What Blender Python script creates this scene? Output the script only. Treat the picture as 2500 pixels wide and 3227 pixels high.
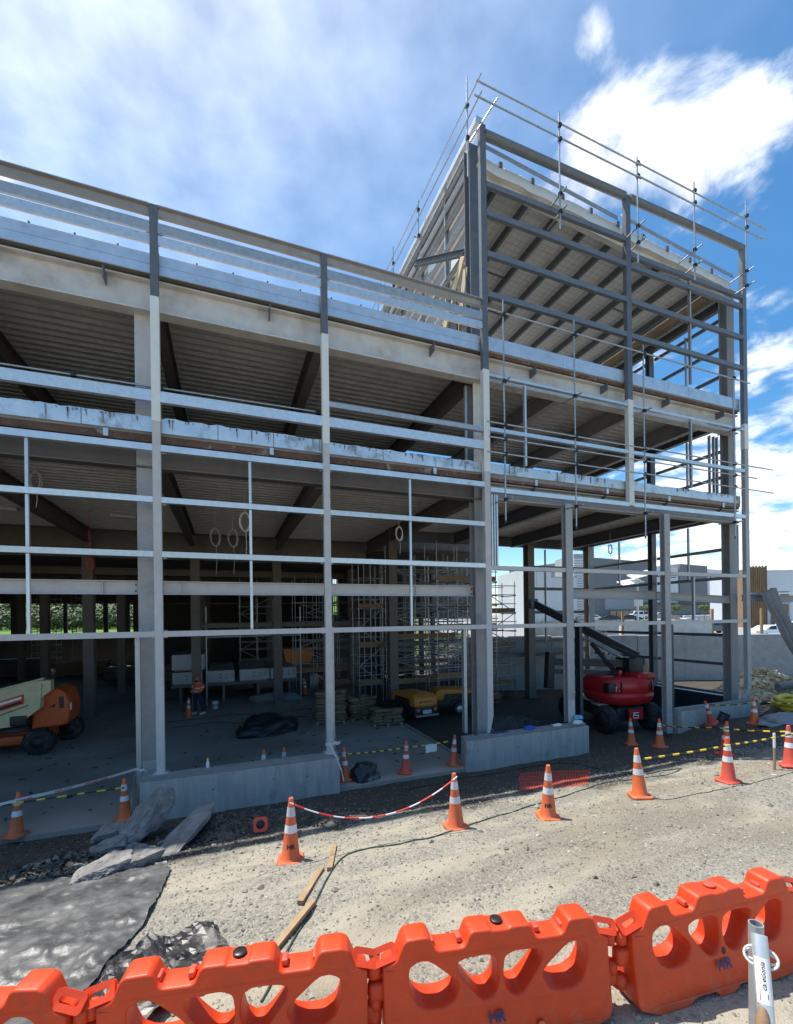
import bpy, bmesh, math, random
import numpy as np
from mathutils import Vector, Matrix, noise as mnoise
R = math.radians
rnd = random.Random(7)
for o in list(bpy.data.objects): bpy.data.objects.remove(o)
sc = bpy.context.scene
COL = sc.collection

# ------------------------------------------------------------------ camera
YAW, ROLL, FPX = R(21.05), R(0.77), 1393.0
CAM = Vector((-7.44, -11.61, 4.4))
cam_d = bpy.data.cameras.new('camera')
cam_d.sensor_fit = 'HORIZONTAL'; cam_d.sensor_width = 36.0
cam_d.lens = 36.0 * FPX / 2500.0
cam_d.shift_y = (1947.0 - 1613.5) / 2500.0
cam_d.clip_start = 0.05; cam_d.clip_end = 3000
cam = bpy.data.objects.new('camera', cam_d); COL.objects.link(cam)
cam.matrix_world = Matrix.Translation(CAM) @ Matrix.Rotation(-YAW, 4, 'Z') @ Matrix.Rotation(R(90), 4, 'X') @ Matrix.Rotation(-ROLL, 4, 'Z')
sc.camera = cam

# ------------------------------------------------------------------ sky, sun, exposure
SUNV = Vector((-0.28, 0.29, 1.0)).normalized()
SUN_EL = math.asin(SUNV.z); SUN_ROT = math.atan2(SUNV.x, SUNV.y)
world = bpy.data.worlds.new('World'); sc.world = world; world.use_nodes = True
nt = world.node_tree; nt.nodes.clear()
def N(tree, kind, **kw):
    n = tree.nodes.new(kind)
    for k, v in kw.items():
        if k.startswith('i_'):
            key = k[2:]; key = int(key) if key.isdigit() else key
            n.inputs[key].default_value = v
        else: setattr(n, k, v)
    return n
def math_n(tree, op, a, b=None, c=None, clamp=False):
    n = tree.nodes.new('ShaderNodeMath'); n.operation = op; n.use_clamp = clamp
    for i, v in enumerate((a, b, c)):
        if v is None: continue
        if isinstance(v, (int, float)): n.inputs[i].default_value = v
        else: tree.links.new(v, n.inputs[i])
    return n.outputs[0]
def build_sky():
    L = nt.links.new
    sky = N(nt, 'ShaderNodeTexSky', sky_type='NISHITA', sun_disc=False, sun_elevation=SUN_EL, sun_rotation=SUN_ROT,
            air_density=1.0, dust_density=0.15, ozone_density=2.6, altitude=30)
    tc = N(nt, 'ShaderNodeTexCoord')
    sep = N(nt, 'ShaderNodeSeparateXYZ'); L(tc.outputs['Generated'], sep.inputs[0])
    # project the view direction on a cloud layer far overhead
    zc = math_n(nt, 'MAXIMUM', sep.outputs[2], 0.0)
    zz = math_n(nt, 'ADD', zc, 0.16)
    px = math_n(nt, 'DIVIDE', sep.outputs[0], zz); py = math_n(nt, 'DIVIDE', sep.outputs[1], zz)
    comb = N(nt, 'ShaderNodeCombineXYZ'); L(px, comb.inputs[0]); L(py, comb.inputs[1])
    n1 = N(nt, 'ShaderNodeTexNoise', i_Scale=CLOUD_SCALE, i_Detail=9.0, i_Roughness=0.58, i_Distortion=0.35)
    mp = N(nt, 'ShaderNodeMapping'); mp.inputs['Location'].default_value = CLOUD_OFF
    L(comb.outputs[0], mp.inputs[0]); L(mp.outputs[0], n1.inputs['Vector'])
    n2 = N(nt, 'ShaderNodeTexNoise', i_Scale=CLOUD_SCALE * 0.36, i_Detail=3.0); L(mp.outputs[0], n2.inputs['Vector'])
    dens = math_n(nt, 'ADD', math_n(nt, 'MULTIPLY', n1.outputs[0], 1.15), math_n(nt, 'MULTIPLY', n2.outputs[0], 0.55))
    # cumulus banks: soft groups of cloud round a few directions of the sky
    bank = None
    for (dx, dy, dz, sharp, amt) in CLOUD_BANKS:
        v = Vector((dx, dy, dz)).normalized()
        dot = N(nt, 'ShaderNodeVectorMath', operation='DOT_PRODUCT'); L(tc.outputs['Generated'], dot.inputs[0]); dot.inputs[1].default_value = v
        e = math_n(nt, 'MULTIPLY', math_n(nt, 'EXPONENT', math_n(nt, 'MULTIPLY', math_n(nt, 'SUBTRACT', dot.outputs['Value'], 1.0), sharp)), amt)
        bank = e if bank is None else math_n(nt, 'ADD', bank, e)
    low = math_n(nt, 'MULTIPLY', math_n(nt, 'POWER', math_n(nt, 'SUBTRACT', 1.0, zc), 6.0), 0.17)
    dens = math_n(nt, 'ADD', math_n(nt, 'ADD', dens, bank), low)
    ramp = N(nt, 'ShaderNodeMapRange', interpolation_type='SMOOTHSTEP'); ramp.inputs['From Min'].default_value = 1.03; ramp.inputs['From Max'].default_value = 1.33
    L(dens, ramp.inputs['Value'])
    # cloud brightness: grey bases and white tops from a second noise, brighter towards the sun
    n3 = N(nt, 'ShaderNodeTexNoise', i_Scale=CLOUD_SCALE * 1.7, i_Detail=5.0); L(mp.outputs[0], n3.inputs['Vector'])
    shade = N(nt, 'ShaderNodeMapRange'); shade.inputs['From Min'].default_value = 0.3; shade.inputs['From Max'].default_value = 0.7
    shade.inputs['To Min'].default_value = 5.2; shade.inputs['To Max'].default_value = 9.2
    L(n3.outputs[0], shade.inputs['Value'])
    cc = N(nt, 'ShaderNodeCombineXYZ'); 
    L(math_n(nt, 'MULTIPLY', shade.outputs[0], 0.955), cc.inputs[0]); L(math_n(nt, 'MULTIPLY', shade.outputs[0], 0.985), cc.inputs[1]); L(math_n(nt, 'MULTIPLY', shade.outputs[0], 1.03), cc.inputs[2])
    # pale veil towards the sun: lens glare painted into the sky colour
    sd = N(nt, 'ShaderNodeVectorMath', operation='DOT_PRODUCT'); L(tc.outputs['Generated'], sd.inputs[0]); sd.inputs[1].default_value = SUNV
    n4 = N(nt, 'ShaderNodeTexNoise', i_Scale=0.8, i_Detail=4.0, i_Distortion=0.4); L(mp.outputs[0], n4.inputs['Vector'])
    veil = math_n(nt, 'MULTIPLY', math_n(nt, 'EXPONENT', math_n(nt, 'MULTIPLY', math_n(nt, 'SUBTRACT', sd.outputs['Value'], 1.0), 6.5)), math_n(nt, 'ADD', math_n(nt, 'MULTIPLY', n4.outputs[0], 0.12), 0.58))
    fac = math_n(nt, 'ADD', math_n(nt, 'MULTIPLY', ramp.outputs[0], 0.95), math_n(nt, 'MULTIPLY', veil, VEIL), clamp=True)
    mix = N(nt, 'ShaderNodeMix', data_type='RGBA'); L(fac, mix.inputs[0])
    hs = N(nt, 'ShaderNodeHueSaturation', i_Saturation=1.3, i_Hue=0.494); L(sky.outputs[0], hs.inputs['Color']); L(hs.outputs[0], mix.inputs[6]); L(cc.outputs[0], mix.inputs[7])
    bg = N(nt, 'ShaderNodeBackground'); bg.inputs['Strength'].default_value = SKY_STRENGTH
    L(mix.outputs[2], bg.inputs['Color'])
    out = N(nt, 'ShaderNodeOutputWorld'); L(bg.outputs[0], out.inputs[0])
SKY_STRENGTH = 0.13
CLOUD_SCALE, CLOUD_OFF, VEIL = 5.5, (7.7, 2.4, 0.0), 1.45
CLOUD_BANKS = [(0.53, 0.49, 0.69, 330, 0.27), (0.60, 0.44, 0.668, 300, 0.30), (0.655, 0.385, 0.65, 200, 0.32), (0.83, 0.44, 0.34, 60, 0.22), (0.87, 0.46, 0.15, 60, 0.22), (0.80, 0.58, 0.12, 60, 0.2), (-0.275, 0.74, 0.612, 700, 0.26), (0.456, 0.44, 0.776, 1500, 0.36)]
build_sky()
sun_d = bpy.data.lights.new('sun', 'SUN'); sun_d.energy = 4.3; sun_d.angle = R(0.53); sun_d.color = (1.0, 0.955, 0.88)
sun = bpy.data.objects.new('sun', sun_d); COL.objects.link(sun)
sun.rotation_euler = SUNV.to_track_quat('Z', 'Y').to_euler()
vs = sc.view_settings
vs.view_transform = 'Standard'; vs.look = 'None'; vs.gamma = 1; vs.use_curve_mapping = False; vs.exposure = 0.6
sc.render.engine = 'CYCLES'
cy = sc.cycles
cy.use_denoising = True; cy.max_bounces = 7; cy.diffuse_bounces = 4; cy.glossy_bounces = 3; cy.transmission_bounces = 4; cy.transparent_max_bounces = 10
cy.caustics_reflective = False; cy.caustics_refractive = False; cy.sample_clamp_indirect = 6.0

# ------------------------------------------------------------------ materials
MATS = {}
def mat(name, col, rough=0.6, metal=0.0, var=0.18, scale=6.0, bump=0.0, bscale=40.0, detail=5.0, col2=None, spec=None, coat=0.0, trans=0.0, dirt=None, emit=None, stretch=None):
    """principled material: colour broken up by two noises, optional bump and dirt patches"""
    m = bpy.data.materials.new(name); m.use_nodes = True; t = m.node_tree; L = t.links.new
    b = t.nodes['Principled BSDF']
    b.inputs['Roughness'].default_value = rough; b.inputs['Metallic'].default_value = metal
    if spec is not None: b.inputs['Specular IOR Level'].default_value = spec
    if coat: b.inputs['Coat Weight'].default_value = coat; b.inputs['Coat Roughness'].default_value = 0.08
    if trans: b.inputs['Transmission Weight'].default_value = trans
    tc = N(t, 'ShaderNodeTexCoord'); vec = tc.outputs['Object']
    if stretch:
        mp = N(t, 'ShaderNodeMapping'); mp.inputs['Scale'].default_value = stretch; L(vec, mp.inputs[0]); vec = mp.outputs[0]
    n1 = N(t, 'ShaderNodeTexNoise', i_Scale=scale, i_Detail=detail, i_Roughness=0.65); L(vec, n1.inputs['Vector'])
    c2 = col2 if col2 else tuple(c * (1 - var) for c in col)
    c1 = tuple(min(1, c * (1 + var * 0.7)) for c in col) if not col2 else col
    mr = N(t, 'ShaderNodeMapRange'); mr.inputs['From Min'].default_value = 0.32; mr.inputs['From Max'].default_value = 0.68; L(n1.outputs[0], mr.inputs['Value'])
    mx = N(t, 'ShaderNodeMix', data_type='RGBA'); L(mr.outputs[0], mx.inputs[0])
    mx.inputs[6].default_value = (*c2, 1); mx.inputs[7].default_value = (*c1, 1)
    out = mx.outputs[2]
    if dirt:
        dc, dscale, lo, hi = dirt
        n2 = N(t, 'ShaderNodeTexNoise', i_Scale=dscale, i_Detail=6.0, i_Roughness=0.7); L(tc.outputs['Object'], n2.inputs['Vector'])
        m2 = N(t, 'ShaderNodeMapRange'); m2.inputs['From Min'].default_value = lo; m2.inputs['From Max'].default_value = hi; L(n2.outputs[0], m2.inputs['Value'])
        mx2 = N(t, 'ShaderNodeMix', data_type='RGBA'); L(m2.outputs[0], mx2.inputs[0]); L(out, mx2.inputs[6]); mx2.inputs[7].default_value = (*dc, 1)
        out = mx2.outputs[2]
    L(out, b.inputs['Base Color'])
    n5 = N(t, 'ShaderNodeMapRange'); n5.inputs['To Min'].default_value = max(0.02, rough - 0.1); n5.inputs['To Max'].default_value = min(1, rough + 0.1)
    L(n1.outputs[0], n5.inputs['Value']); L(n5.outputs[0], b.inputs['Roughness'])
    if bump:
        nb = N(t, 'ShaderNodeTexNoise', i_Scale=bscale, i_Detail=6.0, i_Roughness=0.6); L(vec, nb.inputs['Vector'])
        bp = N(t, 'ShaderNodeBump', i_Strength=min(1, bump), i_Distance=0.02); L(nb.outputs[0], bp.inputs['Height']); L(bp.outputs[0], b.inputs['Normal'])
    if emit: b.inputs['Emission Color'].default_value = (*emit[0], 1); b.inputs['Emission Strength'].default_value = emit[1]
    MATS[name] = m
    return m
mat('galv', (0.66, 0.69, 0.71), 0.40, 0.55, 0.12, 9, 0.1, 30)
mat('galv_dull', (0.44, 0.455, 0.465), 0.46, 0.5, 0.15, 7, 0.15, 30)
mat('galv_edge', (0.68, 0.71, 0.74), 0.36, 0.6, 0.10, 3, 0.1, 8, dirt=((0.42, 0.38, 0.34), 2.3, 0.60, 0.75))
mat('galv_splash', (0.68, 0.71, 0.74), 0.36, 0.6, 0.12, 3, 0.1, 8, dirt=((0.33, 0.29, 0.26), 1.6, 0.52, 0.68))
mat('primer', (0.37, 0.355, 0.345), 0.55, 0.0, 0.10, 5, 0.1, 60, dirt=((0.24, 0.235, 0.23), 1.3, 0.55, 0.8))
mat('primer_light', (0.53, 0.505, 0.485), 0.55, 0.0, 0.08, 5, 0.08, 60, dirt=((0.36, 0.345, 0.33), 1.1, 0.55, 0.8))
mat('primer_dark', (0.125, 0.135, 0.15), 0.5, 0.0, 0.15, 6, 0.1, 60)
mat('primer_tower', (0.165, 0.18, 0.205), 0.48, 0.1, 0.14, 6, 0.1, 60)
mat('primer_black', (0.035, 0.042, 0.055), 0.45, 0.0, 0.2, 6, 0.1, 60)
mat('cream_steel', (0.72, 0.69, 0.61), 0.5, 0.0, 0.08, 3, 0.1, 50, dirt=((0.50, 0.44, 0.36), 1.8, 0.55, 0.8))
mat('beam_pale', (0.60, 0.578, 0.55), 0.6, 0.0, 0.10, 2.5, 0.15, 50, dirt=((0.36, 0.29, 0.23), 0.9, 0.50, 0.78))
mat('sleeve', (0.74, 0.735, 0.68), 0.6, 0.0, 0.05, 4, 0.05, 60)
mat('rust_strip', (0.15, 0.075, 0.05), 0.8, 0.0, 0.35, 5, 0.2, 60, dirt=((0.34, 0.30, 0.27), 3.0, 0.58, 0.7))
mat('deck_zinc', (0.63, 0.615, 0.59), 0.45, 0.15, 0.14, 3, 0.1, 30)
mat('beam_brown', (0.15, 0.13, 0.115), 0.6, 0.0, 0.15, 3, 0.1, 50)
mat('concrete', (0.40, 0.395, 0.385), 0.82, 0.0, 0.14, 3.2, 0.25, 45, dirt=((0.29, 0.28, 0.27), 1.1, 0.52, 0.75))
mat('concrete_wall', (0.47, 0.435, 0.395), 0.82, 0.0, 0.20, 2.2, 0.3, 45, dirt=((0.30, 0.27, 0.24), 2.4, 0.56, 0.72), stretch=(2.5, 2.5, 0.45))
mat('concrete_dark', (0.27, 0.26, 0.245), 0.85, 0.0, 0.16, 3.2, 0.25, 45, dirt=((0.19, 0.18, 0.165), 1.1, 0.5, 0.75))
mat('concrete_slab', (0.40, 0.36, 0.31), 0.85, 0.0, 0.22, 1.6, 0.3, 30, detail=9, dirt=((0.24, 0.205, 0.165), 0.4, 0.44, 0.66))
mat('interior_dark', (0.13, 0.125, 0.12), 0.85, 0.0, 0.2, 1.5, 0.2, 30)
mat('soffit_foil', (0.76, 0.74, 0.71), 0.55, 0.0, 0.07, 2.0, 0.25, 14)
mat('paper_wrap', (0.36, 0.33, 0.32), 0.8, 0.0, 0.12, 2.5, 0.4, 9, dirt=((0.22, 0.2, 0.2), 1.2, 0.55, 0.7))
mat('white_sheet', (0.74, 0.73, 0.71), 0.6, 0.0, 0.08, 4, 0.25, 9)
mat('timber', (0.36, 0.245, 0.135), 0.75, 0.0, 0.25, 5, 0.2, 40, stretch=(1, 1, 6))
mat('timber_pale', (0.62, 0.47, 0.27), 0.75, 0.0, 0.2, 5, 0.2, 40)
mat('ply', (0.30, 0.18, 0.10), 0.75, 0.0, 0.25, 4, 0.2, 40)
mat('tube_steel', (0.44, 0.45, 0.46), 0.42, 0.7, 0.2, 12, 0.15, 50, dirt=((0.24, 0.2, 0.17), 4.0, 0.62, 0.72))
mat('cone_orange', (0.86, 0.145, 0.025), 0.5, 0.0, 0.12, 5, 0.05, 30, dirt=((0.42, 0.14, 0.07), 9.0, 0.52, 0.72))
mat('cone_red', (0.72, 0.085, 0.045), 0.5, 0.0, 0.12, 5, 0.05, 30, dirt=((0.42, 0.10, 0.07), 7.0, 0.55, 0.8))
mat('cone_base', (0.80, 0.17, 0.05), 0.6, 0.0, 0.15, 8, 0.1, 40, dirt=((0.45, 0.22, 0.14), 9.0, 0.55, 0.75))
mat('reflective', (0.80, 0.80, 0.80), 0.4, 0.0, 0.06, 20, 0.1, 120, dirt=((0.52, 0.5, 0.48), 12.0, 0.6, 0.75))
mat('barrier_plastic', (0.69, 0.055, 0.009), 0.46, 0.0, 0.12, 4, 0.10, 120, detail=8, dirt=((0.50, 0.065, 0.025), 7.0, 0.54, 0.78))
mat('barrier_tab', (0.69, 0.055, 0.009), 0.46, 0.0, 0.12, 4, 0.10, 120, dirt=((0.50, 0.065, 0.025), 9.0, 0.54, 0.78))
mat('black_plastic', (0.022, 0.022, 0.024), 0.35, 0.0, 0.3, 6, 0.1, 30)
mat('rubber', (0.028, 0.028, 0.028), 0.8, 0.0, 0.3, 8, 0.3, 40, dirt=((0.12, 0.115, 0.105), 5.0, 0.5, 0.72))
mat('red_paint', (0.50, 0.018, 0.022), 0.38, 0.0, 0.10, 4, 0.05, 40, dirt=((0.30, 0.05, 0.04), 4.0, 0.56, 0.8))
mat('orange_paint', (0.62, 0.10, 0.02), 0.42, 0.0, 0.12, 4, 0.05, 40, dirt=((0.30, 0.10, 0.05), 4.0, 0.55, 0.75))
mat('cream_paint', (0.66, 0.58, 0.36), 0.45, 0.0, 0.08, 4, 0.05, 40, dirt=((0.40, 0.33, 0.2), 3.0, 0.55, 0.8))
mat('yellow_paint', (0.60, 0.20, 0.015), 0.45, 0.0, 0.12, 4, 0.05, 40, dirt=((0.25, 0.16, 0.06), 4.0, 0.55, 0.75))
mat('dark_metal', (0.035, 0.036, 0.04), 0.45, 0.3, 0.2, 8, 0.1, 50)
mat('white_paint', (0.78, 0.78, 0.77), 0.5, 0.0, 0.05, 6, 0.03, 60)
mat('tape_yellow', (0.78, 0.52, 0.03), 0.45, 0.0, 0.08, 10)
mat('tape_black', (0.02, 0.02, 0.02), 0.5, 0.0, 0.2, 10)
mat('tape_red', (0.72, 0.05, 0.03), 0.5, 0.0, 0.1, 10)
mat('tape_white', (0.80, 0.79, 0.78), 0.5, 0.0, 0.06, 10)
mat('ink_red', (0.45, 0.03, 0.05), 0.6, 0.0, 0.1, 10)
mat('ink_black', (0.02, 0.02, 0.025), 0.6, 0.0, 0.1, 10)
mat('ink_navy', (0.03, 0.035, 0.12), 0.6, 0.0, 0.25, 20)
mat('ink_white', (0.85, 0.85, 0.85), 0.5, 0.0, 0.03, 10)
mat('sack', (0.20, 0.145, 0.085), 0.85, 0.0, 0.22, 6, 0.4, 25)
mat('geotextile', (0.24, 0.245, 0.25), 0.9, 0.0, 0.14, 10, 0.4, 90)
mat('dark_tarp', (0.020, 0.021, 0.023), 0.45, 0.0, 0.3, 5, 0.3, 18)
mat('yellow_pipe', (0.70, 0.50, 0.04), 0.5, 0.0, 0.08, 6)
mat('clay', (0.74, 0.585, 0.39), 0.9, 0.0, 0.2, 5, 0.3, 30)
mat('rock', (0.235, 0.222, 0.205), 0.9, 0.0, 0.28, 5, 0.7, 16, dirt=((0.34, 0.33, 0.31), 3.5, 0.52, 0.7))
mat('glass_dark', (0.025, 0.03, 0.035), 0.08, 0.0, 0.2, 2, spec=0.8)
mat('cable_green', (0.04, 0.075, 0.06), 0.5, 0.0, 0.2, 10)
mat('blue_cloth', (0.03, 0.10, 0.52), 0.8, 0.0, 0.2, 9, 0.3, 40)
mat('sky_cloth', (0.12, 0.48, 0.70), 0.7, 0.0, 0.2, 9, 0.3, 40)
mat('wall_pale', (0.62, 0.65, 0.68), 0.7, 0.0, 0.05, 0.4, 0.05, 8)
mat('wall_white', (0.55, 0.56, 0.56), 0.7, 0.0, 0.05, 0.4, 0.05, 8)
mat('wall_grey', (0.17, 0.18, 0.195), 0.75, 0.0, 0.07, 0.4, 0.05, 8)
mat('wall_mid', (0.34, 0.35, 0.36), 0.75, 0.0, 0.07, 0.4, 0.05, 8)
mat('screen_timber', (0.24, 0.16, 0.085), 0.8, 0.0, 0.3, 1.5, 0.2, 40, stretch=(3, 3, .4))
mat('poly_clear', (0.62, 0.62, 0.60), 0.3, 0.0, 0.15, 3, 0.6, 5)
mat('asphalt', (0.14, 0.14, 0.14), 0.9, 0.0, 0.15, 1.5, 0.3, 60)

def weather_barrier():
    """dried mud splashed over the foot of the barriers and pale scuffs along them"""
    t = MATS['barrier_plastic'].node_tree; L = t.links.new; b = t.nodes['Principled BSDF']; src = b.inputs['Base Color'].links[0].from_socket
    tc = N(t, 'ShaderNodeTexCoord'); sep = N(t, 'ShaderNodeSeparateXYZ'); L(tc.outputs['Object'], sep.inputs[0])
    n = N(t, 'ShaderNodeTexNoise', i_Scale=11.0, i_Detail=8.0, i_Roughness=0.75); L(tc.outputs['Object'], n.inputs['Vector'])
    hgt = math_n(t, 'SUBTRACT', math_n(t, 'MULTIPLY', n.outputs[0], 0.62), math_n(t, 'MULTIPLY', sep.outputs[2], 0.55))
    mr = N(t, 'ShaderNodeMapRange'); mr.inputs['From Min'].default_value = 0.22; mr.inputs['From Max'].default_value = 0.36; mr.inputs['To Max'].default_value = 0.42; L(hgt, mr.inputs['Value'])
    mx = N(t, 'ShaderNodeMix', data_type='RGBA'); L(mr.outputs[0], mx.inputs[0]); L(src, mx.inputs[6]); mx.inputs[7].default_value = (0.36, 0.20, 0.12, 1)
    mp = N(t, 'ShaderNodeMapping'); mp.inputs['Scale'].default_value = (3, 3, 34); mp.inputs['Rotation'].default_value = (0.1, 0.25, 0); L(tc.outputs['Object'], mp.inputs[0])
    n2 = N(t, 'ShaderNodeTexNoise', i_Scale=3.0, i_Detail=3.0); L(mp.outputs[0], n2.inputs['Vector'])
    m2 = N(t, 'ShaderNodeMapRange'); m2.inputs['From Min'].default_value = 0.68; m2.inputs['From Max'].default_value = 0.74; m2.inputs['To Max'].default_value = 0.28; L(n2.outputs[0], m2.inputs['Value'])
    mx2 = N(t, 'ShaderNodeMix', data_type='RGBA'); L(m2.outputs[0], mx2.inputs[0]); L(mx.outputs[2], mx2.inputs[6]); mx2.inputs[7].default_value = (0.80, 0.30, 0.18, 1); L(mx2.outputs[2], b.inputs['Base Color'])
weather_barrier()
def age_by_object(name, lo, hi):
    """each copy faded or soiled a little differently"""
    t = MATS[name].node_tree; L = t.links.new; b = t.nodes['Principled BSDF']; src = b.inputs['Base Color'].links[0].from_socket
    oi = N(t, 'ShaderNodeObjectInfo'); mr = N(t, 'ShaderNodeMapRange'); mr.inputs['To Min'].default_value = lo; mr.inputs['To Max'].default_value = hi; L(oi.outputs['Random'], mr.inputs['Value'])
    sa = N(t, 'ShaderNodeMapRange'); sa.inputs['To Min'].default_value = 0.95; sa.inputs['To Max'].default_value = 1.0; L(oi.outputs['Random'], sa.inputs['Value'])
    hs = N(t, 'ShaderNodeHueSaturation'); L(src, hs.inputs['Color']); L(mr.outputs[0], hs.inputs['Value']); L(sa.outputs[0], hs.inputs['Saturation']); L(hs.outputs[0], b.inputs['Base Color'])
for nm, lo, hi in (('cone_orange', .8, 1.02), ('cone_red', .75, 1.05), ('cone_base', .7, 1.0), ('reflective', .7, 1.05), ('primer', .86, 1.1), ('galv', .86, 1.08), ('sack', .7, 1.2), ('beam_brown', .8, 1.2)): age_by_object(nm, lo, hi)

# ------------------------------------------------------------------ mesh builder
class MB:
    def __init__(s): s.v = []; s.f = []; s.smooth = []
    def add(s, vs, fs, smooth=False):
        n = len(s.v); s.v.extend([tuple(p) for p in vs]); s.f.extend([tuple(n + i for i in f) for f in fs]); s.smooth.extend([smooth] * len(fs)); return s
    def box(s, x0, x1, y0, y1, z0, z1, M=None):
        vs = [Vector((x, y, z)) for z in (z0, z1) for y in (y0, y1) for x in (x0, x1)]
        if M is not None: vs = [M @ p for p in vs]
        return s.add(vs, [(0, 2, 3, 1), (4, 5, 7, 6), (0, 1, 5, 4), (2, 6, 7, 3), (0, 4, 6, 2), (1, 3, 7, 5)])
    def bar(s, p, q, w, h, up=(0, 0, 1)):
        """box from p to q, w across, h along up"""
        p = Vector(p); q = Vector(q); d = (q - p).normalized(); up = Vector(up)
        r = d.cross(up)
        if r.length < 1e-4: r = d.cross(Vector((0, 1, 0)))
        r.normalize(); u = r.cross(d).normalized()
        vs = []
        for e in (p, q):
            for a, b in ((-1, -1), (1, -1), (1, 1), (-1, 1)): vs.append(e + r * (a * w / 2) + u * (b * h / 2))
        return s.add(vs, [(3, 2, 1, 0), (4, 5, 6, 7), (0, 1, 5, 4), (1, 2, 6, 5), (2, 3, 7, 6), (3, 0, 4, 7)])
    def section(s, prof, p, q, up=(0, 0, 1), caps=True, closed=True, smooth=False):
        """extrude a 2-D profile (a across, b along up) from p to q"""
        p = Vector(p); q = Vector(q); d = (q - p).normalized(); up = Vector(up)
        r = d.cross(up)
        if r.length < 1e-4: r = Vector((1, 0, 0))
        r.normalize(); u = r.cross(d).normalized(); n = len(prof)
        vs = [e + r * a + u * b for e in (p, q) for a, b in prof]
        fs = [(i, (i + 1) % n, n + (i + 1) % n, n + i) for i in range(n if closed else n - 1)]
        s.add(vs, fs, smooth)
        if caps and closed: s.add(vs, [tuple(range(n))[::-1], tuple(range(n, 2 * n))])
        return s
    def ibeam(s, p, q, h, b, tf=0.03, tw=0.02, up=(0, 0, 1)):
        pr = [(-b/2, -h/2), (b/2, -h/2), (b/2, -h/2+tf), (tw/2, -h/2+tf), (tw/2, h/2-tf), (b/2, h/2-tf), (b/2, h/2), (-b/2, h/2), (-b/2, h/2-tf), (-tw/2, h/2-tf), (-tw/2, -h/2+tf), (-b/2, -h/2+tf)]
        p = Vector(p); q = Vector(q); d = (q - p).normalized(); upv = Vector(up)
        r = d.cross(upv)
        if r.length < 1e-4: r = Vector((1, 0, 0))
        r.normalize(); u = r.cross(d).normalized(); n = 12
        vs = [e + r * a + u * c for e in (p, q) for a, c in pr]
        s.add(vs, [(i, (i + 1) % n, n + (i + 1) % n, n + i) for i in range(n)])
        for k, rev in ((0, True), (n, False)):
            for quad in ((0, 1, 2, 11), (3, 4, 9, 10), (5, 6, 7, 8)):
                f = tuple(k + i for i in quad); s.add(vs, [f[::-1] if rev else f])
        return s
    def chan(s, p, q, h, b, t=0.012, up=(0, 0, 1), flip=1):
        pr = [(0, -h/2), (flip*b, -h/2), (flip*b, -h/2+t), (flip*t, -h/2+t), (flip*t, h/2-t), (flip*b, h/2-t), (flip*b, h/2), (0, h/2)]
        return s.section(pr, p, q, up, caps=False)
    def tube(s, p, q, r, n=8, r2=None, caps=True):
        p = Vector(p); q = Vector(q); d = (q - p)
        if d.length < 1e-6: return s
        d.normalize(); a = d.orthogonal().normalized(); b = d.cross(a); r2 = r if r2 is None else r2
        vs = [p + (a * math.cos(t) + b * math.sin(t)) * r for t in [2 * math.pi * i / n for i in range(n)]] + [q + (a * math.cos(t) + b * math.sin(t)) * r2 for t in [2 * math.pi * i / n for i in range(n)]]
        s.add(vs, [(i, (i + 1) % n, n + (i + 1) % n, n + i) for i in range(n)], True)
        if caps: s.add(vs, [tuple(range(n))[::-1], tuple(range(n, 2 * n))])
        return s
    def path(s, pts, r, n=7, closed=False):
        pts = [Vector(p) for p in pts]; m = len(pts); vs = []; prev = None
        rr = r if isinstance(r, (list, tuple)) else [r] * m
        for i, p in enumerate(pts):
            d = (pts[(i + 1) % m] - pts[i - 1]) if closed else (pts[min(i + 1, m - 1)] - pts[max(i - 1, 0)])
            d.normalize()
            a = d.orthogonal().normalized() if prev is None else (prev - d * prev.dot(d)).normalized()
            prev = a; b = d.cross(a)
            vs += [p + (a * math.cos(2 * math.pi * k / n) + b * math.sin(2 * math.pi * k / n)) * rr[i] for k in range(n)]
        fs = []
        for i in range(m if closed else m - 1):
            j = (i + 1) % m
            fs += [(i * n + k, i * n + (k + 1) % n, j * n + (k + 1) % n, j * n + k) for k in range(n)]
        s.add(vs, fs, True)
        if not closed: s.add(vs, [tuple(range(n))[::-1], tuple(range((m - 1) * n, m * n))])
        return s
    def lathe(s, prof, n=20, c=(0, 0, 0), axis='Z', cap=True, smooth=True):
        vs = []
        for r, z in prof:
            for k in range(n):
                t = 2 * math.pi * k / n; x, y = r * math.cos(t), r * math.sin(t)
                p = (x, y, z) if axis == 'Z' else ((x, z, y) if axis == 'Y' else (z, x, y))
                vs.append((p[0] + c[0], p[1] + c[1], p[2] + c[2]))
        fs = [(i * n + k, i * n + (k + 1) % n, (i + 1) * n + (k + 1) % n, (i + 1) * n + k) for i in range(len(prof) - 1) for k in range(n)]
        s.add(vs, fs, smooth)
        if cap: s.add(vs, [tuple(range(n))[::-1], tuple(range((len(prof) - 1) * n, len(prof) * n))])
        return s
    def prism(s, poly, y0, y1, M=None):
        """polygon in x,z extruded along y"""
        n = len(poly); vs = [Vector((x, y, z)) for y in (y0, y1) for x, z in poly]
        if M is not None: vs = [M @ p for p in vs]
        return s.add(vs, [(i, (i + 1) % n, n + (i + 1) % n, n + i) for i in range(n)] + [tuple(range(n))[::-1], tuple(range(n, 2 * n))])
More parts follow.
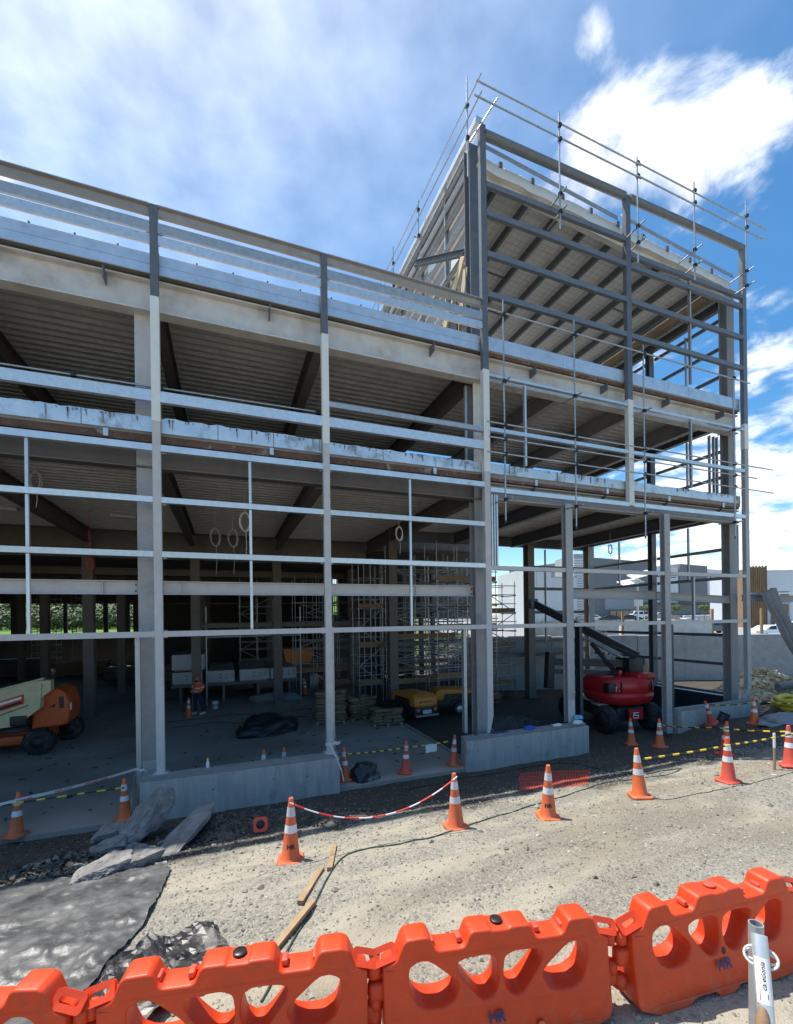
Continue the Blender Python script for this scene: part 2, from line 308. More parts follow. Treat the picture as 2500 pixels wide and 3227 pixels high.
    def rbox(s, x0, x1, y0, y1, z0, z1, r=0.05, M=None, seg=3):
        """box with rounded edges"""
        bm = bmesh.new(); bmesh.ops.create_cube(bm, size=1)
        for v in bm.verts: v.co = Vector(((x0 + x1) / 2 + v.co.x * (x1 - x0), (y0 + y1) / 2 + v.co.y * (y1 - y0), (z0 + z1) / 2 + v.co.z * (z1 - z0)))
        bmesh.ops.bevel(bm, geom=list(bm.edges), offset=r, segments=seg, profile=0.5, affect='EDGES')
        return s.bm(bm, M)
    def bm(s, bm, M=None, smooth=True):
        bm.verts.index_update(); vs = [(M @ v.co) if M is not None else v.co.copy() for v in bm.verts]
        s.add(vs, [tuple(v.index for v in f.verts) for f in bm.faces], smooth); bm.free(); return s
    def ball(s, c, rx, ry, rz, sub=2, jit=0.0, M=None, seed=0):
        bm = bmesh.new(); bmesh.ops.create_icosphere(bm, subdivisions=sub, radius=1)
        for v in bm.verts:
            k = 1 + jit * mnoise.noise(v.co * 1.7 + Vector((seed * 3.1, seed * 1.7, seed)))
            v.co = Vector((c[0] + v.co.x * rx * k, c[1] + v.co.y * ry * k, c[2] + v.co.z * rz * k))
        return s.bm(bm, M)
    def mesh(s, name):
        me = bpy.data.meshes.new(name); me.from_pydata(s.v, [], s.f); me.polygons.foreach_set('use_smooth', s.smooth); me.update(); return me
def fix_normals(me):
    b = bmesh.new(); b.from_mesh(me); bmesh.ops.recalc_face_normals(b, faces=b.faces); b.to_mesh(me); b.free()
def _mesh(mb, name, m):
    me = mb.mesh(name); fix_normals(me)
    me.materials.append(MATS[m] if isinstance(m, str) else m); return me
def part(name, mb, m, parent, label=None, kind=None):
    """mesh part of a thing; vertices are in the thing's own frame"""
    o = bpy.data.objects.new(name, _mesh(mb, name, m)); COL.objects.link(o); o.parent = parent
    if label: o['label'] = label
    if kind: o['kind'] = kind
    return o
def wpart(name, mb, m, parent, label=None, kind=None):
    """the same with vertices in world coordinates (parent chain unrotated)"""
    o = part(name, mb, m, parent, label, kind)
    root = parent
    while root.parent: root = root.parent
    if parent is root: o.matrix_parent_inverse = Matrix.Translation(-Vector(root.location))
    return o
def tag(o, label, cat, group=None, kind=None):
    o['label'] = label; o['category'] = cat
    if group: o['group'] = group
    if kind: o['kind'] = kind
    return o
def thing(name, label, cat, loc=(0, 0, 0), rz=0.0, group=None, rot=None):
    o = bpy.data.objects.new(name, None); COL.objects.link(o); o.location = loc
    o.rotation_euler = rot if rot else (0, 0, rz); o.empty_display_size = 0.3
    return tag(o, label, cat, group)
def single(name, mb, m, label, cat, group=None, loc=(0, 0, 0), rz=0.0):
    o = bpy.data.objects.new(name, _mesh(mb, name, m)); COL.objects.link(o); o.location = loc; o.rotation_euler = (0, 0, rz)
    return tag(o, label, cat, group)
def struct(name, mb, m, parent=None):
    o = bpy.data.objects.new(name, _mesh(mb, name, m)); COL.objects.link(o)
    if parent: o.parent = parent
    else: o['kind'] = 'structure'
    return o
def copy_tree(o, parent=None):
    c = o.copy(); COL.objects.link(c); c.parent = parent
    for ch in list(o.children): copy_tree(ch, c)
    return c
def text_mb(txt, size, depth=0.0, align='CENTER', bold=0.0, shear=0.0):
    """lettering as mesh in x,z plane facing -y, centred"""
    cu = bpy.data.curves.new('lettering', 'FONT'); cu.body = txt; cu.size = size; cu.align_x = align; cu.align_y = 'CENTER'; cu.offset = bold; cu.shear = shear; cu.extrude = depth; cu.resolution_u = 2
    ob = bpy.data.objects.new('lettering', cu); COL.objects.link(ob)
    dg = bpy.context.evaluated_depsgraph_get(); me = bpy.data.meshes.new_from_object(ob.evaluated_get(dg))
    mb = MB(); mb.add([(v.co.x, -v.co.z, v.co.y) for v in me.vertices], [tuple(p.vertices) for p in me.polygons])
    bpy.data.objects.remove(ob); bpy.data.curves.remove(cu); bpy.data.meshes.remove(me)
    return mb
def xform(mb, M):
    mb.v = [tuple(M @ Vector(p)) for p in mb.v]; return mb
def smooth01(x, a, b):
    t = min(1.0, max(0.0, (x - a) / (b - a))); return t * t * (3 - 2 * t)
CY, SY = math.cos(YAW), math.sin(YAW)
# ------------------------------------------------------------------ ground
def depth_lat(x, y):
    dx, dy = x - CAM.x, y - CAM.y
    return dx * SY + dy * CY, dx * CY - dy * SY
def ground_z(x, y, fine=True):
    D, r = depth_lat(x, y)
    # gravel ramp in front of the building, rising to the road where the barriers stand
    t = -y
    z = -0.10 + 0.2 * t if t < 5.2 else 0.94 + 0.16 * (1 - math.exp(-(t - 5.2) * 1.1))
    if t < 0: z = -0.10
    z -= 0.13 * math.exp(-((t - 0.9) / 0.7) ** 2) * (1 - smooth01(x, 3.0, 4.5))          # trench along the low walls
    z += 0.38 * smooth01(x, 6.6, 9.5) * (1 - smooth01(t, 2.0, 6.0)) * smooth01(t, -0.2, 0.35)
    z += 0.45 * smooth01(x, 12.4, 14.0) * (1 - smooth01(t, -0.2, 3.0))                    # yard right of the building
    if fine:
        z += 0.035 * mnoise.noise(Vector((x * 0.6, y * 0.6, 3))) + 0.022 * mnoise.noise(Vector((x * 1.9, y * 1.9, 7))) + 0.014 * mnoise.noise(Vector((x * 5.1, y * 5.1, 1)))
    if t > 5.5:
        for yc in (6.75, 8.35): z -= 0.045 * math.exp(-((t - yc - 0.05 * (x + 5) * .6 - 0.15 * math.sin(x * .4)) / 0.2) ** 2)
    if y > 0.0 and x < -0.6: z = -0.35                                                    # under the concrete slab
    # raised car park behind the retaining wall, and fields beyond
    if D > 27.4 and r > 2:
        k = (smooth01(r, 2, 6) if D < 60 else 1) * smooth01(D, 27.9, 30)
        z = z * (1 - k) + k * (1.7 + 0.036 * max(0, min(D, 150) - 60))
    if D > 44:
        back = 2.2 * smooth01(D, 48, 62) + 0.012 * max(0, D - 62)
        k = 1 - smooth01(r, -2, 6)
        z = z * (1 - k) + k * max(-0.35, back if y > 41 else -0.35)
    if D > 105: z += 30 * smooth01(D, 105, 260) * (1 - smooth01(r, -60, -10))
    return z
def axis(lo, hi, a, b, fine, mid, hold, upto):
    xs = list(np.arange(a, b + 1e-6, fine)); s = fine; x = b
    while x < hi: s = min(s * 1.18, hold if x < upto else mid); x += s; xs.append(x)
    s = fine; x = a
    while x > lo: s = min(s * 1.18, mid); x -= s; xs.insert(0, x)
    return xs
xs = axis(-420, 420, -12.6, 9.0, 0.13, 30, 0.55, 32); ys = axis(-60, 700, -11.0, 0.4, 0.11, 30, 0.55, 17)
g = MB(); nx = len(xs)
g.v = [(x, y, ground_z(x, y)) for y in ys for x in xs]
g.f = [(j * nx + i, j * nx + i + 1, (j + 1) * nx + i + 1, (j + 1) * nx + i) for j in range(len(ys) - 1) for i in range(nx - 1)]
g.smooth = [True] * len(g.f)
def ground_material():
    m = bpy.data.materials.new('gravel_ground'); m.use_nodes = True; t = m.node_tree; L = t.links.new; b = t.nodes['Principled BSDF']
    b.inputs['Roughness'].default_value = 0.92; b.inputs['Specular IOR Level'].default_value = 0.25
    tc = N(t, 'ShaderNodeTexCoord'); P = tc.outputs['Object']; sep = N(t, 'ShaderNodeSeparateXYZ'); L(P, sep.inputs[0])
    vo = N(t, 'ShaderNodeTexVoronoi', i_Scale=38.0, i_Randomness=1.0); L(P, vo.inputs['Vector'])
    vo2 = N(t, 'ShaderNodeTexVoronoi', i_Scale=85.0, i_Randomness=1.0); L(P, vo2.inputs['Vector'])
    nz = N(t, 'ShaderNodeTexNoise', i_Scale=0.9, i_Detail=8.0, i_Roughness=0.7); mpz = N(t, 'ShaderNodeMapping'); mpz.inputs['Scale'].default_value = (0.45, 1.25, 1); mpz.inputs['Rotation'].default_value = (0, 0, 0.12); L(P, mpz.inputs[0]); L(mpz.outputs[0], nz.inputs['Vector'])
    nf = N(t, 'ShaderNodeTexNoise', i_Scale=90.0, i_Detail=4.0); L(P, nf.inputs['Vector'])
    def mixc(f, a, c, name=None):
        mx = N(t, 'ShaderNodeMix', data_type='RGBA')
        if isinstance(f, float): mx.inputs[0].default_value = f
        else: L(f, mx.inputs[0])
        for k, v in ((6, a), (7, c)):
            if isinstance(v, tuple): mx.inputs[k].default_value = (*v, 1)
            else: L(v, mx.inputs[k])
        return mx.outputs[2]
    def rng(v, a, c, lo=0.0, hi=1.0):
        r = N(t, 'ShaderNodeMapRange', interpolation_type='SMOOTHSTEP'); r.inputs['From Min'].default_value = a; r.inputs['From Max'].default_value = c
        r.inputs['To Min'].default_value = lo; r.inputs['To Max'].default_value = hi; L(v, r.inputs['Value']); return r.outputs[0]
    sepc = N(t, 'ShaderNodeSeparateColor'); L(vo.outputs['Color'], sepc.inputs[0])
    stone = mixc(sepc.outputs[0], (0.19, 0.18, 0.155), (0.34, 0.318, 0.27))
    stone = mixc(rng(sepc.outputs[1], 0.80, 0.92), stone, (0.14, 0.132, 0.118))
    dust = mixc(nf.outputs[0], (0.32, 0.288, 0.218), (0.42, 0.378, 0.292))
    col = mixc(rng(nz.outputs[0], 0.44, 0.60, 0.12, 0.85), stone, dust)
    n7 = N(t, 'ShaderNodeTexNoise', i_Scale=0.42, i_Detail=6.0, i_Roughness=0.6); L(mpz.outputs[0], n7.inputs['Vector'])
    col = mixc(rng(n7.outputs[0], 0.50, 0.66, 0.0, 0.6), col, (0.20, 0.168, 0.122))
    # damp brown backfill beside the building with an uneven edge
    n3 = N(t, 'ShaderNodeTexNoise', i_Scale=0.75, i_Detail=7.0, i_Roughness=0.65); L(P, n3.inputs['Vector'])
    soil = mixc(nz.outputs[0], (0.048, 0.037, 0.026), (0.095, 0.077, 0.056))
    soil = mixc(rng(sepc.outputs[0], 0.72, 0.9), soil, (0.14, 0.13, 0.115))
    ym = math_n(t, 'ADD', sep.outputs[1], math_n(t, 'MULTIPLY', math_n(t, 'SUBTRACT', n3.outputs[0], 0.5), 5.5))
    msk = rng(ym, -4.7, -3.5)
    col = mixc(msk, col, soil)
    # grass beyond the site at the back
    dpt = N(t, 'ShaderNodeVectorMath', operation='DOT_PRODUCT'); L(P, dpt.inputs[0]); dpt.inputs[1].default_value = (SY, CY, 0)
    grass = mixc(nz.outputs[0], (0.075, 0.15, 0.025), (0.15, 0.24, 0.05))
    lat = N(t, 'ShaderNodeVectorMath', operation='DOT_PRODUCT'); L(P, lat.inputs[0]); lat.inputs[1].default_value = (CY, -SY, 0)
    gm = math_n(t, 'MULTIPLY', rng(dpt.outputs['Value'], 38, 42), rng(lat.outputs['Value'], 6, -2))
    asph = mixc(nz.outputs[0], (0.24, 0.235, 0.225), (0.34, 0.335, 0.32))
    am = math_n(t, 'MULTIPLY', rng(dpt.outputs['Value'], 14.5, 15.5), rng(lat.outputs['Value'], 3, 6))
    col = mixc(am, col, asph); col = mixc(gm, col, grass)
    L(col, b.inputs['Base Color'])
    hgt = math_n(t, 'ADD', math_n(t, 'MULTIPLY', math_n(t, 'SUBTRACT', 1.0, vo.outputs['Distance']), 0.6), math_n(t, 'MULTIPLY', math_n(t, 'SUBTRACT', 1.0, vo2.outputs['Distance']), 0.3))
    hgt = math_n(t, 'MULTIPLY', hgt, rng(nz.outputs[0], 0.68, 0.40, 0.35, 1.0))
    bp = N(t, 'ShaderNodeBump', i_Strength=0.75, i_Distance=0.03); L(hgt, bp.inputs['Height']); L(bp.outputs[0], b.inputs['Normal'])
    MATS['gravel_ground'] = m
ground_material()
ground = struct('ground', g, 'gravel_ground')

# ------------------------------------------------------------------ the building
XL, YB = -22.2, 40.0
B = thing('steel_framed_building', 'unfinished steel framed building with open floors and a taller corner bay on the right', 'building')
Zt = 14.0
def P_(name, m, mb, parent=None, label=None, kind=None): return part(name, mb, m, parent or B, label, kind)
# ground slab
slab = MB().box(XL, -0.72, -0.33, YB, -0.25, 0.0); P_('floor_slab', 'concrete_slab', slab)
P_('slab_kerb', 'concrete_dark', MB().box(-0.70, -0.55, -0.05, 12.0, -0.2, 0.02))
# --- front posts (rectangular hollow section, repainted in bands)
def post(x, ztop, zmid, zlow, zbot, w=0.17, dark='primer_dark', low='primer_light', sleeve_w=None, y0=-0.12, y1=0.03):
    if low: p = P_('post', low, MB().box(x - w/2, x + w/2, y0, y1, zbot, zlow))
    else: p = P_('post', 'sleeve', MB().box(x - w/2 - .002, x + w/2 + .002, y0 - .002, y1 + .002, zlow - 0.02, zlow))
    P_('upper_section', dark, MB().box(x - w/2, x + w/2, y0, y1, zmid, ztop), p)
    sw = w + 0.012
    P_('painted_section', 'sleeve', MB().box(x - sw/2, x + sw/2, y0 - 0.006, y1 + 0.006, zlow, zmid), p)
    return p
for x in (-22.1, -17.7, -13.3, -8.9, -4.93):
    p = post(x, Zt + 0.03, 11.9, 9.02, 0.88)
    P_('base_plate', 'primer_light', MB().box(x - 0.16, x + 0.16, -0.2, 0.06, 0.865, 0.885), p)
p = post(0.0, 19.35, 11.9, 8.8, 1.35, w=0.2)
P_('base_bracket', 'primer_light', MB().prism([(-0.1, 1.35), (0.1, 1.35), (-0.02, 0.86), (-0.1, 0.86)], -0.11, -0.02), p)
post(5.9, 19.15, 11.95, 8.25, 8.25, w=0.22, low=None)
p = post(12.16, 19.22, 12.0, 11.0, 1.35, w=0.22, low='primer', dark='primer_tower')
P_('base_bracket', 'primer', MB().prism([(12.05, 1.35), (12.27, 1.35), (12.0, 0.96), (11.75, 0.96), (11.75, 1.0)], -0.11, -0.01), p)
POSTS = [-22.1, -17.7, -13.3, -8.9, -4.93, 0.0]
# --- main columns: I sections behind the posts
def column(x, y, zb, zt, w=0.44, d=0.34, m='primer', front_y=True):
    up = (0, 1, 0) if front_y else (1, 0, 0)
    c = P_('column', m, MB().ibeam((x, y, zb), (x, y, zt), d if front_y else w, w if front_y else d, 0.035, 0.025, up=up))
    P_('base_plate', m, MB().box(x - w*.62, x + w*.62, y - d*.62, y + d*.62, zb, zb + 0.03), c)
    return c
for x in (-22.0, -17.6, -13.2): column(x, 0.62, 0.001, 12.5)
c = column(-9.18, 0.62, 0.001, 12.5); P_('lower_coat', 'primer_light', MB().box(-9.405, -8.955, 0.44, 0.449, 0.2, 1.05), c)
P_('upper_coat', 'primer_light', MB().box(-9.405, -8.955, 0.44, 0.449, 9.2, 12.5), c)
c = column(0.1, 0.62, 0.001, 12.5); P_('upper_coat', 'cream_steel', MB().box(-0.125, 0.325, 0.44, 0.449, 9.2, 12.45), c)
column(12.2, 0.62, 0.3, 17.6)
P_('downpipe', 'galv_dull', MB().tube((-0.22, 0.72, 8.9), (-0.22, 0.72, 11.75), 0.07, 10))
for (x, y, zt) in ((-8.85, 12.3, 8.0), (-4.95, 12.3, 8.0), (-13.3, 12.3, 8.0), (-17.7, 12.3, 8.0), (0.0, 8.3, 12.4), (8.0, 8.3, 12.4), (12.2, 8.3, 17.2), (-0.3, 14.5, 8), (-13.5, 20, 7.5), (-9, 22, 7.5), (-4.5, 22, 7.5), (0, 22, 7.5), (-18, 22, 7.5), (-22, 30, 7.5), (-17.8, 31, 7.5), (-13, 31, 7.5), (-9, 31, 7.5)):
    column(x, y, -0.05, zt, 0.42, 0.42, 'beam_brown' if y > 1 and x < 11 else 'primer')
c = column(12.2, 4.2, -0.4, 17.2, 0.3, 0.24, 'primer_dark')
# --- facade rails and girts, one member per bay
def girt(x0, x1, z0, z1, m='galv', y=-0.06, d=0.12, name='girt'):
    """cold formed channel, web up front with turned lips"""
    mb = MB(); t = 0.006; h = z1 - z0
    mb.section([(0, 0), (0, h), (d, h), (d, h - 0.03), (d - t, h - 0.03), (d - t, h - t), (t, h - t), (t, t), (d - t, t), (d - t, 0.03), (d, 0.03), (d, 0)][::-1], (x1, y - d / 2 + 0.0, z0), (x0, y - d / 2, z0), caps=False)
    return P_(name, m, mb)
bays = [(POSTS[i], POSTS[i + 1]) for i in range(len(POSTS) - 1)]
for a, b in bays:
    a0, b0 = a + 0.088, b - (0.088 if b < -1 else 0.103)
    r = P_('top_rail', 'primer', MB().chan((a0, -0.06, Zt - 0.13), (b0, -0.06, Zt - 0.13), 0.24, 0.1, 0.012)); P_('rail_cap', 'galv', MB().box(a0, b0, -0.165, -0.05, Zt - 0.008, Zt + 0.004), r)
    girt(a0, b0, 13.39, 13.62, 'galv_dull', -0.09, 0.06, 'parapet_rail'); girt(a0, b0, 13.12, 13.33, 'galv', -0.08, 0.07, 'parapet_rail')
    girt(a0, b0, 9.47, 9.72, 'galv'); girt(a0, b0, 8.33, 8.48, 'galv_edge')
    girt(a0, b0, 7.14, 7.27, 'galv'); girt(a0, b0, 5.88, 6.01, 'galv'); girt(a0, b0, 4.03, 4.16, 'primer_light')
    xm = {-8.9: -6.79, -4.93: -2.47, -13.3: -11.3}.get(a, (a + b) / 2)
    for z0, z1 in ((7.28, 8.32), (6.02, 7.13), (4.17, 5.87)):
        P_('mullion', 'galv', MB().chan((xm - 0.03, -0.03, z0), (xm - 0.03, -0.03, z1), 0.07, 0.06, 0.006, up=(0, 1, 0)))
girt(-4.84, -0.1, 10.0, 10.14, 'galv_dull')
for px in POSTS[1:]:
    for z in (13.5, 9.6, 8.4, 7.2, 5.94, 4.09):
        for s_ in (-1, 1): P_('girt_cleat', 'galv_dull', MB().box(px + s_ * .13 - .04, px + s_ * .13 + .04, .006, .014, z - .09, z + .09))
# L1 and L2 slab edge flashings, rusty packer strip, perimeter beams
def ragged(x0, x1, z0, z1, y, name, m):
    """folded flashing whose top edge is uneven where concrete slopped over it"""
    mb = MB(); n = max(6, int((x1 - x0) / 0.09)); vs = []; fs = []
    for i in range(n + 1):
        x = x0 + (x1 - x0) * i / n
        zz = z1 + 0.035 * mnoise.noise(Vector((x * 3.1, 2, z1))) + 0.02 * mnoise.noise(Vector((x * 11.1, 5, z1)))
        yy = y + 0.008 * mnoise.noise(Vector((x * 2.0, 1, z1)))
        vs += [(x, yy, z0), (x, yy, zz), (x, yy + 0.05, zz + 0.01), (x, yy + 0.05, z0)]
    for i in range(n):
        k = i * 4; fs += [(k + j, k + 4 + j, k + 4 + (j + 1) % 4, k + (j + 1) % 4) for j in range(4)]
    fs += [(0, 1, 2, 3), (n * 4 + 3, n * 4 + 2, n * 4 + 1, n * 4)]
    return P_(name, m, mb.add(vs, fs))
def drips(x0, x1, z, y, n, seed):
    """hardened runs of cement slurry down a flashing"""
    rr = random.Random(seed); mb = MB()
    for i in range(n):
        x = rr.uniform(x0, x1); L_ = rr.uniform(0.04, 0.3) * (0.4 if rr.random() < 0.6 else 1); w = rr.uniform(0.006, 0.02)
        mb.prism([(x - w, z), (x + w, z), (x + w * 0.7 + 0.01, z - L_ * .6), (x + 0.008, z - L_), (x - w * .3, z - L_ * .7)], y - 0.012, y - 0.001)
    return mb
segs = [(XL, -17.8), (-17.8, -13.4), (-13.4, -8.9), (-8.9, -4.93), (-4.93, 0.0)]
for k, (a, b) in enumerate(segs):
    n = 3
    for i in range(n):
        x0 = a + (b - a) * i / n + 0.008; x1 = a + (b - a) * (i + 1) / n - 0.008
        f = ragged(x0, x1, 8.82, 9.12 + 0.05 * (x0 < -6), 0.06 + 0.002 * (i % 2), 'edge_flashing', 'galv_splash')
        P_('cement_runs', 'concrete_dark', drips(x0 + .05, x1 - .05, 9.1 + 0.05 * (x0 < -6), 0.055, 9, k * 7 + i), f, kind='stuff')
    P_('edge_flashing', 'galv_edge', MB().box(a + .005, b - .005, 0.05, 0.09, 12.75, 12.99)); P_('edge_flashing', 'galv_edge', MB().box(a + .005, b - .005, 0.056, 0.09, 12.54, 12.747))
    P_('packer_strip', 'rust_strip', MB().box(a, b, 0.13, 0.2, 8.6, 8.819))
for i in range(4):
    x0 = 0.103 + i * 3.0; x1 = min(12.04, x0 + 2.99)
    f = ragged(x0, x1, 8.83, 9.13, 0.06 + 0.002 * (i % 2), 'edge_flashing', 'galv_splash')
    P_('cement_runs', 'concrete_dark', drips(x0 + .05, x1 - .05, 9.12, 0.055, 8, 50 + i), f, kind='stuff')
    P_('edge_flashing', 'galv_edge', MB().box(x0, x1, 0.05, 0.09, 12.62, 13.04))
    P_('packer_strip', 'rust_strip', MB().box(x0, x1, 0.12, 0.2, 8.62, 8.828)); P_('packer_strip', 'rust_strip', MB().box(x0, x1, 0.12, 0.2, 12.5, 12.618))
def perim(x0, x1, zb, zt, y, b, m): return P_('perimeter_beam', m, MB().ibeam((x0, y, (zb + zt) / 2), (x1, y, (zb + zt) / 2), zt - zb, b, 0.04, 0.022))
PC = [-22.0, -17.6, -13.2, -9.18, 0.1, 12.2]
for a, b in zip(PC[:-1], PC[1:]):
    l2 = perim(a, b, 11.74, 12.49, 0.36, 0.32, 'beam_pale')
    l1 = perim(a, b, 8.08, 8.6, 0.55 if b < 1 else 0.36, 0.3, 'beam_brown' if b < 1 else 'primer')
    n = 2 if b < 11 else 4
    for i in range(n):
        x = a + (b - a) * (i + 0.62) / n
        P_('cleat', 'primer_dark', MB().prism([(x - 0.012, 12.45), (x + 0.012, 12.45), (x + 0.012, 12.2), (x - 0.012, 12.2)], 0.02, 0.35), l2)
        P_('cleat', 'galv', MB().box(x - 0.05, x + 0.05, 0.08, 0.118, 8.62, 8.8), l1); P_('cleat', 'primer_dark', MB().add([(x - .01, .1, 8.6), (x - .01, .36, 8.6), (x - .01, .36, 8.35), (x + .01, .1, 8.6), (x + .01, .36, 8.6), (x + .01, .36, 8.35)], [(0, 1, 2), (5, 4, 3), (0, 3, 4, 1), (1, 4, 5, 2), (2, 5, 3, 0)]), l1)
    if b < 1: # mid height strut between the main columns
        s_ = P_('strut_beam', 'primer_light', MB().ibeam((a + .23, 0.62, 5.21), (b - .23, 0.62, 5.21), 0.33, 0.2, 0.02, 0.014))
        for bxx in (a + .29, b - .29):
            for bz in (5.13, 5.28): P_('bolt', 'dark_metal', MB().tube((bxx, .60, bz), (bxx, .585, bz), .02, 6), s_)
        for fx in (0.08, 0.76): P_('stiffener', 'primer_light', MB().box(a + (b - a) * fx, a + (b - a) * fx + .014, 0.53, 0.6, 5.07, 5.35), s_)
P_('strut_beam', 'primer', MB().ibeam((3.4, 0.5, 5.15), (7.75, 0.5, 5.12), 0.32, 0.2, 0.02, 0.014))
P_('strut_beam', 'primer', MB().ibeam((7.85, 0.5, 5.1), (12.02, 0.5, 4.95), 0.3, 0.2, 0.02, 0.014))
# --- floors: ribbed steel deck with concrete topping
def deck(x0, x1, y0, y1, z, pitch=0.31, dep=0.075, name='floor_deck', m='deck_zinc'):
    pts = []; y = y0
    while y < y1:
        pts += [(y, z), (y + pitch * 0.36, z), (y + pitch * 0.40, z + dep), (y + pitch * 0.96, z + dep)]; y += pitch
    n = len(pts); vs = [(x, yy, zz) for x in (x0, x1) for yy, zz in pts]
    return P_(name, m, MB().add(vs, [(i, i + 1, n + i + 1, n + i) for i in range(n - 1)]))
d1 = deck(XL, -0.02, 0.75, 12.2, 8.64, dep=.12); d2 = deck(XL, -0.02, 0.6, 12.2, 12.47, dep=.11); d3 = deck(0.02, 12.1, 0.55, 8.2, 8.6, dep=.1); d4 = deck(0.02, 12.1, 0.55, 8.2, 12.47, dep=.11)
P_('topping', 'concrete_dark', MB().box(XL, -0.02, 0.112, 12.3, 8.765, 9.08), d1); P_('topping', 'concrete_dark', MB().box(XL, -0.02, 0.092, YB, 12.585, 12.95), d2)
P_('topping', 'concrete_dark', MB().box(0.02, 12.1, 0.112, 8.3, 8.705, 9.08), d3); P_('topping', 'concrete_dark', MB().box(0.02, 12.1, 0.092, 8.3, 12.585, 12.98), d4)
# secondary beams running back from the facade
for x in (-22.0, -17.6, -13.3, -8.95, -4.93, 0.0):
    P_('floor_beam', 'beam_brown', MB().ibeam((x, 0.75, 8.36), (x, 12.2, 8.36), 0.6, 0.28, 0.035, 0.02)); P_('floor_beam', 'beam_brown', MB().ibeam((x, 0.6, 12.15), (x, 12.2, 12.15), 0.66, 0.28, 0.035, 0.02))
for x in (3.35, 6.85, 10.3):
    P_('floor_beam', 'primer_dark', MB().ibeam((x, 0.6, 8.33), (x, 8.2, 8.33), 0.52, 0.24, 0.03, 0.02)); P_('floor_beam', 'primer', MB().ibeam((x, 0.6, 12.13), (x, 8.2, 12.13), 0.66, 0.26, 0.03, 0.02))
P_('floor_beam', 'primer_dark', MB().ibeam((12.2, 0.8, 8.56), (12.2, 8.2, 8.56), 0.46, 0.24, 0.03, 0.02)); P_('floor_beam', 'primer_dark', MB().ibeam((12.2, 0.8, 12.45), (12.2, 8.2, 12.45), 0.44, 0.24, 0.03, 0.02))
for z in (8.4, 12.2): P_('rear_beam', 'primer_dark', MB().ibeam((0.1, 8.4, z), (12.1, 8.4, z), 0.5, 0.24, 0.03, 0.02))
P_('girder', 'beam_brown', MB().ibeam((XL, 12.45, 8.2), (0, 12.45, 8.2), 0.95, 0.3, 0.04, 0.02)); P_('girder', 'beam_brown', MB().ibeam((XL, 12.45, 12.0), (0, 12.45, 12.0), 0.95, 0.3, 0.04, 0.02))
P_('strut_beam', 'beam_brown', MB().ibeam((-8.6, 12.3, 4.13), (-0.3, 12.3, 4.13), 0.25, 0.2, 0.02, 0.014))
# rear half of the ground floor: lower soffit, rear walls with openings, unseen left walls
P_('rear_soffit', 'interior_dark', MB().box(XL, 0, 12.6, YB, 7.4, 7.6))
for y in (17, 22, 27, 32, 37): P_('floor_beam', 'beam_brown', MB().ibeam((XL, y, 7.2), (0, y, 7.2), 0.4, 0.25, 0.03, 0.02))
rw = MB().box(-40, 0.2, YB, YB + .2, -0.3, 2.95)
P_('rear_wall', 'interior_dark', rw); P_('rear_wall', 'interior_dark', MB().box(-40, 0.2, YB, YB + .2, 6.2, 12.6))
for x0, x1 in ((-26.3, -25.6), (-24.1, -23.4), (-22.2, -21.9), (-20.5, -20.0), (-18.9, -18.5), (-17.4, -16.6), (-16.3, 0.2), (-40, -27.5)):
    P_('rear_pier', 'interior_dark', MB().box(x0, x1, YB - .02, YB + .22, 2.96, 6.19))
P_('unseen_left_wall', 'interior_dark', MB().box(-40, XL - .3, 11.8, 12.0, -0.3, 12.6)); P_('unseen_left_wall', 'interior_dark', MB().box(XL - .3, XL - .1, .9, 12.2, -0.3, 12.6)); P_('unseen_left_wall', 'interior_dark', MB().box(-40.2, -40, 12, YB, -0.3, 12.6))  # all out of view; the middle one is added to darken the interior
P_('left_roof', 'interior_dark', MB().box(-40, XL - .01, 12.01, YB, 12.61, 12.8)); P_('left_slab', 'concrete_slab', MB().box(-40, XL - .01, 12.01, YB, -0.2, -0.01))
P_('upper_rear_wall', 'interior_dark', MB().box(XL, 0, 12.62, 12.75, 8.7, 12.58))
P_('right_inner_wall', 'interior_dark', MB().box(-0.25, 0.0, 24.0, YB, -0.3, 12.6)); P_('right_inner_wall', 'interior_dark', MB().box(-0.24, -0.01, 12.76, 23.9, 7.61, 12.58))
# --- low concrete upstand walls under the facade (things of their own)
def upstand(x0, x1, zt, zb, label, ledge=True):
    w = thing('low_concrete_wall', label, 'wall', ((x0 + x1) / 2, -0.2, 0), 0, 'concrete upstand walls under the facade')
    mb = MB(); h = (x1 - x0) / 2
    part('wall_face', MB().box(-h, h, -0.22, -0.09, zb, zt - 0.07), 'concrete_wall', w)
    for k in range(int(2 * h / 1.1)):
        xx = -h + .5 + k * 1.1 + .17 * math.sin(k * 2.3 + x0)
        part('tie_hole', MB().lathe([(.004, -.002), (.017, -.002), (.017, .0), (.004, .0)], 10, (xx, -0.2212, zt - .38 - .05 * (k % 2)), 'Y'), 'dark_metal', w)
    for k in (1, 2): part('form_joint', MB().box(-h + 2 * h * k / 3 - .003, -h + 2 * h * k / 3 + .003, -0.2225, -0.2201, zb, zt - .075), 'concrete_dark', w)
    part('wall_core', MB().box(-h + .003, h - .003, -0.088, 0.14, zb, zt), 'concrete_dark', w)
    part('mortar_lip', MB().box(-h + .03, h - .03, -0.215, -0.092, zt - 0.068, zt - 0.06), 'concrete_dark', w)
    return w
upstand(-9.28, -4.76, 0.88, -0.5, 'low grey concrete wall beside the pile of broken concrete slabs')
upstand(-1.0, 3.52, 0.87, -0.5, 'low grey concrete wall with blue rags lying on its top')
upstand(7.8, 12.28, 0.95, -0.2, 'low grey concrete wall beside the yellow coiled pipe')
upstand(-17.5, -13.2, 0.88, -0.5, 'low grey concrete wall at the far left out of frame')
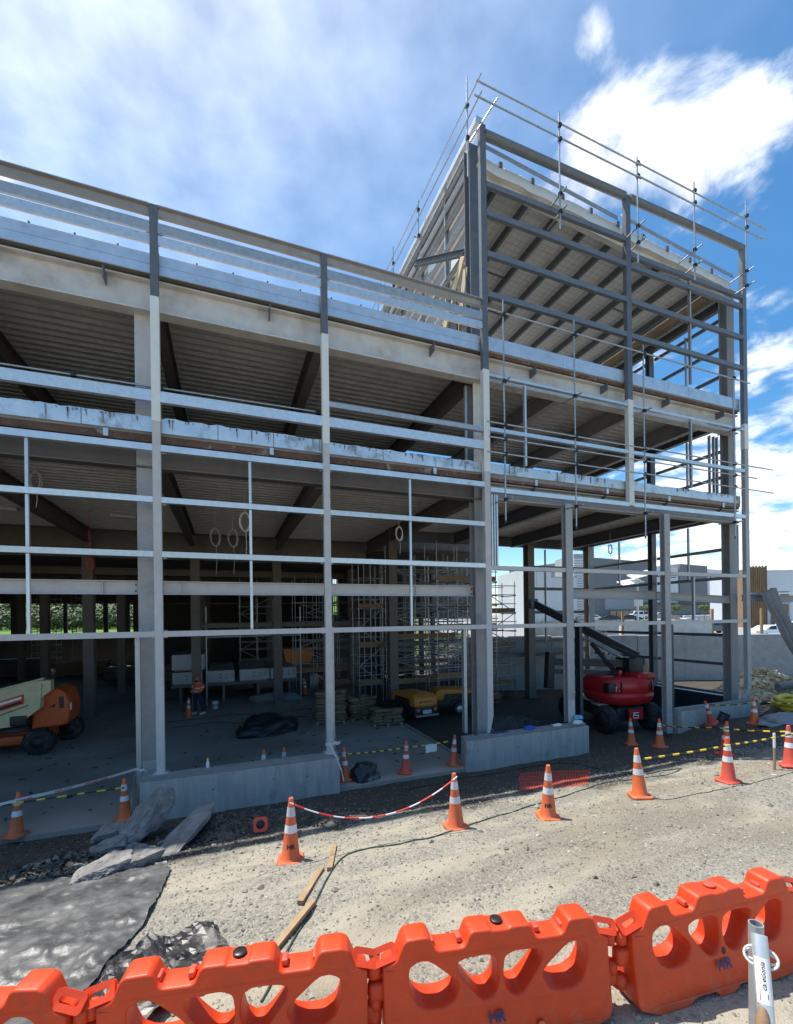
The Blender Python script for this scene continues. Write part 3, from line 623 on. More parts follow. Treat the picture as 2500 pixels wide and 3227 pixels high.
# --- door jambs
for x, zb, zt in ((3.1, 0.88, 8.07), (7.62, 0.05, 8.07)):
    c = P_('jamb_post', 'primer', MB().ibeam((x, -0.02, zb), (x, -0.02, zt), 0.2, 0.28, 0.02, 0.016, up=(0, 1, 0)))
    P_('fresh_paint', 'primer_light', MB().box(x - .14, x + .14, -0.124, -0.121, zb, zb + 0.75), c)
for x, zb in ((3.63, 0.88), (7.93, 0.97)): P_('door_jamb', 'primer_black', MB().chan((x, 0.03, zb), (x, 0.03, 4.02), 0.22, 0.12, 0.012, up=(0, 1, 0)))
for x in (-9.33, -4.74, -0.66): P_('door_jamb', 'galv_dull', MB().chan((x, 0.2, 0.005 if x != -0.66 else 0.88), (x, 0.2, 4.02), 0.14, 0.1, 0.01, up=(0, 1, 0)))
# --- tower facade girts
girt(0.11, 5.78, 17.5, 17.66, 'primer_tower'); girt(6.02, 12.04, 17.02, 17.18, 'primer_tower')
for z in (16.62, 15.38, 14.15):
    for a, b in ((0.11, 5.78), (6.02, 12.04)): girt(a, b, z, z + 0.17, 'primer_tower')
for a, b in ((0.11, 5.78), (6.02, 12.04)):
    P_('top_tube', 'primer_tower', MB().tube((a - .01, -0.05, 19.12), (b + .01, -0.05, 19.12), 0.13, 14))
    girt(a, b, 11.72, 11.8, 'galv_edge'); girt(a, b, 10.05, 10.17, 'galv')
    girt(a, b, 8.2, 8.34, 'galv_edge')
for a, b in ((0.11, 2.94), (3.26, 7.46), (7.78, 12.04)): girt(a, b, 5.82, 5.95, 'primer_light'); girt(a, b, 4.03, 4.15, 'primer_light')
for x, z0, z1, m in ((1.5, 9.15, 11.7, 'galv'), (9.07, 9.2, 11.7, 'galv_dull'), (9.11, 13.1, 17.0, 'primer'), (9.11, 4.16, 5.8, 'galv_dull')):
    P_('mullion', m, MB().chan((x, -0.03, z0), (x, -0.03, z1), 0.09, 0.07, 0.006, up=(0, 1, 0)))
for x in (0.24, 0.33, 0.42): P_('stacked_stud', 'galv', MB().chan((x, 0.02, 5.96), (x, 0.02, 8.15), 0.09, 0.05, 0.005, up=(0, 1, 0)))
for z0, z1, xx in ((9.2, 11.6, (10.9, 11.15, 11.35)), (5.9, 8.1, (12.36, 12.46, 12.56))):
    for x in xx: P_('stacked_stud', 'galv_dull', MB().chan((x, 0.5, z0), (x, 0.5, z1), 0.09, 0.05, 0.005, up=(0, 1, 0)))
# --- right end wall of the tower: girts along y
for z in (16.9, 15.7, 14.5, 13.3, 11.3, 10.2, 9.5, 7.12, 5.9, 3.47, 2.24, 0.97):
    for a, b in ((0.86, 4.05), (4.36, 8.05)):
        mb = MB().chan((12.33, a, z), (12.33, b, z), 0.13, 0.09, 0.008); P_('end_girt', 'galv_dull' if 5 < z < 12 else 'primer_dark', mb)
for y, z0, z1 in ((2.4, 5.9, 8.3), (2.4, 13, 17), (6.2, 5.9, 8.3), (2.4, 9.1, 12.2)): P_('mullion', 'galv_dull', MB().chan((12.3, y, z0), (12.3, y, z1), 0.09, 0.06, 0.006, up=(1, 0, 0)))
P_('nib_wall', 'primer_black', MB().box(12.02, 12.22, 0.85, 8.2, -0.4, 0.93)); P_('sill_flashing', 'galv', MB().box(12.0, 12.26, 0.86, 8.1, 0.932, 0.945))
# rear row girts
for z in (11.2, 10.2, 7.1, 5.9, 4.6, 3.0): P_('rear_girt', 'primer_dark', MB().chan((8.1, 8.5, z), (12.0, 8.5, z), 0.16, 0.09, 0.008))
for x in (9.3, 10.6): P_('mullion', 'galv_dull', MB().chan((x, 8.5, 3.0), (x, 8.5, 8.1), 0.09, 0.06, 0.006, up=(0, 1, 0)))
P_('rear_girt', 'primer_dark', MB().box(8.2, 12.0, 8.3, 8.5, 2.35, 2.6))
# --- tower roof: rafters, purlins, foil faced insulation, sheeting
def roof_z(x): return 18.28 - 0.071 * x
rf = MB().add([(0.1, 0.35, roof_z(0.1) + .32), (12.3, 0.35, roof_z(12.3) + .32), (12.3, 9.2, roof_z(12.3) + .32), (0.1, 9.2, roof_z(0.1) + .32),
               (0.1, 0.35, roof_z(0.1) + .38), (12.3, 0.35, roof_z(12.3) + .38), (12.3, 9.2, roof_z(12.3) + .38), (0.1, 9.2, roof_z(0.1) + .38)],
              [(0, 1, 2, 3), (7, 6, 5, 4), (0, 4, 5, 1), (1, 5, 6, 2), (2, 6, 7, 3), (3, 7, 4, 0)])
roof = P_('tower_roof', 'soffit_foil', rf)
def netting():
    """wire safety mesh under the insulation"""
    mb = MB()
    for i in range(36):
        y = 0.6 + i * 0.24; mb.bar((0.2, y, roof_z(0.2) + .312), (12.2, y, roof_z(12.2) + .312), 0.006, 0.006)
    for i in range(49):
        x = 0.3 + i * 0.245; mb.bar((x, 0.5, roof_z(x) + .311), (x, 9.1, roof_z(x) + .311), 0.006, 0.006)
    return mb
P_('roof_mesh', 'galv_dull', netting(), roof)
x = 0.9
while x < 12.2:
    P_('purlin', 'primer_dark', MB().chan((x, 0.62, roof_z(x) + .17), (x, 9.0, roof_z(x) + .17), 0.27, 0.09, 0.01), roof); x += 1.24
for x0, x1, y in ((0.95, 2.1, 3.6), (2.2, 3.3, 3.6), (3.45, 4.5, 5.4), (5.9, 7.0, 4.2), (8.4, 9.5, 3.0)): P_('purlin_strut', 'primer_dark', MB().bar((x0, y, roof_z(x0) + .17), (x1, y, roof_z(x1) + .17), 0.05, 0.05), roof)
P_('front_rafter', 'cream_steel', MB().ibeam((0.3, 0.52, roof_z(.3) + .28), (12.15, 0.52, roof_z(12.15) + .2), 0.46, 0.18, 0.03, 0.02), roof)
P_('end_rafter', 'primer_dark', MB().ibeam((12.2, 0.8, 17.36), (12.2, 9.0, 17.36), 0.3, 0.2, 0.03, 0.02), roof)
P_('end_joist', 'timber', MB().box(11.2, 11.75, 1.0, 9.0, 17.62, 17.66), roof); P_('end_joist', 'galv', MB().bar((11.0, .8, 17.55), (11.0, 9, 17.55), 0.05, 0.12), roof); P_('end_joist', 'galv', MB().bar((11.85, .8, 17.5), (11.85, 9, 17.5), 0.05, 0.12), roof)
def wavy():
    """loose edge of the roofing underlay sagging between the purlins"""
    mb = MB(); n = 70; vs = []; fs = []
    for i in range(n + 1):
        x = 0.25 + 11.7 * i / n; s = abs(math.sin((x - 0.9) * math.pi / 1.24)); zt = roof_z(x) + 0.52 + 0.10 * s + 0.03 * mnoise.noise(Vector((x * 2, 0, 0)))
        vs += [(x, 0.30 + 0.05 * s, zt - 0.33), (x, 0.27 + 0.06 * s, zt), (x, 0.6, zt + .06)]
    for i in range(n): k = i * 3; fs += [(k, k + 3, k + 4, k + 1), (k + 1, k + 4, k + 5, k + 2)]
    mb.add(vs, fs, True); return mb
P_('underlay_edge', 'white_sheet', wavy(), roof)
for i in range(10):
    x = 0.9 + 1.24 * i
    if x < 12: P_('purlin_end', 'primer_dark', MB().box(x - .06, x + .06, 0.255, 0.5, roof_z(x) + 0.48, roof_z(x) + 0.66), roof)
for a, b in ((0.11, 5.78), (6.02, 12.04)): P_('edge_gutter', 'galv_dull', MB().section([(0, 0), (0.02, 0), (0.06, 0.16), (0.12, 0.24), (0.1, 0.26), (0.03, 0.18)], (b, 0.2, roof_z(b) + .62), (a, 0.2, roof_z(a) + .40 + .36), caps=True), roof)
# --- left side wall of the tower above the main roof
tw = P_('tower_side_wall', 'paper_wrap', MB().box(0.06, 0.12, 0.9, 9.2, 13.0, 19.5))
for y0, y1, z0, z1 in ((1.3, 2.1, 16.0, 16.9), (3.0, 3.9, 17.5, 18.2), (4.6, 5.3, 15.4, 16.3), (6.2, 6.8, 17.2, 17.9)): P_('loose_wrap', 'white_sheet', MB().add([(0.052, y0, z0), (0.03, y1, z0 + .2), (0.02, y1 - .1, z1), (0.05, y0 + .15, z1 - .2)], [(0, 1, 2, 3)]), tw)
for k, z in enumerate((13.5, 14.3, 15.2, 16.2, 17.28, 18.1, 18.75, 19.2)): P_('side_girt', ('galv', 'galv_dull')[k % 2], MB().chan((0.0, 0.75, z), (0.0, 9.3, z), 0.16, 0.1, 0.008, flip=-1), tw)
P_('side_capping', 'galv', MB().box(-0.1, 0.16, 0.1, 9.4, 19.62, 19.8), tw)
for y in (2.3, 4.4, 6.6, 8.8): P_('side_stud', 'galv_dull', MB().chan((0.0, y, 13.0), (0.0, y, 19.6), 0.1, 0.06, 0.006, up=(1, 0, 0)), tw)
P_('corner_column', 'primer_tower', MB().ibeam((0.05, 0.62, 12.9), (0.05, 0.62, 19.3), 0.34, 0.4, 0.03, 0.02, up=(0, 1, 0)))
P_('cross_beam', 'primer_dark', MB().ibeam((-1.15, 2.5, 16.75), (0.2, 0.7, 16.2), 0.2, 0.12, 0.02, 0.014))
P_('timber_prop', 'timber_pale', MB().bar((-0.35, 2.7, 13.3), (-0.12, 0.95, 16.1), 0.06, 0.24))
P_('timber_board', 'timber_pale', MB().bar((-0.2, 1.3, 13.2), (-0.12, 0.8, 15.6), 0.05, 0.2))
P_('ladder_frame', 'dark_metal', MB().box(-0.45, -0.4, 0.85, 0.9, 12.97, 14.9).box(-0.45, -0.4, 1.3, 1.35, 12.97, 14.9).box(-0.45, -0.4, .9, 1.3, 14.85, 14.9).box(-0.44, -0.41, .9, 1.3, 13.0, 14.2))
# roof clutter seen between the parapet rails
for i in range(9): P_('roof_batten', ('timber_pale', 'white_sheet', 'galv')[i % 3], MB().bar((-2.6 + i * .27, 2.4 + .1 * (i % 2), 12.96), (-2.45 + i * .27, 2.5, 13.5 + .18 * (i % 3)), 0.1, 0.04))
for k, x in enumerate(np.arange(-13.0, -0.3, 0.83)): P_('starter_stub', 'primer_dark', MB().box(x, x + .035, 0.12, 0.15, 12.96, 13.09))
# ------------------------------------------------------------------ yard behind: retaining wall frame
# the boundary runs along its own axis (a along the wall, b away from the site)
O_Y = (CAM.x + 27 * SY, CAM.y + 27 * CY)
def yard(a, b): return (O_Y[0] + a * CY + b * SY, O_Y[1] - a * SY + b * CY)
YR = -YAW
def yz(a, b): x, y = yard(a, b); return ground_z(x, y, False)
w = thing('retaining_wall', 'grey precast concrete retaining wall behind the red boom lift', 'wall', (*yard(17, 0), 0), YR)
ed = [4.0, 6.8, 9.44, 12.3, 14.65, 17.54, 20.5, 23.86, 27.1, 30.3, 33.5]
for i in range(len(ed) - 1):
    zt = 3.08 + (0.0, 0.05, -0.02, 0.03)[i % 4]; dy = 0.02 * (i % 2)
    p = part('panel', MB().box(ed[i] - 17 + .012, ed[i + 1] - 17 - .012, -0.1 + dy, 0.1 + dy, -0.6, zt), 'concrete', w)
    part('capping', MB().box(ed[i] - 17 + .012, ed[i + 1] - 17 - .012, -0.12 + dy, 0.12 + dy, zt + .002, zt + .05), 'white_paint', p)
part('joint_backing', MB().box(4 - 17, 33.5 - 17, 0.0, 0.08, -0.6, 2.9), 'dark_metal', w)
# plastic covered fence on timber posts behind the wall
fn = thing('site_fence', 'makeshift fence of clear plastic sheet on timber posts behind the retaining wall', 'fence', (*yard(12, 1.6), 1.7), YR)
for k, (a, h) in enumerate(((-3.2, 2.6), (-0.4, 2.6), (2.6, 2.9), (5.6, 2.6), (8.4, 3.0), (11.6, 3.0), (14.6, 2.7))):
    part('fence_post', MB().bar((a, 0, 0), (a + 0.03, 0, h), 0.13, 0.13, up=(0, 1, 0)), 'timber', fn)
def sheet(a0, a1, z0, z1, seed):
    mb = MB(); n, m = 12, 7; vs = []; fs = []
    for j in range(m + 1):
        for i in range(n + 1):
            x = a0 + (a1 - a0) * i / n; z = z0 + (z1 - z0) * j / m
            vs.append((x, -0.09 + 0.09 * mnoise.noise(Vector((x * 1.7 + seed, z * 2.2, seed))), z + (0.12 * mnoise.noise(Vector((x * 1.1, seed, 2))) if j == m else 0)))
    for j in range(m):
        for i in range(n): k = j * (n + 1) + i; fs.append((k, k + 1, k + n + 2, k + n + 1))
    return mb.add(vs, fs, True)
for k, a in enumerate((-3.2, -0.4, 2.6, 5.6)): part('plastic_sheet', sheet(a + .05, a + 2.75, 0.1, 2.35, k), 'poly_clear', fn)
# solar light mast
sm = thing('solar_light_mast', 'slim mast with two white solar panels and a control box behind the wall', 'mast', (*yard(17.2, 4.5), 1.7), YR)
part('pole', MB().tube((0, 0, 0), (0, 0, 5.2), 0.07, 8), 'galv', sm)
part('solar_panel', MB().box(-0.75, 0.75, -0.5, 0.5, -0.03, 0.03, Matrix.Translation((0.25, 0, 5.55)) @ Matrix.Rotation(R(-14), 4, 'Y') @ Matrix.Rotation(R(20), 4, 'X')), 'white_paint', sm)
part('solar_panel', MB().box(-0.75, 0.75, -0.5, 0.5, -0.03, 0.03, Matrix.Translation((-0.4, 0.2, 5.05)) @ Matrix.Rotation(R(-10), 4, 'Y') @ Matrix.Rotation(R(20), 4, 'X')), 'white_paint', sm)
part('control_box', MB().rbox(-0.28, 0.28, -0.22, 0.0, 3.3, 3.8, 0.03), 'white_paint', sm)

# ------------------------------------------------------------------ vehicles
def car(kind, paint, label, a, b, rz, group='cars parked beyond the site'):
    x, y = yard(a, b); t = thing({'van': 'parked_van', 'ute': 'parked_utility_truck'}.get(kind, 'parked_car'), label, {'van': 'van', 'ute': 'truck'}.get(kind, 'car'), (x, y, ground_z(x, y, False)), rz, group)
    if kind == 'van': prof = [(-2.35, .35), (-2.3, 1.0), (-2.2, 1.9), (1.15, 1.95), (1.75, 1.2), (2.3, 1.02), (2.38, .4)]; glass = [((-2.05, 1.15), (-2.0, 1.75), (-0.95, 1.78), (-0.95, 1.15)), ((-0.8, 1.15), (-0.8, 1.78), (0.2, 1.78), (0.2, 1.15)), ((0.35, 1.15), (0.35, 1.78), (1.05, 1.78), (1.5, 1.2))]; hw = 0.88; wr = .33; wx = (-1.45, 1.5)
    elif kind == 'suv': prof = [(-2.2, .35), (-2.25, .8), (-2.15, 1.05), (-1.8, 1.55), (-1.2, 1.68), (0.5, 1.64), (1.2, 1.12), (2.1, .98), (2.28, .7), (2.25, .35)]; glass = [((-1.85, 1.1), (-1.55, 1.5), (-0.6, 1.58), (-0.6, 1.1)), ((-0.5, 1.1), (-0.5, 1.58), (0.4, 1.55), (0.95, 1.12))]; hw = 0.9; wr = .36; wx = (-1.38, 1.4)
    elif kind == 'ute': prof = [(-2.5, .5), (-2.5, 1.1), (-0.5, 1.1), (-0.45, 1.75), (0.7, 1.75), (1.3, 1.15), (2.4, 1.05), (2.5, .5)]; glass = [((-0.35, 1.2), (-0.32, 1.65), (0.15, 1.65), (0.15, 1.2)), ((0.25, 1.2), (0.25, 1.65), (0.62, 1.65), (1.05, 1.2))]; hw = 0.9; wr = .4; wx = (-1.6, 1.6)
    else: prof = [(-2.25, .3), (-2.3, .75), (-2.2, .95), (-1.5, 1.02), (-0.9, 1.4), (-0.2, 1.46), (0.5, 1.4), (1.2, .98), (2.1, .85), (2.3, .6), (2.28, .3)]; glass = [((-1.25, 1.0), (-0.8, 1.33), (-0.25, 1.38), (-0.25, 1.0)), ((-0.15, 1.0), (-0.15, 1.38), (0.45, 1.34), (0.95, .98))]; hw = 0.87; wr = .32; wx = (-1.4, 1.42)
    bm = bmesh.new(); n = len(prof)
    zm = max(p[1] for p in prof)
    def wid(z): return hw * (1 - 0.16 * max(0, (z - 1.0)) / max(.2, zm - 1.0))
    L0 = [bm.verts.new((px, -wid(pz), pz)) for px, pz in prof]; R0 = [bm.verts.new((px, wid(pz), pz)) for px, pz in prof]
    for i in range(n): bm.faces.new((L0[i], L0[(i + 1) % n], R0[(i + 1) % n], R0[i]))
    bm.faces.new(L0[::-1]); bm.faces.new(R0)
    bmesh.ops.recalc_face_normals(bm, faces=bm.faces)
    bmesh.ops.bevel(bm, geom=list(bm.edges), offset=0.06, segments=2, profile=0.6, affect='EDGES')
    part('body', MB().bm(bm), paint, t)
    for s in (-1, 1):
        for gl in glass: part('side_window', MB().add([(gx, s * (wid(gz) + .008), gz) for gx, gz in gl], [(0, 1, 2, 3)]), 'glass_dark', t)
        for wxx in wx:
            wh = part('wheel', MB().lathe([(wr * .5, -.1), (wr, -.1), (wr, .1), (wr * .5, .1)], 14, (wxx, s * (hw - .08), wr), 'Y'), 'rubber', t)
            part('rim', MB().lathe([(0.02, -.01), (wr * .55, -.01), (wr * .55, .01), (.02, .01)], 12, (wxx, s * (hw + .035), wr), 'Y'), 'galv', wh)
        part('headlight', MB().rbox(prof[-2][0] - .12, prof[-2][0] + .02, s * .72 - .14, s * .72 + .14, .62, .76, .03), 'white_paint', t); part('tail_light', MB().rbox(prof[1][0] - .02, prof[1][0] + .08, s * .74 - .1, s * .74 + .1, .7, .86, .03), 'tape_red', t)
    # windscreens
    k = [i for i in range(n - 1) if prof[i][0] > 0.3 and prof[i + 1][1] < prof[i][1] - .3]
    if k:
        (xa, za), (xb, zb) = prof[k[0]], prof[k[0] + 1]; nx_, nz_ = (za - zb), (xb - xa); l = math.hypot(nx_, nz_); ox, oz = nx_ / l * .012, nz_ / l * .012
        part('windscreen', MB().add([(xa + .06 + ox, -wid(za) + .12, za - .06 + oz), (xa + .06 + ox, wid(za) - .12, za - .06 + oz), (xb - .06 + ox, wid(zb) - .1, zb + .06 + oz), (xb - .06 + ox, -wid(zb) + .1, zb + .06 + oz)], [(0, 1, 2, 3)]), 'glass_dark', t)
    return t
mat('paint_white', (0.80, 0.80, 0.80), 0.25, 0, 0.02, 2, coat=0.5); mat('paint_black', (0.02, 0.02, 0.024), 0.25, 0, 0.05, 2, coat=0.5); mat('paint_grey', (0.14, 0.145, 0.15), 0.3, 0.3, 0.05, 2, coat=0.5)
mat('paint_silver', (0.5, 0.5, 0.5), 0.3, 0.5, 0.05, 2, coat=0.5); mat('paint_red', (0.55, 0.02, 0.015), 0.3, 0, 0.05, 2, coat=0.5)
def aD(u, D): return (u - 1250) / FPX * D
car('suv', 'paint_grey', 'dark grey sport utility car just behind the retaining wall', aD(2246, 60), 33, YR + R(178))
car('car', 'paint_white', 'white sedan behind the draped grey fabric', aD(2432, 46), 19, YR + R(4))
car('suv', 'paint_white', 'white hatchback at the right edge of the picture in front of the glazed front', aD(2510, 52), 25, YR + R(8))
car('van', 'paint_white', 'white van parked below the dark grey warehouse', aD(2012, 105), 78, YR + R(180))
car('car', 'paint_silver', 'silver car parked to the right of the white van', aD(2084, 108), 81, YR + R(4))
car('car', 'paint_black', 'black car parked in front of the white van', aD(1985, 96), 69, YR + R(-20))
car('car', 'paint_black', 'black car nearest the left end of the warehouse front', aD(1925, 94), 67, YR + R(-12))
car('car', 'paint_white', 'low white car beyond the dark grey sport utility car', aD(2165, 76), 49, YR + R(176))
car('car', 'paint_white', 'white car half hidden behind the tower rear columns', aD(1872, 96), 69, YR + R(-10))
# upper terrace with red vehicles
bt = thing('block_terrace', 'pale block terrace wall holding up the upper car park', 'wall', (*yard(aD(2240, 98), 71), 1.9), YR)
for r_ in range(4):
    for c_ in range(12): part('block', MB().rbox(-6.6 + c_ * 1.3 + (.6 if r_ % 2 else 0) + .01, -6.6 + c_ * 1.3 + (.6 if r_ % 2 else 0) + 1.28, -.3 + .05 * r_, .3, r_ * .55 + .01, r_ * .55 + .54, .03, seg=1), 'wall_white', bt)
part('terrace_fill', MB().box(-6.6, 9.5, .31, 14, 0, 2.15), 'asphalt', bt)
for u, lab in ((2268, 'red utility truck on the upper terrace, the higher one'), (2284, 'red utility truck on the upper terrace, the one on the right')):
    t = car('ute', 'paint_red', lab, aD(u, 104), 75 + (u - 2268) * .2, YR + R(10), 'red trucks on the terrace'); t.location.z = 4.06
# ------------------------------------------------------------------ background buildings
def wallface(mb, a0, a1, z0, z1, y0=0.0, y1=1.0): return mb.box(a0, a1, y0, y1, z0, z1)
ang = math.atan2(10.6, 19.7)
ax, ay = yard(aD(1873, 110), 83)
wh = thing('dark_warehouse', 'dark grey warehouse with pale blue panels and framed shop signs', 'building', (ax, ay, 2.2), YR + ang)
def along(u):
    # distance along the warehouse front for a bearing u
    k = (u - 1250) / FPX; a0, D0 = aD(1873, 110), 110.0; ca, sa = math.cos(ang), math.sin(ang)
    return (k * D0 - a0) / (ca - k * sa)
def zat(u, v): s_ = along(u); D = 110 + s_ * math.sin(ang); return 4.4 - (v - (1947 - .01344 * (u - 1250))) * D / FPX - 2.2
s1, s2, s3, s4, s5 = along(2046), along(2147), along(2234), along(2330), along(1840)
part('dark_wall', MB().box(0, s1, 0, 30, 0, zat(1960, 1764)), 'wall_grey', wh)
part('pale_wall', MB().box(s1 + .02, s2, 0.6, 30, 5.4, zat(2090, 1785)), 'wall_pale', wh)
part('dark_pier', MB().box(s2 + .02, s3, 0.2, 30, 5.4, zat(2190, 1780)), 'wall_grey', wh)
part('pale_wall', MB().box(s3 + .02, s4, 0.6, 30, 5.4, zat(2260, 1794)), 'wall_pale', wh)
part('lower_wall', MB().box(s1 + .02, s4, 1.2, 29, 0, 5.38), 'wall_mid', wh)
part('canopy', MB().box(s1 - 6, s4, -2.2, 0.55, 5.0, 5.35), 'dark_metal', wh)
part('lower_band', MB().box(4, s1, -.1, 0, 3.6, 7.2), 'wall_mid', wh)
for k in range(5): part('shop_window', MB().box(6 + k * 2.6, 8.3 + k * 2.6, -.14, -.1, 0.3, 3.2), 'glass_dark', wh)
def sign(u0, u1, v0, v1, txt, parent):
    a0, a1, z0, z1 = along(u0), along(u1), zat((u0 + u1) / 2, v1), zat((u0 + u1) / 2, v0)
    f = part('sign_board', MB().box(a0, a1, 0.35, 0.57, z0, z1), 'ink_navy', parent)
    part('sign_face', MB().box(a0 + .25, a1 - .25, 0.31, 0.349, z0 + .2, z1 - .2), 'wall_pale', f)
    if txt:
        tm = text_mb(txt, (z1 - z0) * .62, 0, bold=0.02); xs_ = [p[0] for p in tm.v]; k = (a1 - a0 - .8) / (max(xs_) - min(xs_))
        part('lettering', xform(tm, Matrix.Translation(((a0 + a1) / 2, 0.30, (z0 + z1) / 2)) @ Matrix.Diagonal((k, 1, 1, 1))), 'ink_black', f)
sign(2078, 2136, 1804, 1819, 'HOMEAPPLIANCES', wh); sign(2247, 2310, 1812, 1828, None, wh)
rb = thing('ribbed_store', 'light grey ribbed wall at the left end of the warehouse', 'building', (*yard(aD(1812, 100), 73), 2.0), YR)
part('ribbed_wall', MB().box(0, 2.4, 0.1, 12, 0, zat(1873, 1760)), 'wall_mid', rb)
for k in range(26): part('rib', MB().box(0, 2.4, 0.0, 0.09, 0.4 + k * .58, 0.4 + k * .58 + .34), 'wall_pale', rb)
wb = thing('white_store', 'white walled store seen through the rear of the tower', 'building', (*yard(aD(1690, 92), 65), 1.6), YR + R(6))
part('white_wall', MB().box(-1.2, 3.4, 0, 20, 0, 13.0), 'wall_white', wb); part('white_wall', MB().box(3.42, 9.2, 0.3, 20, 0, 10.8), 'wall_white', wb)
for k in range(2): part('panel_joint', MB().box(.2 + k * 1.6, .26 + k * 1.6, -.015, -.001, 0, 13), 'wall_mid', wb)
part('parapet_cap', MB().box(3.42, 9.2, .2, .7, 10.8, 10.95), 'wall_mid', wb)
tsx, tsy = yard(aD(2360, 70), 43)
ts = thing('timber_screen', 'tall screen of brown vertical timber slats beside the pale building', 'screen', (tsx, tsy, 1.9), YR)
part('screen_back', MB().box(-.02, 3.0, 0.15, 2.5, 0, 9.5), 'ply', ts)
for k in range(18): part('slat', MB().box(-.05 + k * .17, .06 + k * .17, -.03 - .05 * (k % 2), .13, 0, 9.75 + .12 * ((k * 7) % 3)), 'screen_timber', ts)
pb = thing('glazed_building', 'pale grey building with tall dark windows at the right edge', 'building', (*yard(aD(2419, 71), 44), 1.9), YR + R(-3))
part('pale_wall', MB().box(0, 16, 0.3, 14, 5.9, 9.2), 'wall_pale', pb); part('parapet_cap', MB().box(-.05, 16.1, .2, .5, 9.2, 9.35), 'wall_white', pb)
part('side_pier', MB().box(0, .62, 0.3, 14, 0, 5.89), 'wall_pale', pb); part('side_pier', MB().box(3.72, 4.3, 0.3, 14, 0, 5.89), 'wall_pale', pb); part('rear_wall', MB().box(.63, 16, 1.0, 14, 0, 5.89), 'wall_mid', pb)
for i in range(2):
    for j in range(3):
        z0 = (0.5, 2.2, 4.1)[j]; z1 = (2.1, 4.0, 5.75)[j]
        f = part('window', MB().box(.68 + i * 1.52, .68 + i * 1.52 + 1.46, .34, .42, z0, z1), 'white_paint', pb); part('pane', MB().box(.75 + i * 1.52, .68 + i * 1.52 + 1.39, .325, .338, z0 + .07, z1 - .07), 'glass_dark', f)
for i in range(3): part('window', MB().box(4.5 + i * 2, 6.3 + i * 2, .34, .42, 0.5, 5.7), 'glass_dark', pb)
# ------------------------------------------------------------------ vegetation
def leaf_mat(name, c1, c2):
    m = mat(name, c1, 0.6, 0, 0.2, 3, col2=c2); b = m.node_tree.nodes['Principled BSDF']; b.inputs['Subsurface Weight'].default_value = 0; return m
leaf_mat('leaf_mid', (0.13, 0.17, 0.035), (0.055, 0.085, 0.018)); leaf_mat('leaf_dark', (0.06, 0.10, 0.025), (0.028, 0.05, 0.014)); leaf_mat('leaf_light', (0.20, 0.25, 0.06), (0.10, 0.15, 0.03))
def leaves(mb, c, rx, ry, rz, n, size, rr):
    for i in range(n):
        d = Vector((rr.gauss(0, 1), rr.gauss(0, 1), rr.gauss(0, 1))).normalized() * (rr.random() ** 0.35)
        lump = 1 + 0.28 * mnoise.noise(d * 2.3 + Vector(c) * .7)
        p = Vector((c[0] + d.x * rx * lump, c[1] + d.y * ry * lump, c[2] + d.z * rz * lump))
        nrm = (d + Vector((rr.uniform(-1, 1), rr.uniform(-1, 1), rr.uniform(-.3, 1))) * .8).normalized(); a = nrm.orthogonal().normalized(); b = nrm.cross(a)
        th = rr.uniform(0, 6.28); a, b = a * math.cos(th) + b * math.sin(th), b * math.cos(th) - a * math.sin(th); s = size * rr.uniform(.6, 1.4)
        mb.add([p - a * s, p - b * s * .5, p + a * s, p + b * s * .5], [(0, 1, 2, 3)])
    return mb
for k, (u, D, lab) in enumerate(((2220, 94, 'small round street tree in front of the dark warehouse pier'), (2131, 96, 'small street tree half hidden behind the right door post'), (2043, 98, 'small street tree beside the white van'))):
    x, y = yard(aD(u, D), D - 27); z = ground_z(x, y, False); t = thing('street_tree', lab, 'tree', (x, y, z), 0, 'young street trees in the car park')
    part('trunk', MB().path([(0, 0, 0), (.05, 0, 1.2), (0.0, .03, 2.2)], [.09, .07, .04], 7).path([(0, 0, 1.6), (.4, .1, 2.5)], [.04, .02], 5).path([(0, 0, 1.7), (-.4, -.1, 2.6)], [.04, .02], 5), 'timber', t)
    part('crown', leaves(MB(), (0, 0, 2.75), 1.15, 1.15, .85, 700, .12, random.Random(k)), 'leaf_mid', t)
# wooded hillside seen through the rear openings
rr = random.Random(5)
for nm, lm, off in (('hillside_forest', 'leaf_mid', 0), ('hillside_undergrowth', 'leaf_dark', 1)):
    mb = MB()
    for i in range(150):
        D = rr.uniform(97, 150); k = rr.uniform(-.98, -.5); a = k * D; x, y = yard(a, D - 27); z = ground_z(x, y, False); h = rr.uniform(2.2, 4.4); r_ = rr.uniform(1.8, 3.4)
        leaves(mb, (x, y, z + h * .62), r_, r_, h * .62, 110, .42, rr)
    o = struct(nm, mb, lm); o['kind'] = 'stuff'; o['label'] = ('sunlit wooded hillside beyond the rear openings', 'darker shrubs among the trees on the far hillside')[off]; o['category'] = 'forest'
mb = MB()
for i in range(60):
    D = rr.uniform(34, 60); a = rr.uniform(-2, 9) + (D - 34) * .1; x, y = yard(a, D - 27); leaves(mb, (x, y, ground_z(x, y, False) + .3), .9, .9, .5, 40, .16, rr)
o = struct('weedy_bank', mb, 'leaf_light'); o['kind'] = 'stuff'; o['label'] = 'bright green weeds on the bank behind the tower'; o['category'] = 'weeds'
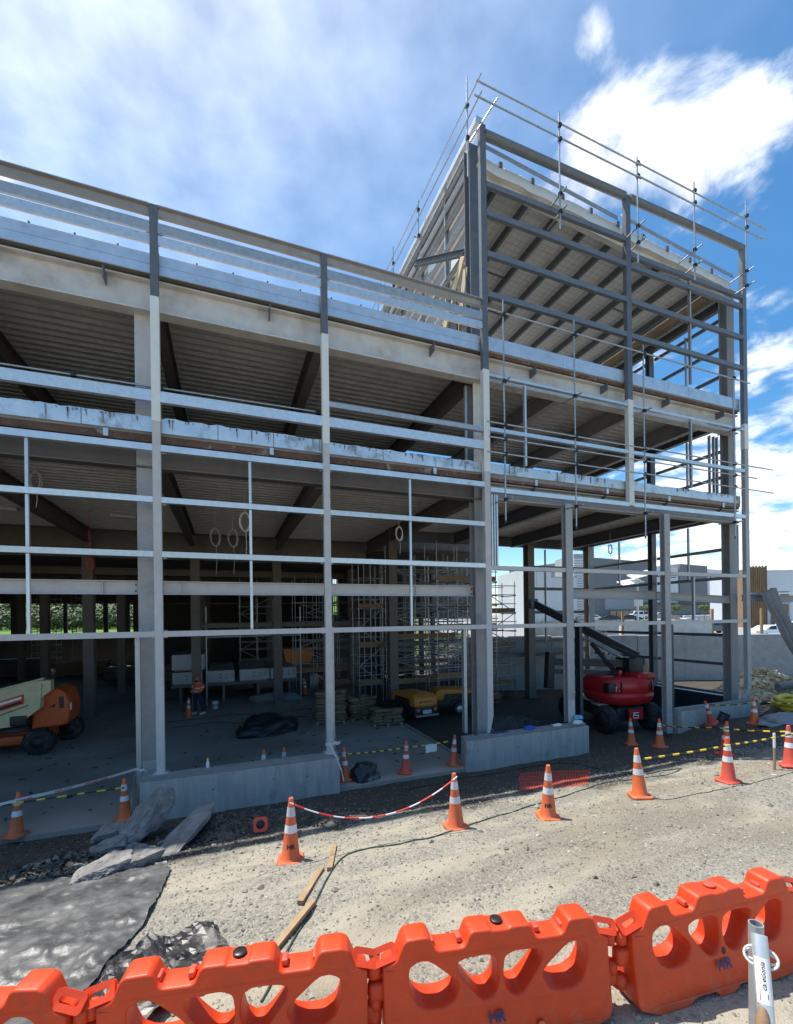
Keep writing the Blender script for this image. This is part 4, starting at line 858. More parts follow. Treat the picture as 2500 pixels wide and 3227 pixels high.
# ------------------------------------------------------------------ loose stones on the gravel
def scatter_stones(name, n, x0, x1, y0, y1, smin, smax, m, label, seed, bias=1.0, keep=None):
    rr = random.Random(seed); mb = MB(); vs = []; fs = []
    octf = [(0, 2, 4), (2, 1, 4), (1, 3, 4), (3, 0, 4), (2, 0, 5), (1, 2, 5), (3, 1, 5), (0, 3, 5)]
    for i in range(n):
        x = rr.uniform(x0, x1); y = y0 + (y1 - y0) * rr.random() ** bias
        if keep and not keep(x, y): continue
        s = smin + (smax - smin) * rr.random() ** 3.0; z = ground_z(x, y) + s * .12; a = rr.uniform(0, 6.28); ca, sa = math.cos(a), math.sin(a); fl = rr.uniform(.35, .8); el = rr.uniform(.6, 1.0); b = len(vs)
        for (px, py, pz) in ((1, 0, 0), (-1, 0, 0), (0, 1, 0), (0, -1, 0), (0, 0, 1), (0, 0, -1)):
            px = px * s * rr.uniform(.75, 1.2) + rr.uniform(-.3, .3) * s; py = py * s * el * rr.uniform(.75, 1.2) + rr.uniform(-.3, .3) * s; pz = pz * s * fl + rr.uniform(-.15, .15) * s
            vs.append((x + px * ca - py * sa, y + px * sa + py * ca, z + pz))
        fs += [tuple(b + q for q in f) for f in octf]
    mb.v = vs; mb.f = fs; mb.smooth = [False] * len(fs)
    me = mb.mesh(name); me.materials.append(m); o = bpy.data.objects.new(name, me); COL.objects.link(o); o['kind'] = 'stuff'; o['label'] = label; o['category'] = 'gravel'
    return o
def stone_mat(name, c1, c2, c3):
    m = bpy.data.materials.new(name); m.use_nodes = True; t = m.node_tree; b = t.nodes['Principled BSDF']; b.inputs['Roughness'].default_value = 0.9; b.inputs['Specular IOR Level'].default_value = .25
    ge = N(t, 'ShaderNodeNewGeometry'); cr = N(t, 'ShaderNodeValToRGB'); t.links.new(ge.outputs['Random Per Island'], cr.inputs[0])
    e = cr.color_ramp.elements; e[0].color = (*c1, 1); e[1].color = (*c2, 1); k = e.new(.45); k.color = (*c3, 1); t.links.new(cr.outputs[0], b.inputs['Base Color']); return m
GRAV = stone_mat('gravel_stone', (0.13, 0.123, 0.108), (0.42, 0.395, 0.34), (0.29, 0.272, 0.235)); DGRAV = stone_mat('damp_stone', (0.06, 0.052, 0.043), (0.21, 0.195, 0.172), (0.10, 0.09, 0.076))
scatter_stones('gravel_stones', 42000, -11, 8, -9.3, -3.2, .005, .027, GRAV, 'loose pale crushed stone over the sunlit road', 1)
scatter_stones('larger_stones', 900, -11, 8, -9.3, -3.4, .02, .06, GRAV, 'larger loose stones dotted over the road', 4)
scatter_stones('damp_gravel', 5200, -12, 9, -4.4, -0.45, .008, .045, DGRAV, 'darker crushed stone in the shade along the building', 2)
def near_heap(x, y): return ((x + 5.5) / 1.1) ** 2 + ((y + 3.2) / .55) ** 2 < 1
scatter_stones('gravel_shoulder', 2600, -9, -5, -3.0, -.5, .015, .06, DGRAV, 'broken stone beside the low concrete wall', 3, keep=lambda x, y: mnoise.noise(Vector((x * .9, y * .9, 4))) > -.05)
def heap(name, cx, cy, rx, ry, h, m, label, cat, n, smin, smax, seed, rz=0.0):
    """gravel heap: a mound with stones over it"""
    mb = MB(); seg, ring = 26, 9; vs = [(cx, cy, ground_z(cx, cy) + h)]; fs = []
    for j in range(1, ring + 1):
        for i in range(seg):
            a = 2 * math.pi * i / seg; k = j / ring; q = 1 + .18 * mnoise.noise(Vector((math.cos(a) * 1.3 + seed, math.sin(a) * 1.3, k)))
            dx, dy = rx * k * q * math.cos(a), ry * k * q * math.sin(a); x = cx + dx * math.cos(rz) - dy * math.sin(rz); y = cy + dx * math.sin(rz) + dy * math.cos(rz)
            vs.append((x, y, ground_z(x, y) - .02 + h * (1 - k ** 1.4) * (1 + .25 * mnoise.noise(Vector((x * 3, y * 3, seed))))))
    for i in range(seg): fs.append((0, 1 + i, 1 + (i + 1) % seg))
    for j in range(ring - 1):
        for i in range(seg): a = 1 + j * seg + i; b_ = 1 + j * seg + (i + 1) % seg; fs.append((a, a + seg, b_ + seg, b_))
    mb.add(vs, fs, True); rr = random.Random(seed)
    for i in range(n):
        k = rr.random() ** .6; a = rr.uniform(0, 6.28); dx, dy = rx * k * math.cos(a), ry * k * math.sin(a); x = cx + dx * math.cos(rz) - dy * math.sin(rz); y = cy + dx * math.sin(rz) + dy * math.cos(rz); s = rr.uniform(smin, smax)
        p = Vector((x, y, ground_z(x, y) + h * (1 - k ** 1.4) + s * .1)); q = [p + Vector((rr.uniform(-1, 1), rr.uniform(-1, 1), rr.uniform(-.7, .7))).normalized() * s for _ in range(5)]
        mb.add(q, [(0, 1, 2), (0, 2, 3), (0, 3, 1), (4, 2, 1), (4, 3, 2), (4, 1, 3)])
    me = mb.mesh(name); me.materials.append(m if not isinstance(m, str) else MATS[m]); o = bpy.data.objects.new(name, me); COL.objects.link(o); o['kind'] = 'stuff'; o['label'] = label; o['category'] = cat; return o
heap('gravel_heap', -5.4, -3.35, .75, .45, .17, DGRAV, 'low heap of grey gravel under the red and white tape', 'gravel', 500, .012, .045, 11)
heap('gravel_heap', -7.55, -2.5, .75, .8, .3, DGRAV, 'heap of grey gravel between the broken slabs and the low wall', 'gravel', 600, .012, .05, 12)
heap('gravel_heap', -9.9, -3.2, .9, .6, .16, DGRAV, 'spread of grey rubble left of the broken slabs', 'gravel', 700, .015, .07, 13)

# ------------------------------------------------------------------ traffic cones
def make_cone(body, base):
    t = thing('traffic_cone', 'cone', 'traffic cone', (0, 0, 0), 0, 'traffic cones round the site')
    h, w = 0.9, 0.185; mb = MB()
    oc = [(w, w * .74), (w * .74, w), (-w * .74, w), (-w, w * .74), (-w, -w * .74), (-w * .74, -w), (w * .74, -w), (w, -w * .74)]
    n = 8; vs = [(x, y, 0.005) for x, y in oc] + [(x, y, .035) for x, y in oc] + [(x * .92, y * .92, .05) for x, y in oc]
    mb.add(vs, [(i, (i + 1) % n, n + (i + 1) % n, n + i) for i in range(n)] + [(n + i, n + (i + 1) % n, 2 * n + (i + 1) % n, 2 * n + i) for i in range(n)] + [tuple(range(n))[::-1], tuple(range(2 * n, 3 * n))])
    for i in range(0, 8, 2): mb.box(oc[i][0] * .8 - .02, oc[i][0] * .8 + .02, oc[i][1] * .8 - .02, oc[i][1] * .8 + .02, 0, .006)
    part('base', mb, base, t); part('hollow', MB().lathe([(.002, .003), (.115, .003), (.115, .0045), (.002, .0045)], 18), 'ink_black', t)  # black disc painted for the shade inside the hollow base
    def r(z): return .132 - (.132 - .034) * (z - .05) / (.9 - .05)
    part('body', MB().lathe([(.15, .05), (.145, .06), (r(.075), .08), (r(.42), .42), (r(.53), .53), (r(.66), .66), (r(.78), .78), (r(.9), .885), (r(.9) - .004, .9), (.022, .9), (.022, .84)], 22, cap=True), body, t)
    part('reflective_band', MB().lathe([(r(.42) + .0025, .42), (r(.53) + .0025, .53)], 22, cap=False), 'reflective', t); part('reflective_band', MB().lathe([(r(.645) + .0025, .645), (r(.775) + .0025, .775)], 22, cap=False), 'reflective', t)
    return t
def hr_mark(t, size=.085, z=.24, rz=0.0):
    tm = text_mb('HR', size, 0, bold=.004); r = .132 - (.098) * (z - .05) / .85
    vs = []
    for x, y, q in tm.v:
        a = x / r; vs.append(((r + .003 - q * .115) * math.sin(a), -(r + .003 - q * .115) * math.cos(a), z + q))
    tm.v = vs; o = part('stencil_mark', tm, 'ink_black', t); o.rotation_euler = (0, 0, rz); return o
cones = [ # x, y, z (None: ground), label, red, mark, tilt
 (-6.62, -5.09, None, 'orange cone nearest the camera, tied to the red and white tape, marked HR', 0, 1, 0),
 (-3.94, -5.13, None, 'orange cone holding the far end of the red and white tape', 0, 0, 0),
 (-2.37, -5.50, None, 'orange cone standing alone on the gravel, marked HR', 0, 1, 0),
 (-0.28, -5.53, None, 'orange cone at the left end of the near striped bar on the sunlit gravel', 0, 0, 0),
 (1.94, -5.70, None, 'faded red cone in the middle of the near striped bar on sunlit gravel', 1, 0, 0),
 (4.15, -5.61, None, 'red cone at the right edge where two striped bars meet', 1, 0, 0),
 (4.76, -3.84, None, 'red cone wrapped in torn white tape behind the faded red cone', 1, 0, 0),
 (5.25, -0.54, None, 'orange cone directly in front of the red boom lift', 0, 0, 0),
 (5.12, -1.69, None, 'orange cone by the lift tyre holding the left end of a long striped bar', 0, 0, 0),
 (9.12, -2.04, None, 'orange cone on dark soil beside the yellow pipe', 0, 0, 0),
 (-11.55, -0.27, 0.0, 'orange cone at the far left end of the left striped bar', 0, 0, 0),
 (-9.60, -0.24, 0.0, 'orange cone beside the left end of the long low wall', 0, 0, 0),
 (-4.47, 0.13, 0.0, 'orange cone beside the black bag at the slab entrance', 0, 0, 0),
 (-2.76, 0.0, 0.0, 'red cone in the middle of the slab entrance', 1, 0, 0),
 (-1.20, 0.06, 0.0, 'orange cone at the right side of the slab entrance', 0, 0, 0),
 (-9.1, 10.6, 0.0, 'orange cone standing inside beside the worker', 0, 0, 0),
 (-6.55, 0.75, 0.0, 'cone whose tip shows above the long low wall, the left of the two', 0, 0, 0),
 (-6.05, 0.75, 0.0, 'cone whose tip shows above the long low wall, the right of the two', 0, 0, 0),
 (-0.9, 15.5, 0.0, 'small far cone inside left of the dark rear column', 1, 0, 0), (-0.35, 15.4, 0.0, 'small far cone inside close to the dark rear column', 1, 0, 0), (-1.9, 16.5, 0.0, 'small far cone inside beyond the sacks', 1, 0, 0),
 (-3.2, 14.4, 0.0, 'small cone inside right of the wrapped packs, the nearer one', 0, 0, 0), (-3.1, 15.6, 0.0, 'small cone inside right of the wrapped packs, the farther one', 0, 0, 0)]
proto = {0: make_cone('cone_orange', 'cone_base'), 1: make_cone('cone_red', 'cone_red')}; used = {0: False, 1: False}
CONE = {}
rr = random.Random(21)
for k, (x, y, z, lab, red, mark, tilt) in enumerate(cones):
    c = copy_tree(proto[red]) if used[red] else None
    if c is None: c = copy_tree(proto[red]); used[red] = True
    c.location = (x, y, (ground_z(x, y) if z is None else z) + .004); c.rotation_euler = (rr.uniform(-.05, .05), rr.uniform(-.05, .05), YR + rr.uniform(-.5, .5)); c['label'] = lab
    if mark: hr_mark(c, rz=-c.rotation_euler.z + math.atan2(CAM.x - x, -(CAM.y - y)) )
    CONE[k] = (x, y, c.location.z)
c = copy_tree(proto[1]); c.location = (10.0, -0.62, ground_z(10, -.62) + .03); c.rotation_euler = (R(-8), R(-20), .3); c['label'] = 'red cone leaning against the right low wall'
c.location = (8.95, -0.75, ground_z(8.95, -.75) + .02); LEAN = (8.65, -0.65, ground_z(8.95, -.75))
c = copy_tree(proto[1]); c.location = (-6.92, -3.36, ground_z(-6.92, -3.4) + .17); c.rotation_euler = (R(-112), 0, R(-6)); c.scale = (.66, .66, .66); c['label'] = 'small fallen red cone lying with its square base towards the camera'
for t in proto.values():
    for ch in list(t.children): bpy.data.objects.remove(ch)
    bpy.data.objects.remove(t)

# ------------------------------------------------------------------ striped bars and tapes
def striped_bar(pts, label, r=.017, seg=.16, gap=.2, sag=0.0, group='striped bars between the cones', yw='tape_yellow', bk='tape_black'):
    pts = [Vector(p) for p in pts]; t = thing('striped_bar', label, 'barrier bar', pts[0], 0, group); base = pts[0]
    fine = []
    for a, b in zip(pts[:-1], pts[1:]):
        n = max(4, int((b - a).length / .05))
        for i in range(n): k = i / n; p = a.lerp(b, k); p.z -= sag * 4 * k * (1 - k); fine.append(p - base)
    fine.append(pts[-1] - base)
    part('pole', MB().path(fine, r, 8), bk, t)
    L_ = [0]
    for a, b in zip(fine[:-1], fine[1:]): L_.append(L_[-1] + (b - a).length)
    def at_(s):
        for i in range(len(L_) - 1):
            if L_[i + 1] >= s: k = (s - L_[i]) / max(1e-6, L_[i + 1] - L_[i]); return fine[i].lerp(fine[i + 1], k)
        return fine[-1]
    s = .05; rr = random.Random(len(label))
    while s < L_[-1] - .1:
        l = seg * rr.uniform(.8, 1.2); n = 4; part('yellow_band', MB().path([at_(min(s + l * i / n, L_[-1])) for i in range(n + 1)], r * 1.14, 8), yw, t); s += l + gap * rr.uniform(.85, 1.15)
    return t
def ct(k, h=.72): x, y, z = CONE[k]; return (x, y - .06, z + h)
striped_bar([(-13.3, -.45, .64), ct(10, .70), ct(11, .72)], 'yellow and black bar across the left opening')
striped_bar([ct(12), ct(13, .73), ct(14, .75)], 'yellow and black bar across the slab entrance', seg=.13, gap=.12, sag=.02)
striped_bar([ct(3, .72), ct(4, .76), ct(5, .74)], 'yellow and black bar nearest the camera at the right', seg=.13, gap=.2, sag=.015)
striped_bar([ct(8, .7), (4.7, -3.6, 1.35), ct(5, .78)], 'long yellow and black bar in front of the red boom lift', seg=.17, gap=.24, sag=.03)
striped_bar([(LEAN[0], LEAN[1], LEAN[2] + .75), ct(9, .78)], 'sagging yellow and black bar by the right low wall', seg=.13, gap=.19, sag=.09)
striped_bar([ct(9, .78), (12.4, -2.9, 1.25)], 'yellow and black bar running right past the yellow pipe', seg=.16, gap=.2, sag=.05)
t = striped_bar([ct(0, .86), ct(1, .86)], 'red and white striped tape sagging between two orange cones', r=.011, seg=.2, gap=.2, sag=.42, group=None, yw='tape_red', bk='tape_white')
t.name = 'striped_tape'; t['category'] = 'tape'
for ch in t.children:
    if ch.name.startswith('yellow_band'): ch.name = 'red_band'
if 'group' in t: del t['group']
def ribbon(pts, w, n=40):
    """flat tape through the points, standing on edge and twisting slightly"""
    pts = [Vector(p) for p in pts]; fine = []
    for a, b in zip(pts[:-1], pts[1:]):
        for i in range(n): k = i / n; p = a.lerp(b, k); p.z -= .03 * 4 * k * (1 - k); fine.append(p)
    fine.append(pts[-1]); vs = []; fs = []
    for i, p in enumerate(fine):
        up = Vector((0.25 * math.sin(i * .11), -.35 + .25 * math.sin(i * .07), 1)).normalized(); vs += [tuple(p - up * w / 2), tuple(p + up * w / 2)]
    for i in range(len(fine) - 1): fs.append((2 * i, 2 * i + 2, 2 * i + 3, 2 * i + 1))
    return MB().add(vs, fs, True)
tp = thing('danger_tape', 'white danger tape with red lettering tied to the left door jamb', 'tape', (-9.3, .1, 0))
A_, B_ = Vector((-13.4, -.6, .62)), Vector((-9.36, .02, 1.02)); wpart('ribbon', ribbon([A_, A_.lerp(B_, .5) + Vector((0, -.02, -.05)), B_], .075), 'tape_white', tp)
wpart('tape_knot', ribbon([(-9.4, .0, 1.02), (-9.25, -.05, 1.0), (-9.2, .1, .9)], .05, 6).add(*(lambda q: (q.v, q.f))(ribbon([(-9.42, -.05, 1.0), (-9.44, -.3, .7), (-9.46, -.35, .35), (-9.5, -.45, .0)], .04, 6))), 'tape_white', tp)
dv = (B_ - A_).normalized(); ax_ = math.atan2(dv.y, dv.x)
for k, (f_, txt) in enumerate(((.66, 'KEEP OUT'), (.8, 'DANGER KEEP'), (.5, 'DANGER'))):
    p = A_.lerp(B_, f_) + Vector((0, -.025, -.035 - .03 * (1 - abs(f_ - .5) * 2)))
    wpart('lettering', xform(text_mb(txt, .066, 0, bold=.0015), Matrix.Translation(p) @ Matrix.Rotation(ax_, 4, 'Z') @ Matrix.Rotation(-math.asin(dv.z), 4, 'Y') @ Matrix.Rotation(R(-16), 4, 'X')), 'ink_red', tp)
tp2 = thing('danger_tape', 'white danger tape knotted round the middle post and hanging down the wall end', 'tape', (-4.9, -.2, 0.9))
wpart('ribbon', ribbon([(-5.06, -.14, 1.12), (-4.8, -.16, 1.14), (-4.66, -.1, 1.12)], .09, 6), 'tape_white', tp2); wpart('tape_end', ribbon([(-4.98, -.18, 1.2), (-4.92, -.24, 1.05), (-4.85, -.45, .86), (-4.72, -.46, .5), (-4.66, -.45, .2)], .07, 6), 'tape_white', tp2); wpart('tape_end', ribbon([(-5.03, -.18, 1.15), (-5.05, -.24, .92), (-4.9, -.3, .9)], .05, 6), 'tape_white', tp2)
wpart('lettering', xform(text_mb('KEEP OUT', .055, 0), Matrix.Translation((-4.765, -.495, .66)) @ Matrix.Rotation(R(70), 4, 'Y')), 'ink_red', tp2)
bx_ = (Vector(ct(13, .73)) + Vector(ct(14, .75))) / 2 + Vector((.0, -.04, -.02))
single('notice_sheet', MB().add([(-.17, 0, -.22), (.17, .01, -.2), (.17, 0, .02), (0, -.02, .02), (-.17, 0, .02)], [(0, 1, 2, 3, 4)]), 'white_paint', 'white notice sheet hanging from the bar across the slab entrance', 'notice', loc=bx_, rz=-.1)

# ------------------------------------------------------------------ water filled barriers
def barrier_mesh():
    Lh, H = 0.93, 0.86
    top = [(-Lh, .66), (-.83, .70), (-.775, .83), (-.745, .855), (-.60, .86), (-.575, .845), (-.535, .765), (-.505, .745), (-.315, .745), (-.285, .765), (-.25, .845), (-.225, .86), (-.09, .86), (-.07, .848), (.07, .848), (.09, .86), (.225, .86), (.25, .845), (.285, .765), (.315, .745), (.505, .745), (.535, .765), (.575, .845), (.60, .86), (.745, .86), (.79, .835), (.85, .70), (Lh, .66)]
    side_r = [(Lh, .62), (Lh, .60), (Lh, .36), (Lh, .12), (Lh - .03, .06)]; bot = [(.72, .0), (.42, .0), (.36, .06), (.14, .06), (.08, .0), (-.08, .0), (-.14, .06), (-.36, .06), (-.42, .0), (-.72, .0)]
    outline = top + side_r + bot + [(-a, b) for a, b in side_r[::-1]]
    holes = [[(-.70, .60), (-.64, .635), (-.57, .63), (-.40, .49), (-.385, .44), (-.42, .375), (-.50, .35), (-.60, .355), (-.67, .40), (-.705, .50)],
             [(-.32, .60), (-.26, .625), (-.12, .63), (-.06, .60), (-.045, .50), (-.06, .41), (-.11, .365), (-.17, .37), (-.22, .42), (-.315, .54)]]
    holes += [[(-a, b) for a, b in h][::-1] for h in holes]
    cu = bpy.data.curves.new('outline', 'CURVE'); cu.dimensions = '2D'; cu.fill_mode = 'BOTH'
    def spl(pts, w=.22, rounds=2):
        # corner rounding by chaikin
        for _ in range(rounds): pts = [q for i in range(len(pts)) for q in ((pts[i][0] * (1 - w) + pts[(i + 1) % len(pts)][0] * w, pts[i][1] * (1 - w) + pts[(i + 1) % len(pts)][1] * w), (pts[i][0] * w + pts[(i + 1) % len(pts)][0] * (1 - w), pts[i][1] * w + pts[(i + 1) % len(pts)][1] * (1 - w)))]
        s = cu.splines.new('POLY'); s.points.add(len(pts) - 1); s.use_cyclic_u = True
        for q, p in zip(s.points, pts): q.co = (p[0], p[1], 0, 1)
    spl(outline, .12)
    for h in holes:
        mx_, mz_ = sum(p[0] for p in h) / len(h), sum(p[1] for p in h) / len(h); spl([(mx_ + (a - mx_) * 1.25, mz_ + .01 + (b - mz_) * 1.24) for a, b in h], .16)
    cu.extrude = 0.08; cu.bevel_depth = 0.018; cu.bevel_resolution = 3; cu.offset = -0.015
    ob = bpy.data.objects.new('outline', cu); COL.objects.link(ob); dg = bpy.context.evaluated_depsgraph_get(); me = bpy.data.meshes.new_from_object(ob.evaluated_get(dg))
    mb = MB(); vs = []
    for v in me.vertices:
        x, z, y = v.co.x, v.co.y, v.co.z; k = 1.0 + .7 * (1 - smooth01(z, .02, .62)); k *= 1 - .12 * smooth01(abs(x), .7, .93)
        vs.append((x, -y * k, z))
    mb.add(vs, [tuple(p.vertices) for p in me.polygons], True); bpy.data.objects.remove(ob); bpy.data.curves.remove(cu); bpy.data.meshes.remove(me)
    bm = bmesh.new()
    for v in mb.v: bm.verts.new(v)
    bm.verts.ensure_lookup_table()
    for f in mb.f:
        try: bm.faces.new([bm.verts[i] for i in f])
        except ValueError: pass
    bmesh.ops.remove_doubles(bm, verts=bm.verts, dist=.0008); bmesh.ops.recalc_face_normals(bm, faces=bm.faces)
    out = bpy.data.meshes.new('barrier_body'); bm.to_mesh(out); bm.free(); out.polygons.foreach_set('use_smooth', [len(p.vertices) <= 4 and abs(p.normal.y) < .999 for p in out.polygons]); out.materials.append(MATS['barrier_plastic']); return out
BODY = barrier_mesh()
def handle_mesh():
    """grab tab with a long slot"""
    def rr_(w, h, r, n=6): return [(sx * (w - r) + r * math.cos(a0 + i * math.pi / 2 / n), sz * (h - r) + r * math.sin(a0 + i * math.pi / 2 / n)) for sx, sz, a0 in ((1, 1, 0), (-1, 1, math.pi / 2), (-1, -1, math.pi), (1, -1, 1.5 * math.pi)) for i in range(n + 1)]
    a, b = rr_(.105, .062, .03), rr_(.066, .02, .018); n = len(a); rows = []
    for pts, y in ((b, -.012), (b, .012), (a, .016), (a, -.016)): rows.append([(x, y, z) for x, z in pts])
    vs = [p for r in rows for p in r]; fs = []
    for j in range(4): k = (j + 1) % 4; fs += [(j * n + i, j * n + (i + 1) % n, k * n + (i + 1) % n, k * n + i) for i in range(n)]
    return _mesh(MB().add(vs, fs), 'handle', 'barrier_tab')
HANDLE = handle_mesh()
def barrier(r0, D0, deg, label, cap='black', marks=()):
    """r0, D0: left handle end in the yard frame; deg: turn of the barrier from that frame's axis"""
    a = R(deg); L_ = 2.03; mx, md = r0 + L_ / 2 * math.cos(a), D0 + L_ / 2 * math.sin(a); x, y = CAM.x + mx * CY + md * SY, CAM.y - mx * SY + md * CY
    t = thing('water_barrier', label, 'barrier', (x, y, 1.085), YR + a, 'orange plastic barriers along the road')
    o = bpy.data.objects.new('body', BODY); COL.objects.link(o); o.parent = t
    for s in (-1, 1):
        o = bpy.data.objects.new('handle', HANDLE); COL.objects.link(o); o.parent = t; o.location = (s * .925, -.03, .725); o.rotation_euler = (R(-38), s * R(16), 0)
        part('link_hook', MB().rbox(s * .97 - .075, s * .97 + .075, -.05, .05, .25 + .16 * (s > 0) * -1 + .12, .40 + .16 * (s > 0) * -1 + .12, .035), 'barrier_plastic', t)
        part('link_hook', MB().lathe([(.03, .30 if s > 0 else .18), (.058, .315 if s > 0 else .195), (.058, .40 if s > 0 else .28), (.03, .415 if s > 0 else .30)], 14, (s * 1.0, 0, 0)), 'barrier_plastic', t)
        part('link_hook', MB().lathe([(.03, .55), (.052, .56), (.052, .65), (.03, .66)], 14, (s * .985, 0, 0)), 'barrier_plastic', t)
        for sx in (.325, .55): part('peg_recess', MB().rbox(s * sx - .022, s * sx + .022, -.045, .045, .755, .80, .01), 'cone_red', t)
    part('filler_cap', MB().lathe([(.005, .862), (.05, .862), (.05, .874), (.045, .878), (.005, .878)], 18, (.0, .01, -.004)), 'black_plastic' if cap == 'black' else 'cone_red', t)
    def hy(z): return -(.07 + .028) * (1.0 + .7 * (1 - smooth01(z, .02, .62)))
    for (mx_, mz, txt, size) in marks:
        tm = text_mb(txt, size, 0, bold=.004); tm.v = [(p[0] + mx_, hy(mz + p[2]) - .003, mz + p[2]) for p in tm.v]; part('stencil_mark', tm, 'ink_navy', t)
        if size > .1: part('stencil_mark', MB().add([(mx_ + .012 + .022 * math.cos(q), hy(mz + .1 + .03 * math.sin(q)) - .003, mz + .105 + .03 * math.sin(q)) for q in [i * .524 for i in range(12)]], [tuple(range(12))]), 'ink_black', t)
    part('drain_plug', MB().lathe([(.004, -.01), (.03, -.01), (.034, 0), (.004, 0)], 16, (.3, hy(.12) - .002, .12), 'Y'), 'cone_base', t)
    return t
barrier(-4.21, 3.0, 1.5, 'orange plastic barrier cut off by the left edge of the picture')
barrier(-2.19, 3.09, 9.2, 'orange plastic barrier in front of the black plastic sheet')
barrier(-.23, 3.41, 9.0, 'orange plastic barrier in the middle of the row with a black cap, marked HR', marks=((-.06, .22, 'HR', .10),))
barrier(1.82, 3.72, 15.5, 'orange plastic barrier behind the labelled scaffold tube', cap='red', marks=((-.02, .26, 'HR', .12),))

# ------------------------------------------------------------------ scaffold upright and rail beside the camera
def cw(r, D, Z): return Vector((CAM.x + r * CY + D * SY, CAM.y - r * SY + D * CY, Z))
sp = thing('scaffold_handrail', 'steel scaffold tube with a white label at the lower right corner', 'scaffold tube', cw(1.35, 1.68, 1.1))
U0, U1 = cw(1.338, 1.68, 1.1), cw(1.351, 1.68, 3.22)
up_ = MB().tube(U0, U1, .0242, 20, caps=False).tube(U1 - Vector((0, 0, .12)), U1, .0205, 20, caps=False); ring = []
dirv = (U1 - U0).normalized(); a1 = dirv.orthogonal().normalized(); b1 = dirv.cross(a1)
rv = [U1 + (a1 * math.cos(q) + b1 * math.sin(q)) * rad for rad in (.0242, .0205) for q in [2 * math.pi * i / 20 for i in range(20)]]; up_.add(rv, [(i, (i + 1) % 20, 20 + (i + 1) % 20, 20 + i) for i in range(20)])
wpart('upright', up_, 'galv_dull', sp)
T0, T1 = cw(1.297, 1.60, 3.236), cw(1.185, 1.41, 2.80)
wpart('inclined_rail', MB().tube(T1, T0, .0242, 20), 'galv', sp)
td = (T1 - T0).normalized(); tl = (T1 - T0).length; cn = (CAM - T0); cn = (cn - td * cn.dot(td)).normalized(); cb = td.cross(cn)
def onrail(s, ang, r=.0248): return T0 + td * s + (cn * math.cos(ang) + cb * math.sin(ang)) * r
lab_ = MB(); vs = []; n = 14
for i in range(9):
    for j in range(n + 1): vs.append(onrail(.068 + .135 * i / 8, -1.15 + 2.1 * j / n))
lab_.add(vs, [(i * (n + 1) + j, i * (n + 1) + j + 1, (i + 1) * (n + 1) + j + 1, (i + 1) * (n + 1) + j) for i in range(8) for j in range(n)], True)
lb = wpart('label_sticker', lab_, 'white_paint', sp)
tm = text_mb('caledonia', .034, 0, shear=.15, bold=.0006); w_ = max(p[0] for p in tm.v) - min(p[0] for p in tm.v); k_ = .082 / w_; sgn = 1
tm.v = [tuple(onrail(.122 - p[0] * k_, -.1 + p[2] * k_ * .85 / .0248, .0252)) for p in tm.v]; wpart('lettering', tm, 'ink_black', sp)
em = MB()
for (s0, s1, a0, a1_) in ((.172, .186, -.5, -.4), (.172, .186, .4, .5), (.171, .174, -.5, .5), (.184, .187, -.5, .5), (.186, .194, .4, .5)):
    em.add([onrail(s0, a0, .0252), onrail(s1, a0, .0252), onrail(s1, a1_, .0252), onrail(s0, a1_, .0252)], [(0, 1, 2, 3)])
wpart('emblem', em, 'ink_red', sp)
clip = MB(); q0 = T0 + td * .07
for s in (-1, 1):
    for j in range(4):
        pts = [q0 + cb * s * (.014 + .034 * math.sin(q)) + td * (.03 * math.cos(q) * (1 - .24 * j)) - cn * (.012 + .006 * j) for q in [math.pi * i / 10 for i in range(11)]]
        if j in (0, 2): clip.path(pts, .0045, 6)
wpart('plastic_clip', clip, 'white_paint', sp)
wpart('rubber_grip', MB().path([onrail(.212 + .03 * i, .35 + .06 * i, .012 + .012 * min(1, i)) for i in range(6)], [.012, .02, .023, .025, .026, .026], 12), 'ply', sp)

# ------------------------------------------------------------------ broken concrete, sheet, timber, cable
def chunk(name, pts_len, pts_w, pts_h, loc, rot, label, seed, m='rock', group='broken concrete by the low wall'):
    """angular broken lump: hull of random points, then split and roughened"""
    rr = random.Random(seed); bm = bmesh.new()
    for i in range(26):
        p = Vector((rr.uniform(-1, 1), rr.uniform(-1, 1), rr.uniform(-1, 1))); q = max(abs(p.x), abs(p.y), abs(p.z)); p = p / q * rr.uniform(.82, 1.0)
        p.y *= 1 - .3 * abs(p.x) ** 2; bm.verts.new((p.x * .5, p.y * .5, p.z * .5))
    r_ = bmesh.ops.convex_hull(bm, input=list(bm.verts)); bmesh.ops.delete(bm, geom=[v for v in bm.verts if not v.link_faces], context='VERTS')
    bmesh.ops.subdivide_edges(bm, edges=list(bm.edges), cuts=2, use_grid_fill=True); bmesh.ops.triangulate(bm, faces=list(bm.faces)); bmesh.ops.subdivide_edges(bm, edges=list(bm.edges), cuts=2, use_grid_fill=True); off = Vector((seed * 7.1, seed * 3.3, 0)); bm.normal_update()
    for v in bm.verts:
        w_ = Vector((v.co.x * pts_len, v.co.y * pts_w, v.co.z * pts_h)); d = mnoise.noise(w_ * 3.2 + off) * .06 + mnoise.noise(w_ * 9 + off) * .034 + abs(mnoise.noise(w_ * 19 + off)) * .026 + mnoise.noise(w_ * 41 + off) * .01
        v.co = w_ + v.normal * d * min(1, pts_h / .25)
    o = bpy.data.objects.new(name, _mesh(MB().bm(bm, smooth=False), name, m)); COL.objects.link(o); o.location = loc; o.rotation_euler = rot; return tag(o, label, 'rubble', group)
def gz(x, y, h=0.0): return (x, y, ground_z(x, y) + h)
chunk('broken_slab', 1.75, .56, .48, gz(-8.82, -2.0, .36), (R(14), R(-14), R(66)), 'long dark lump of broken concrete, largest of the pile', 1)
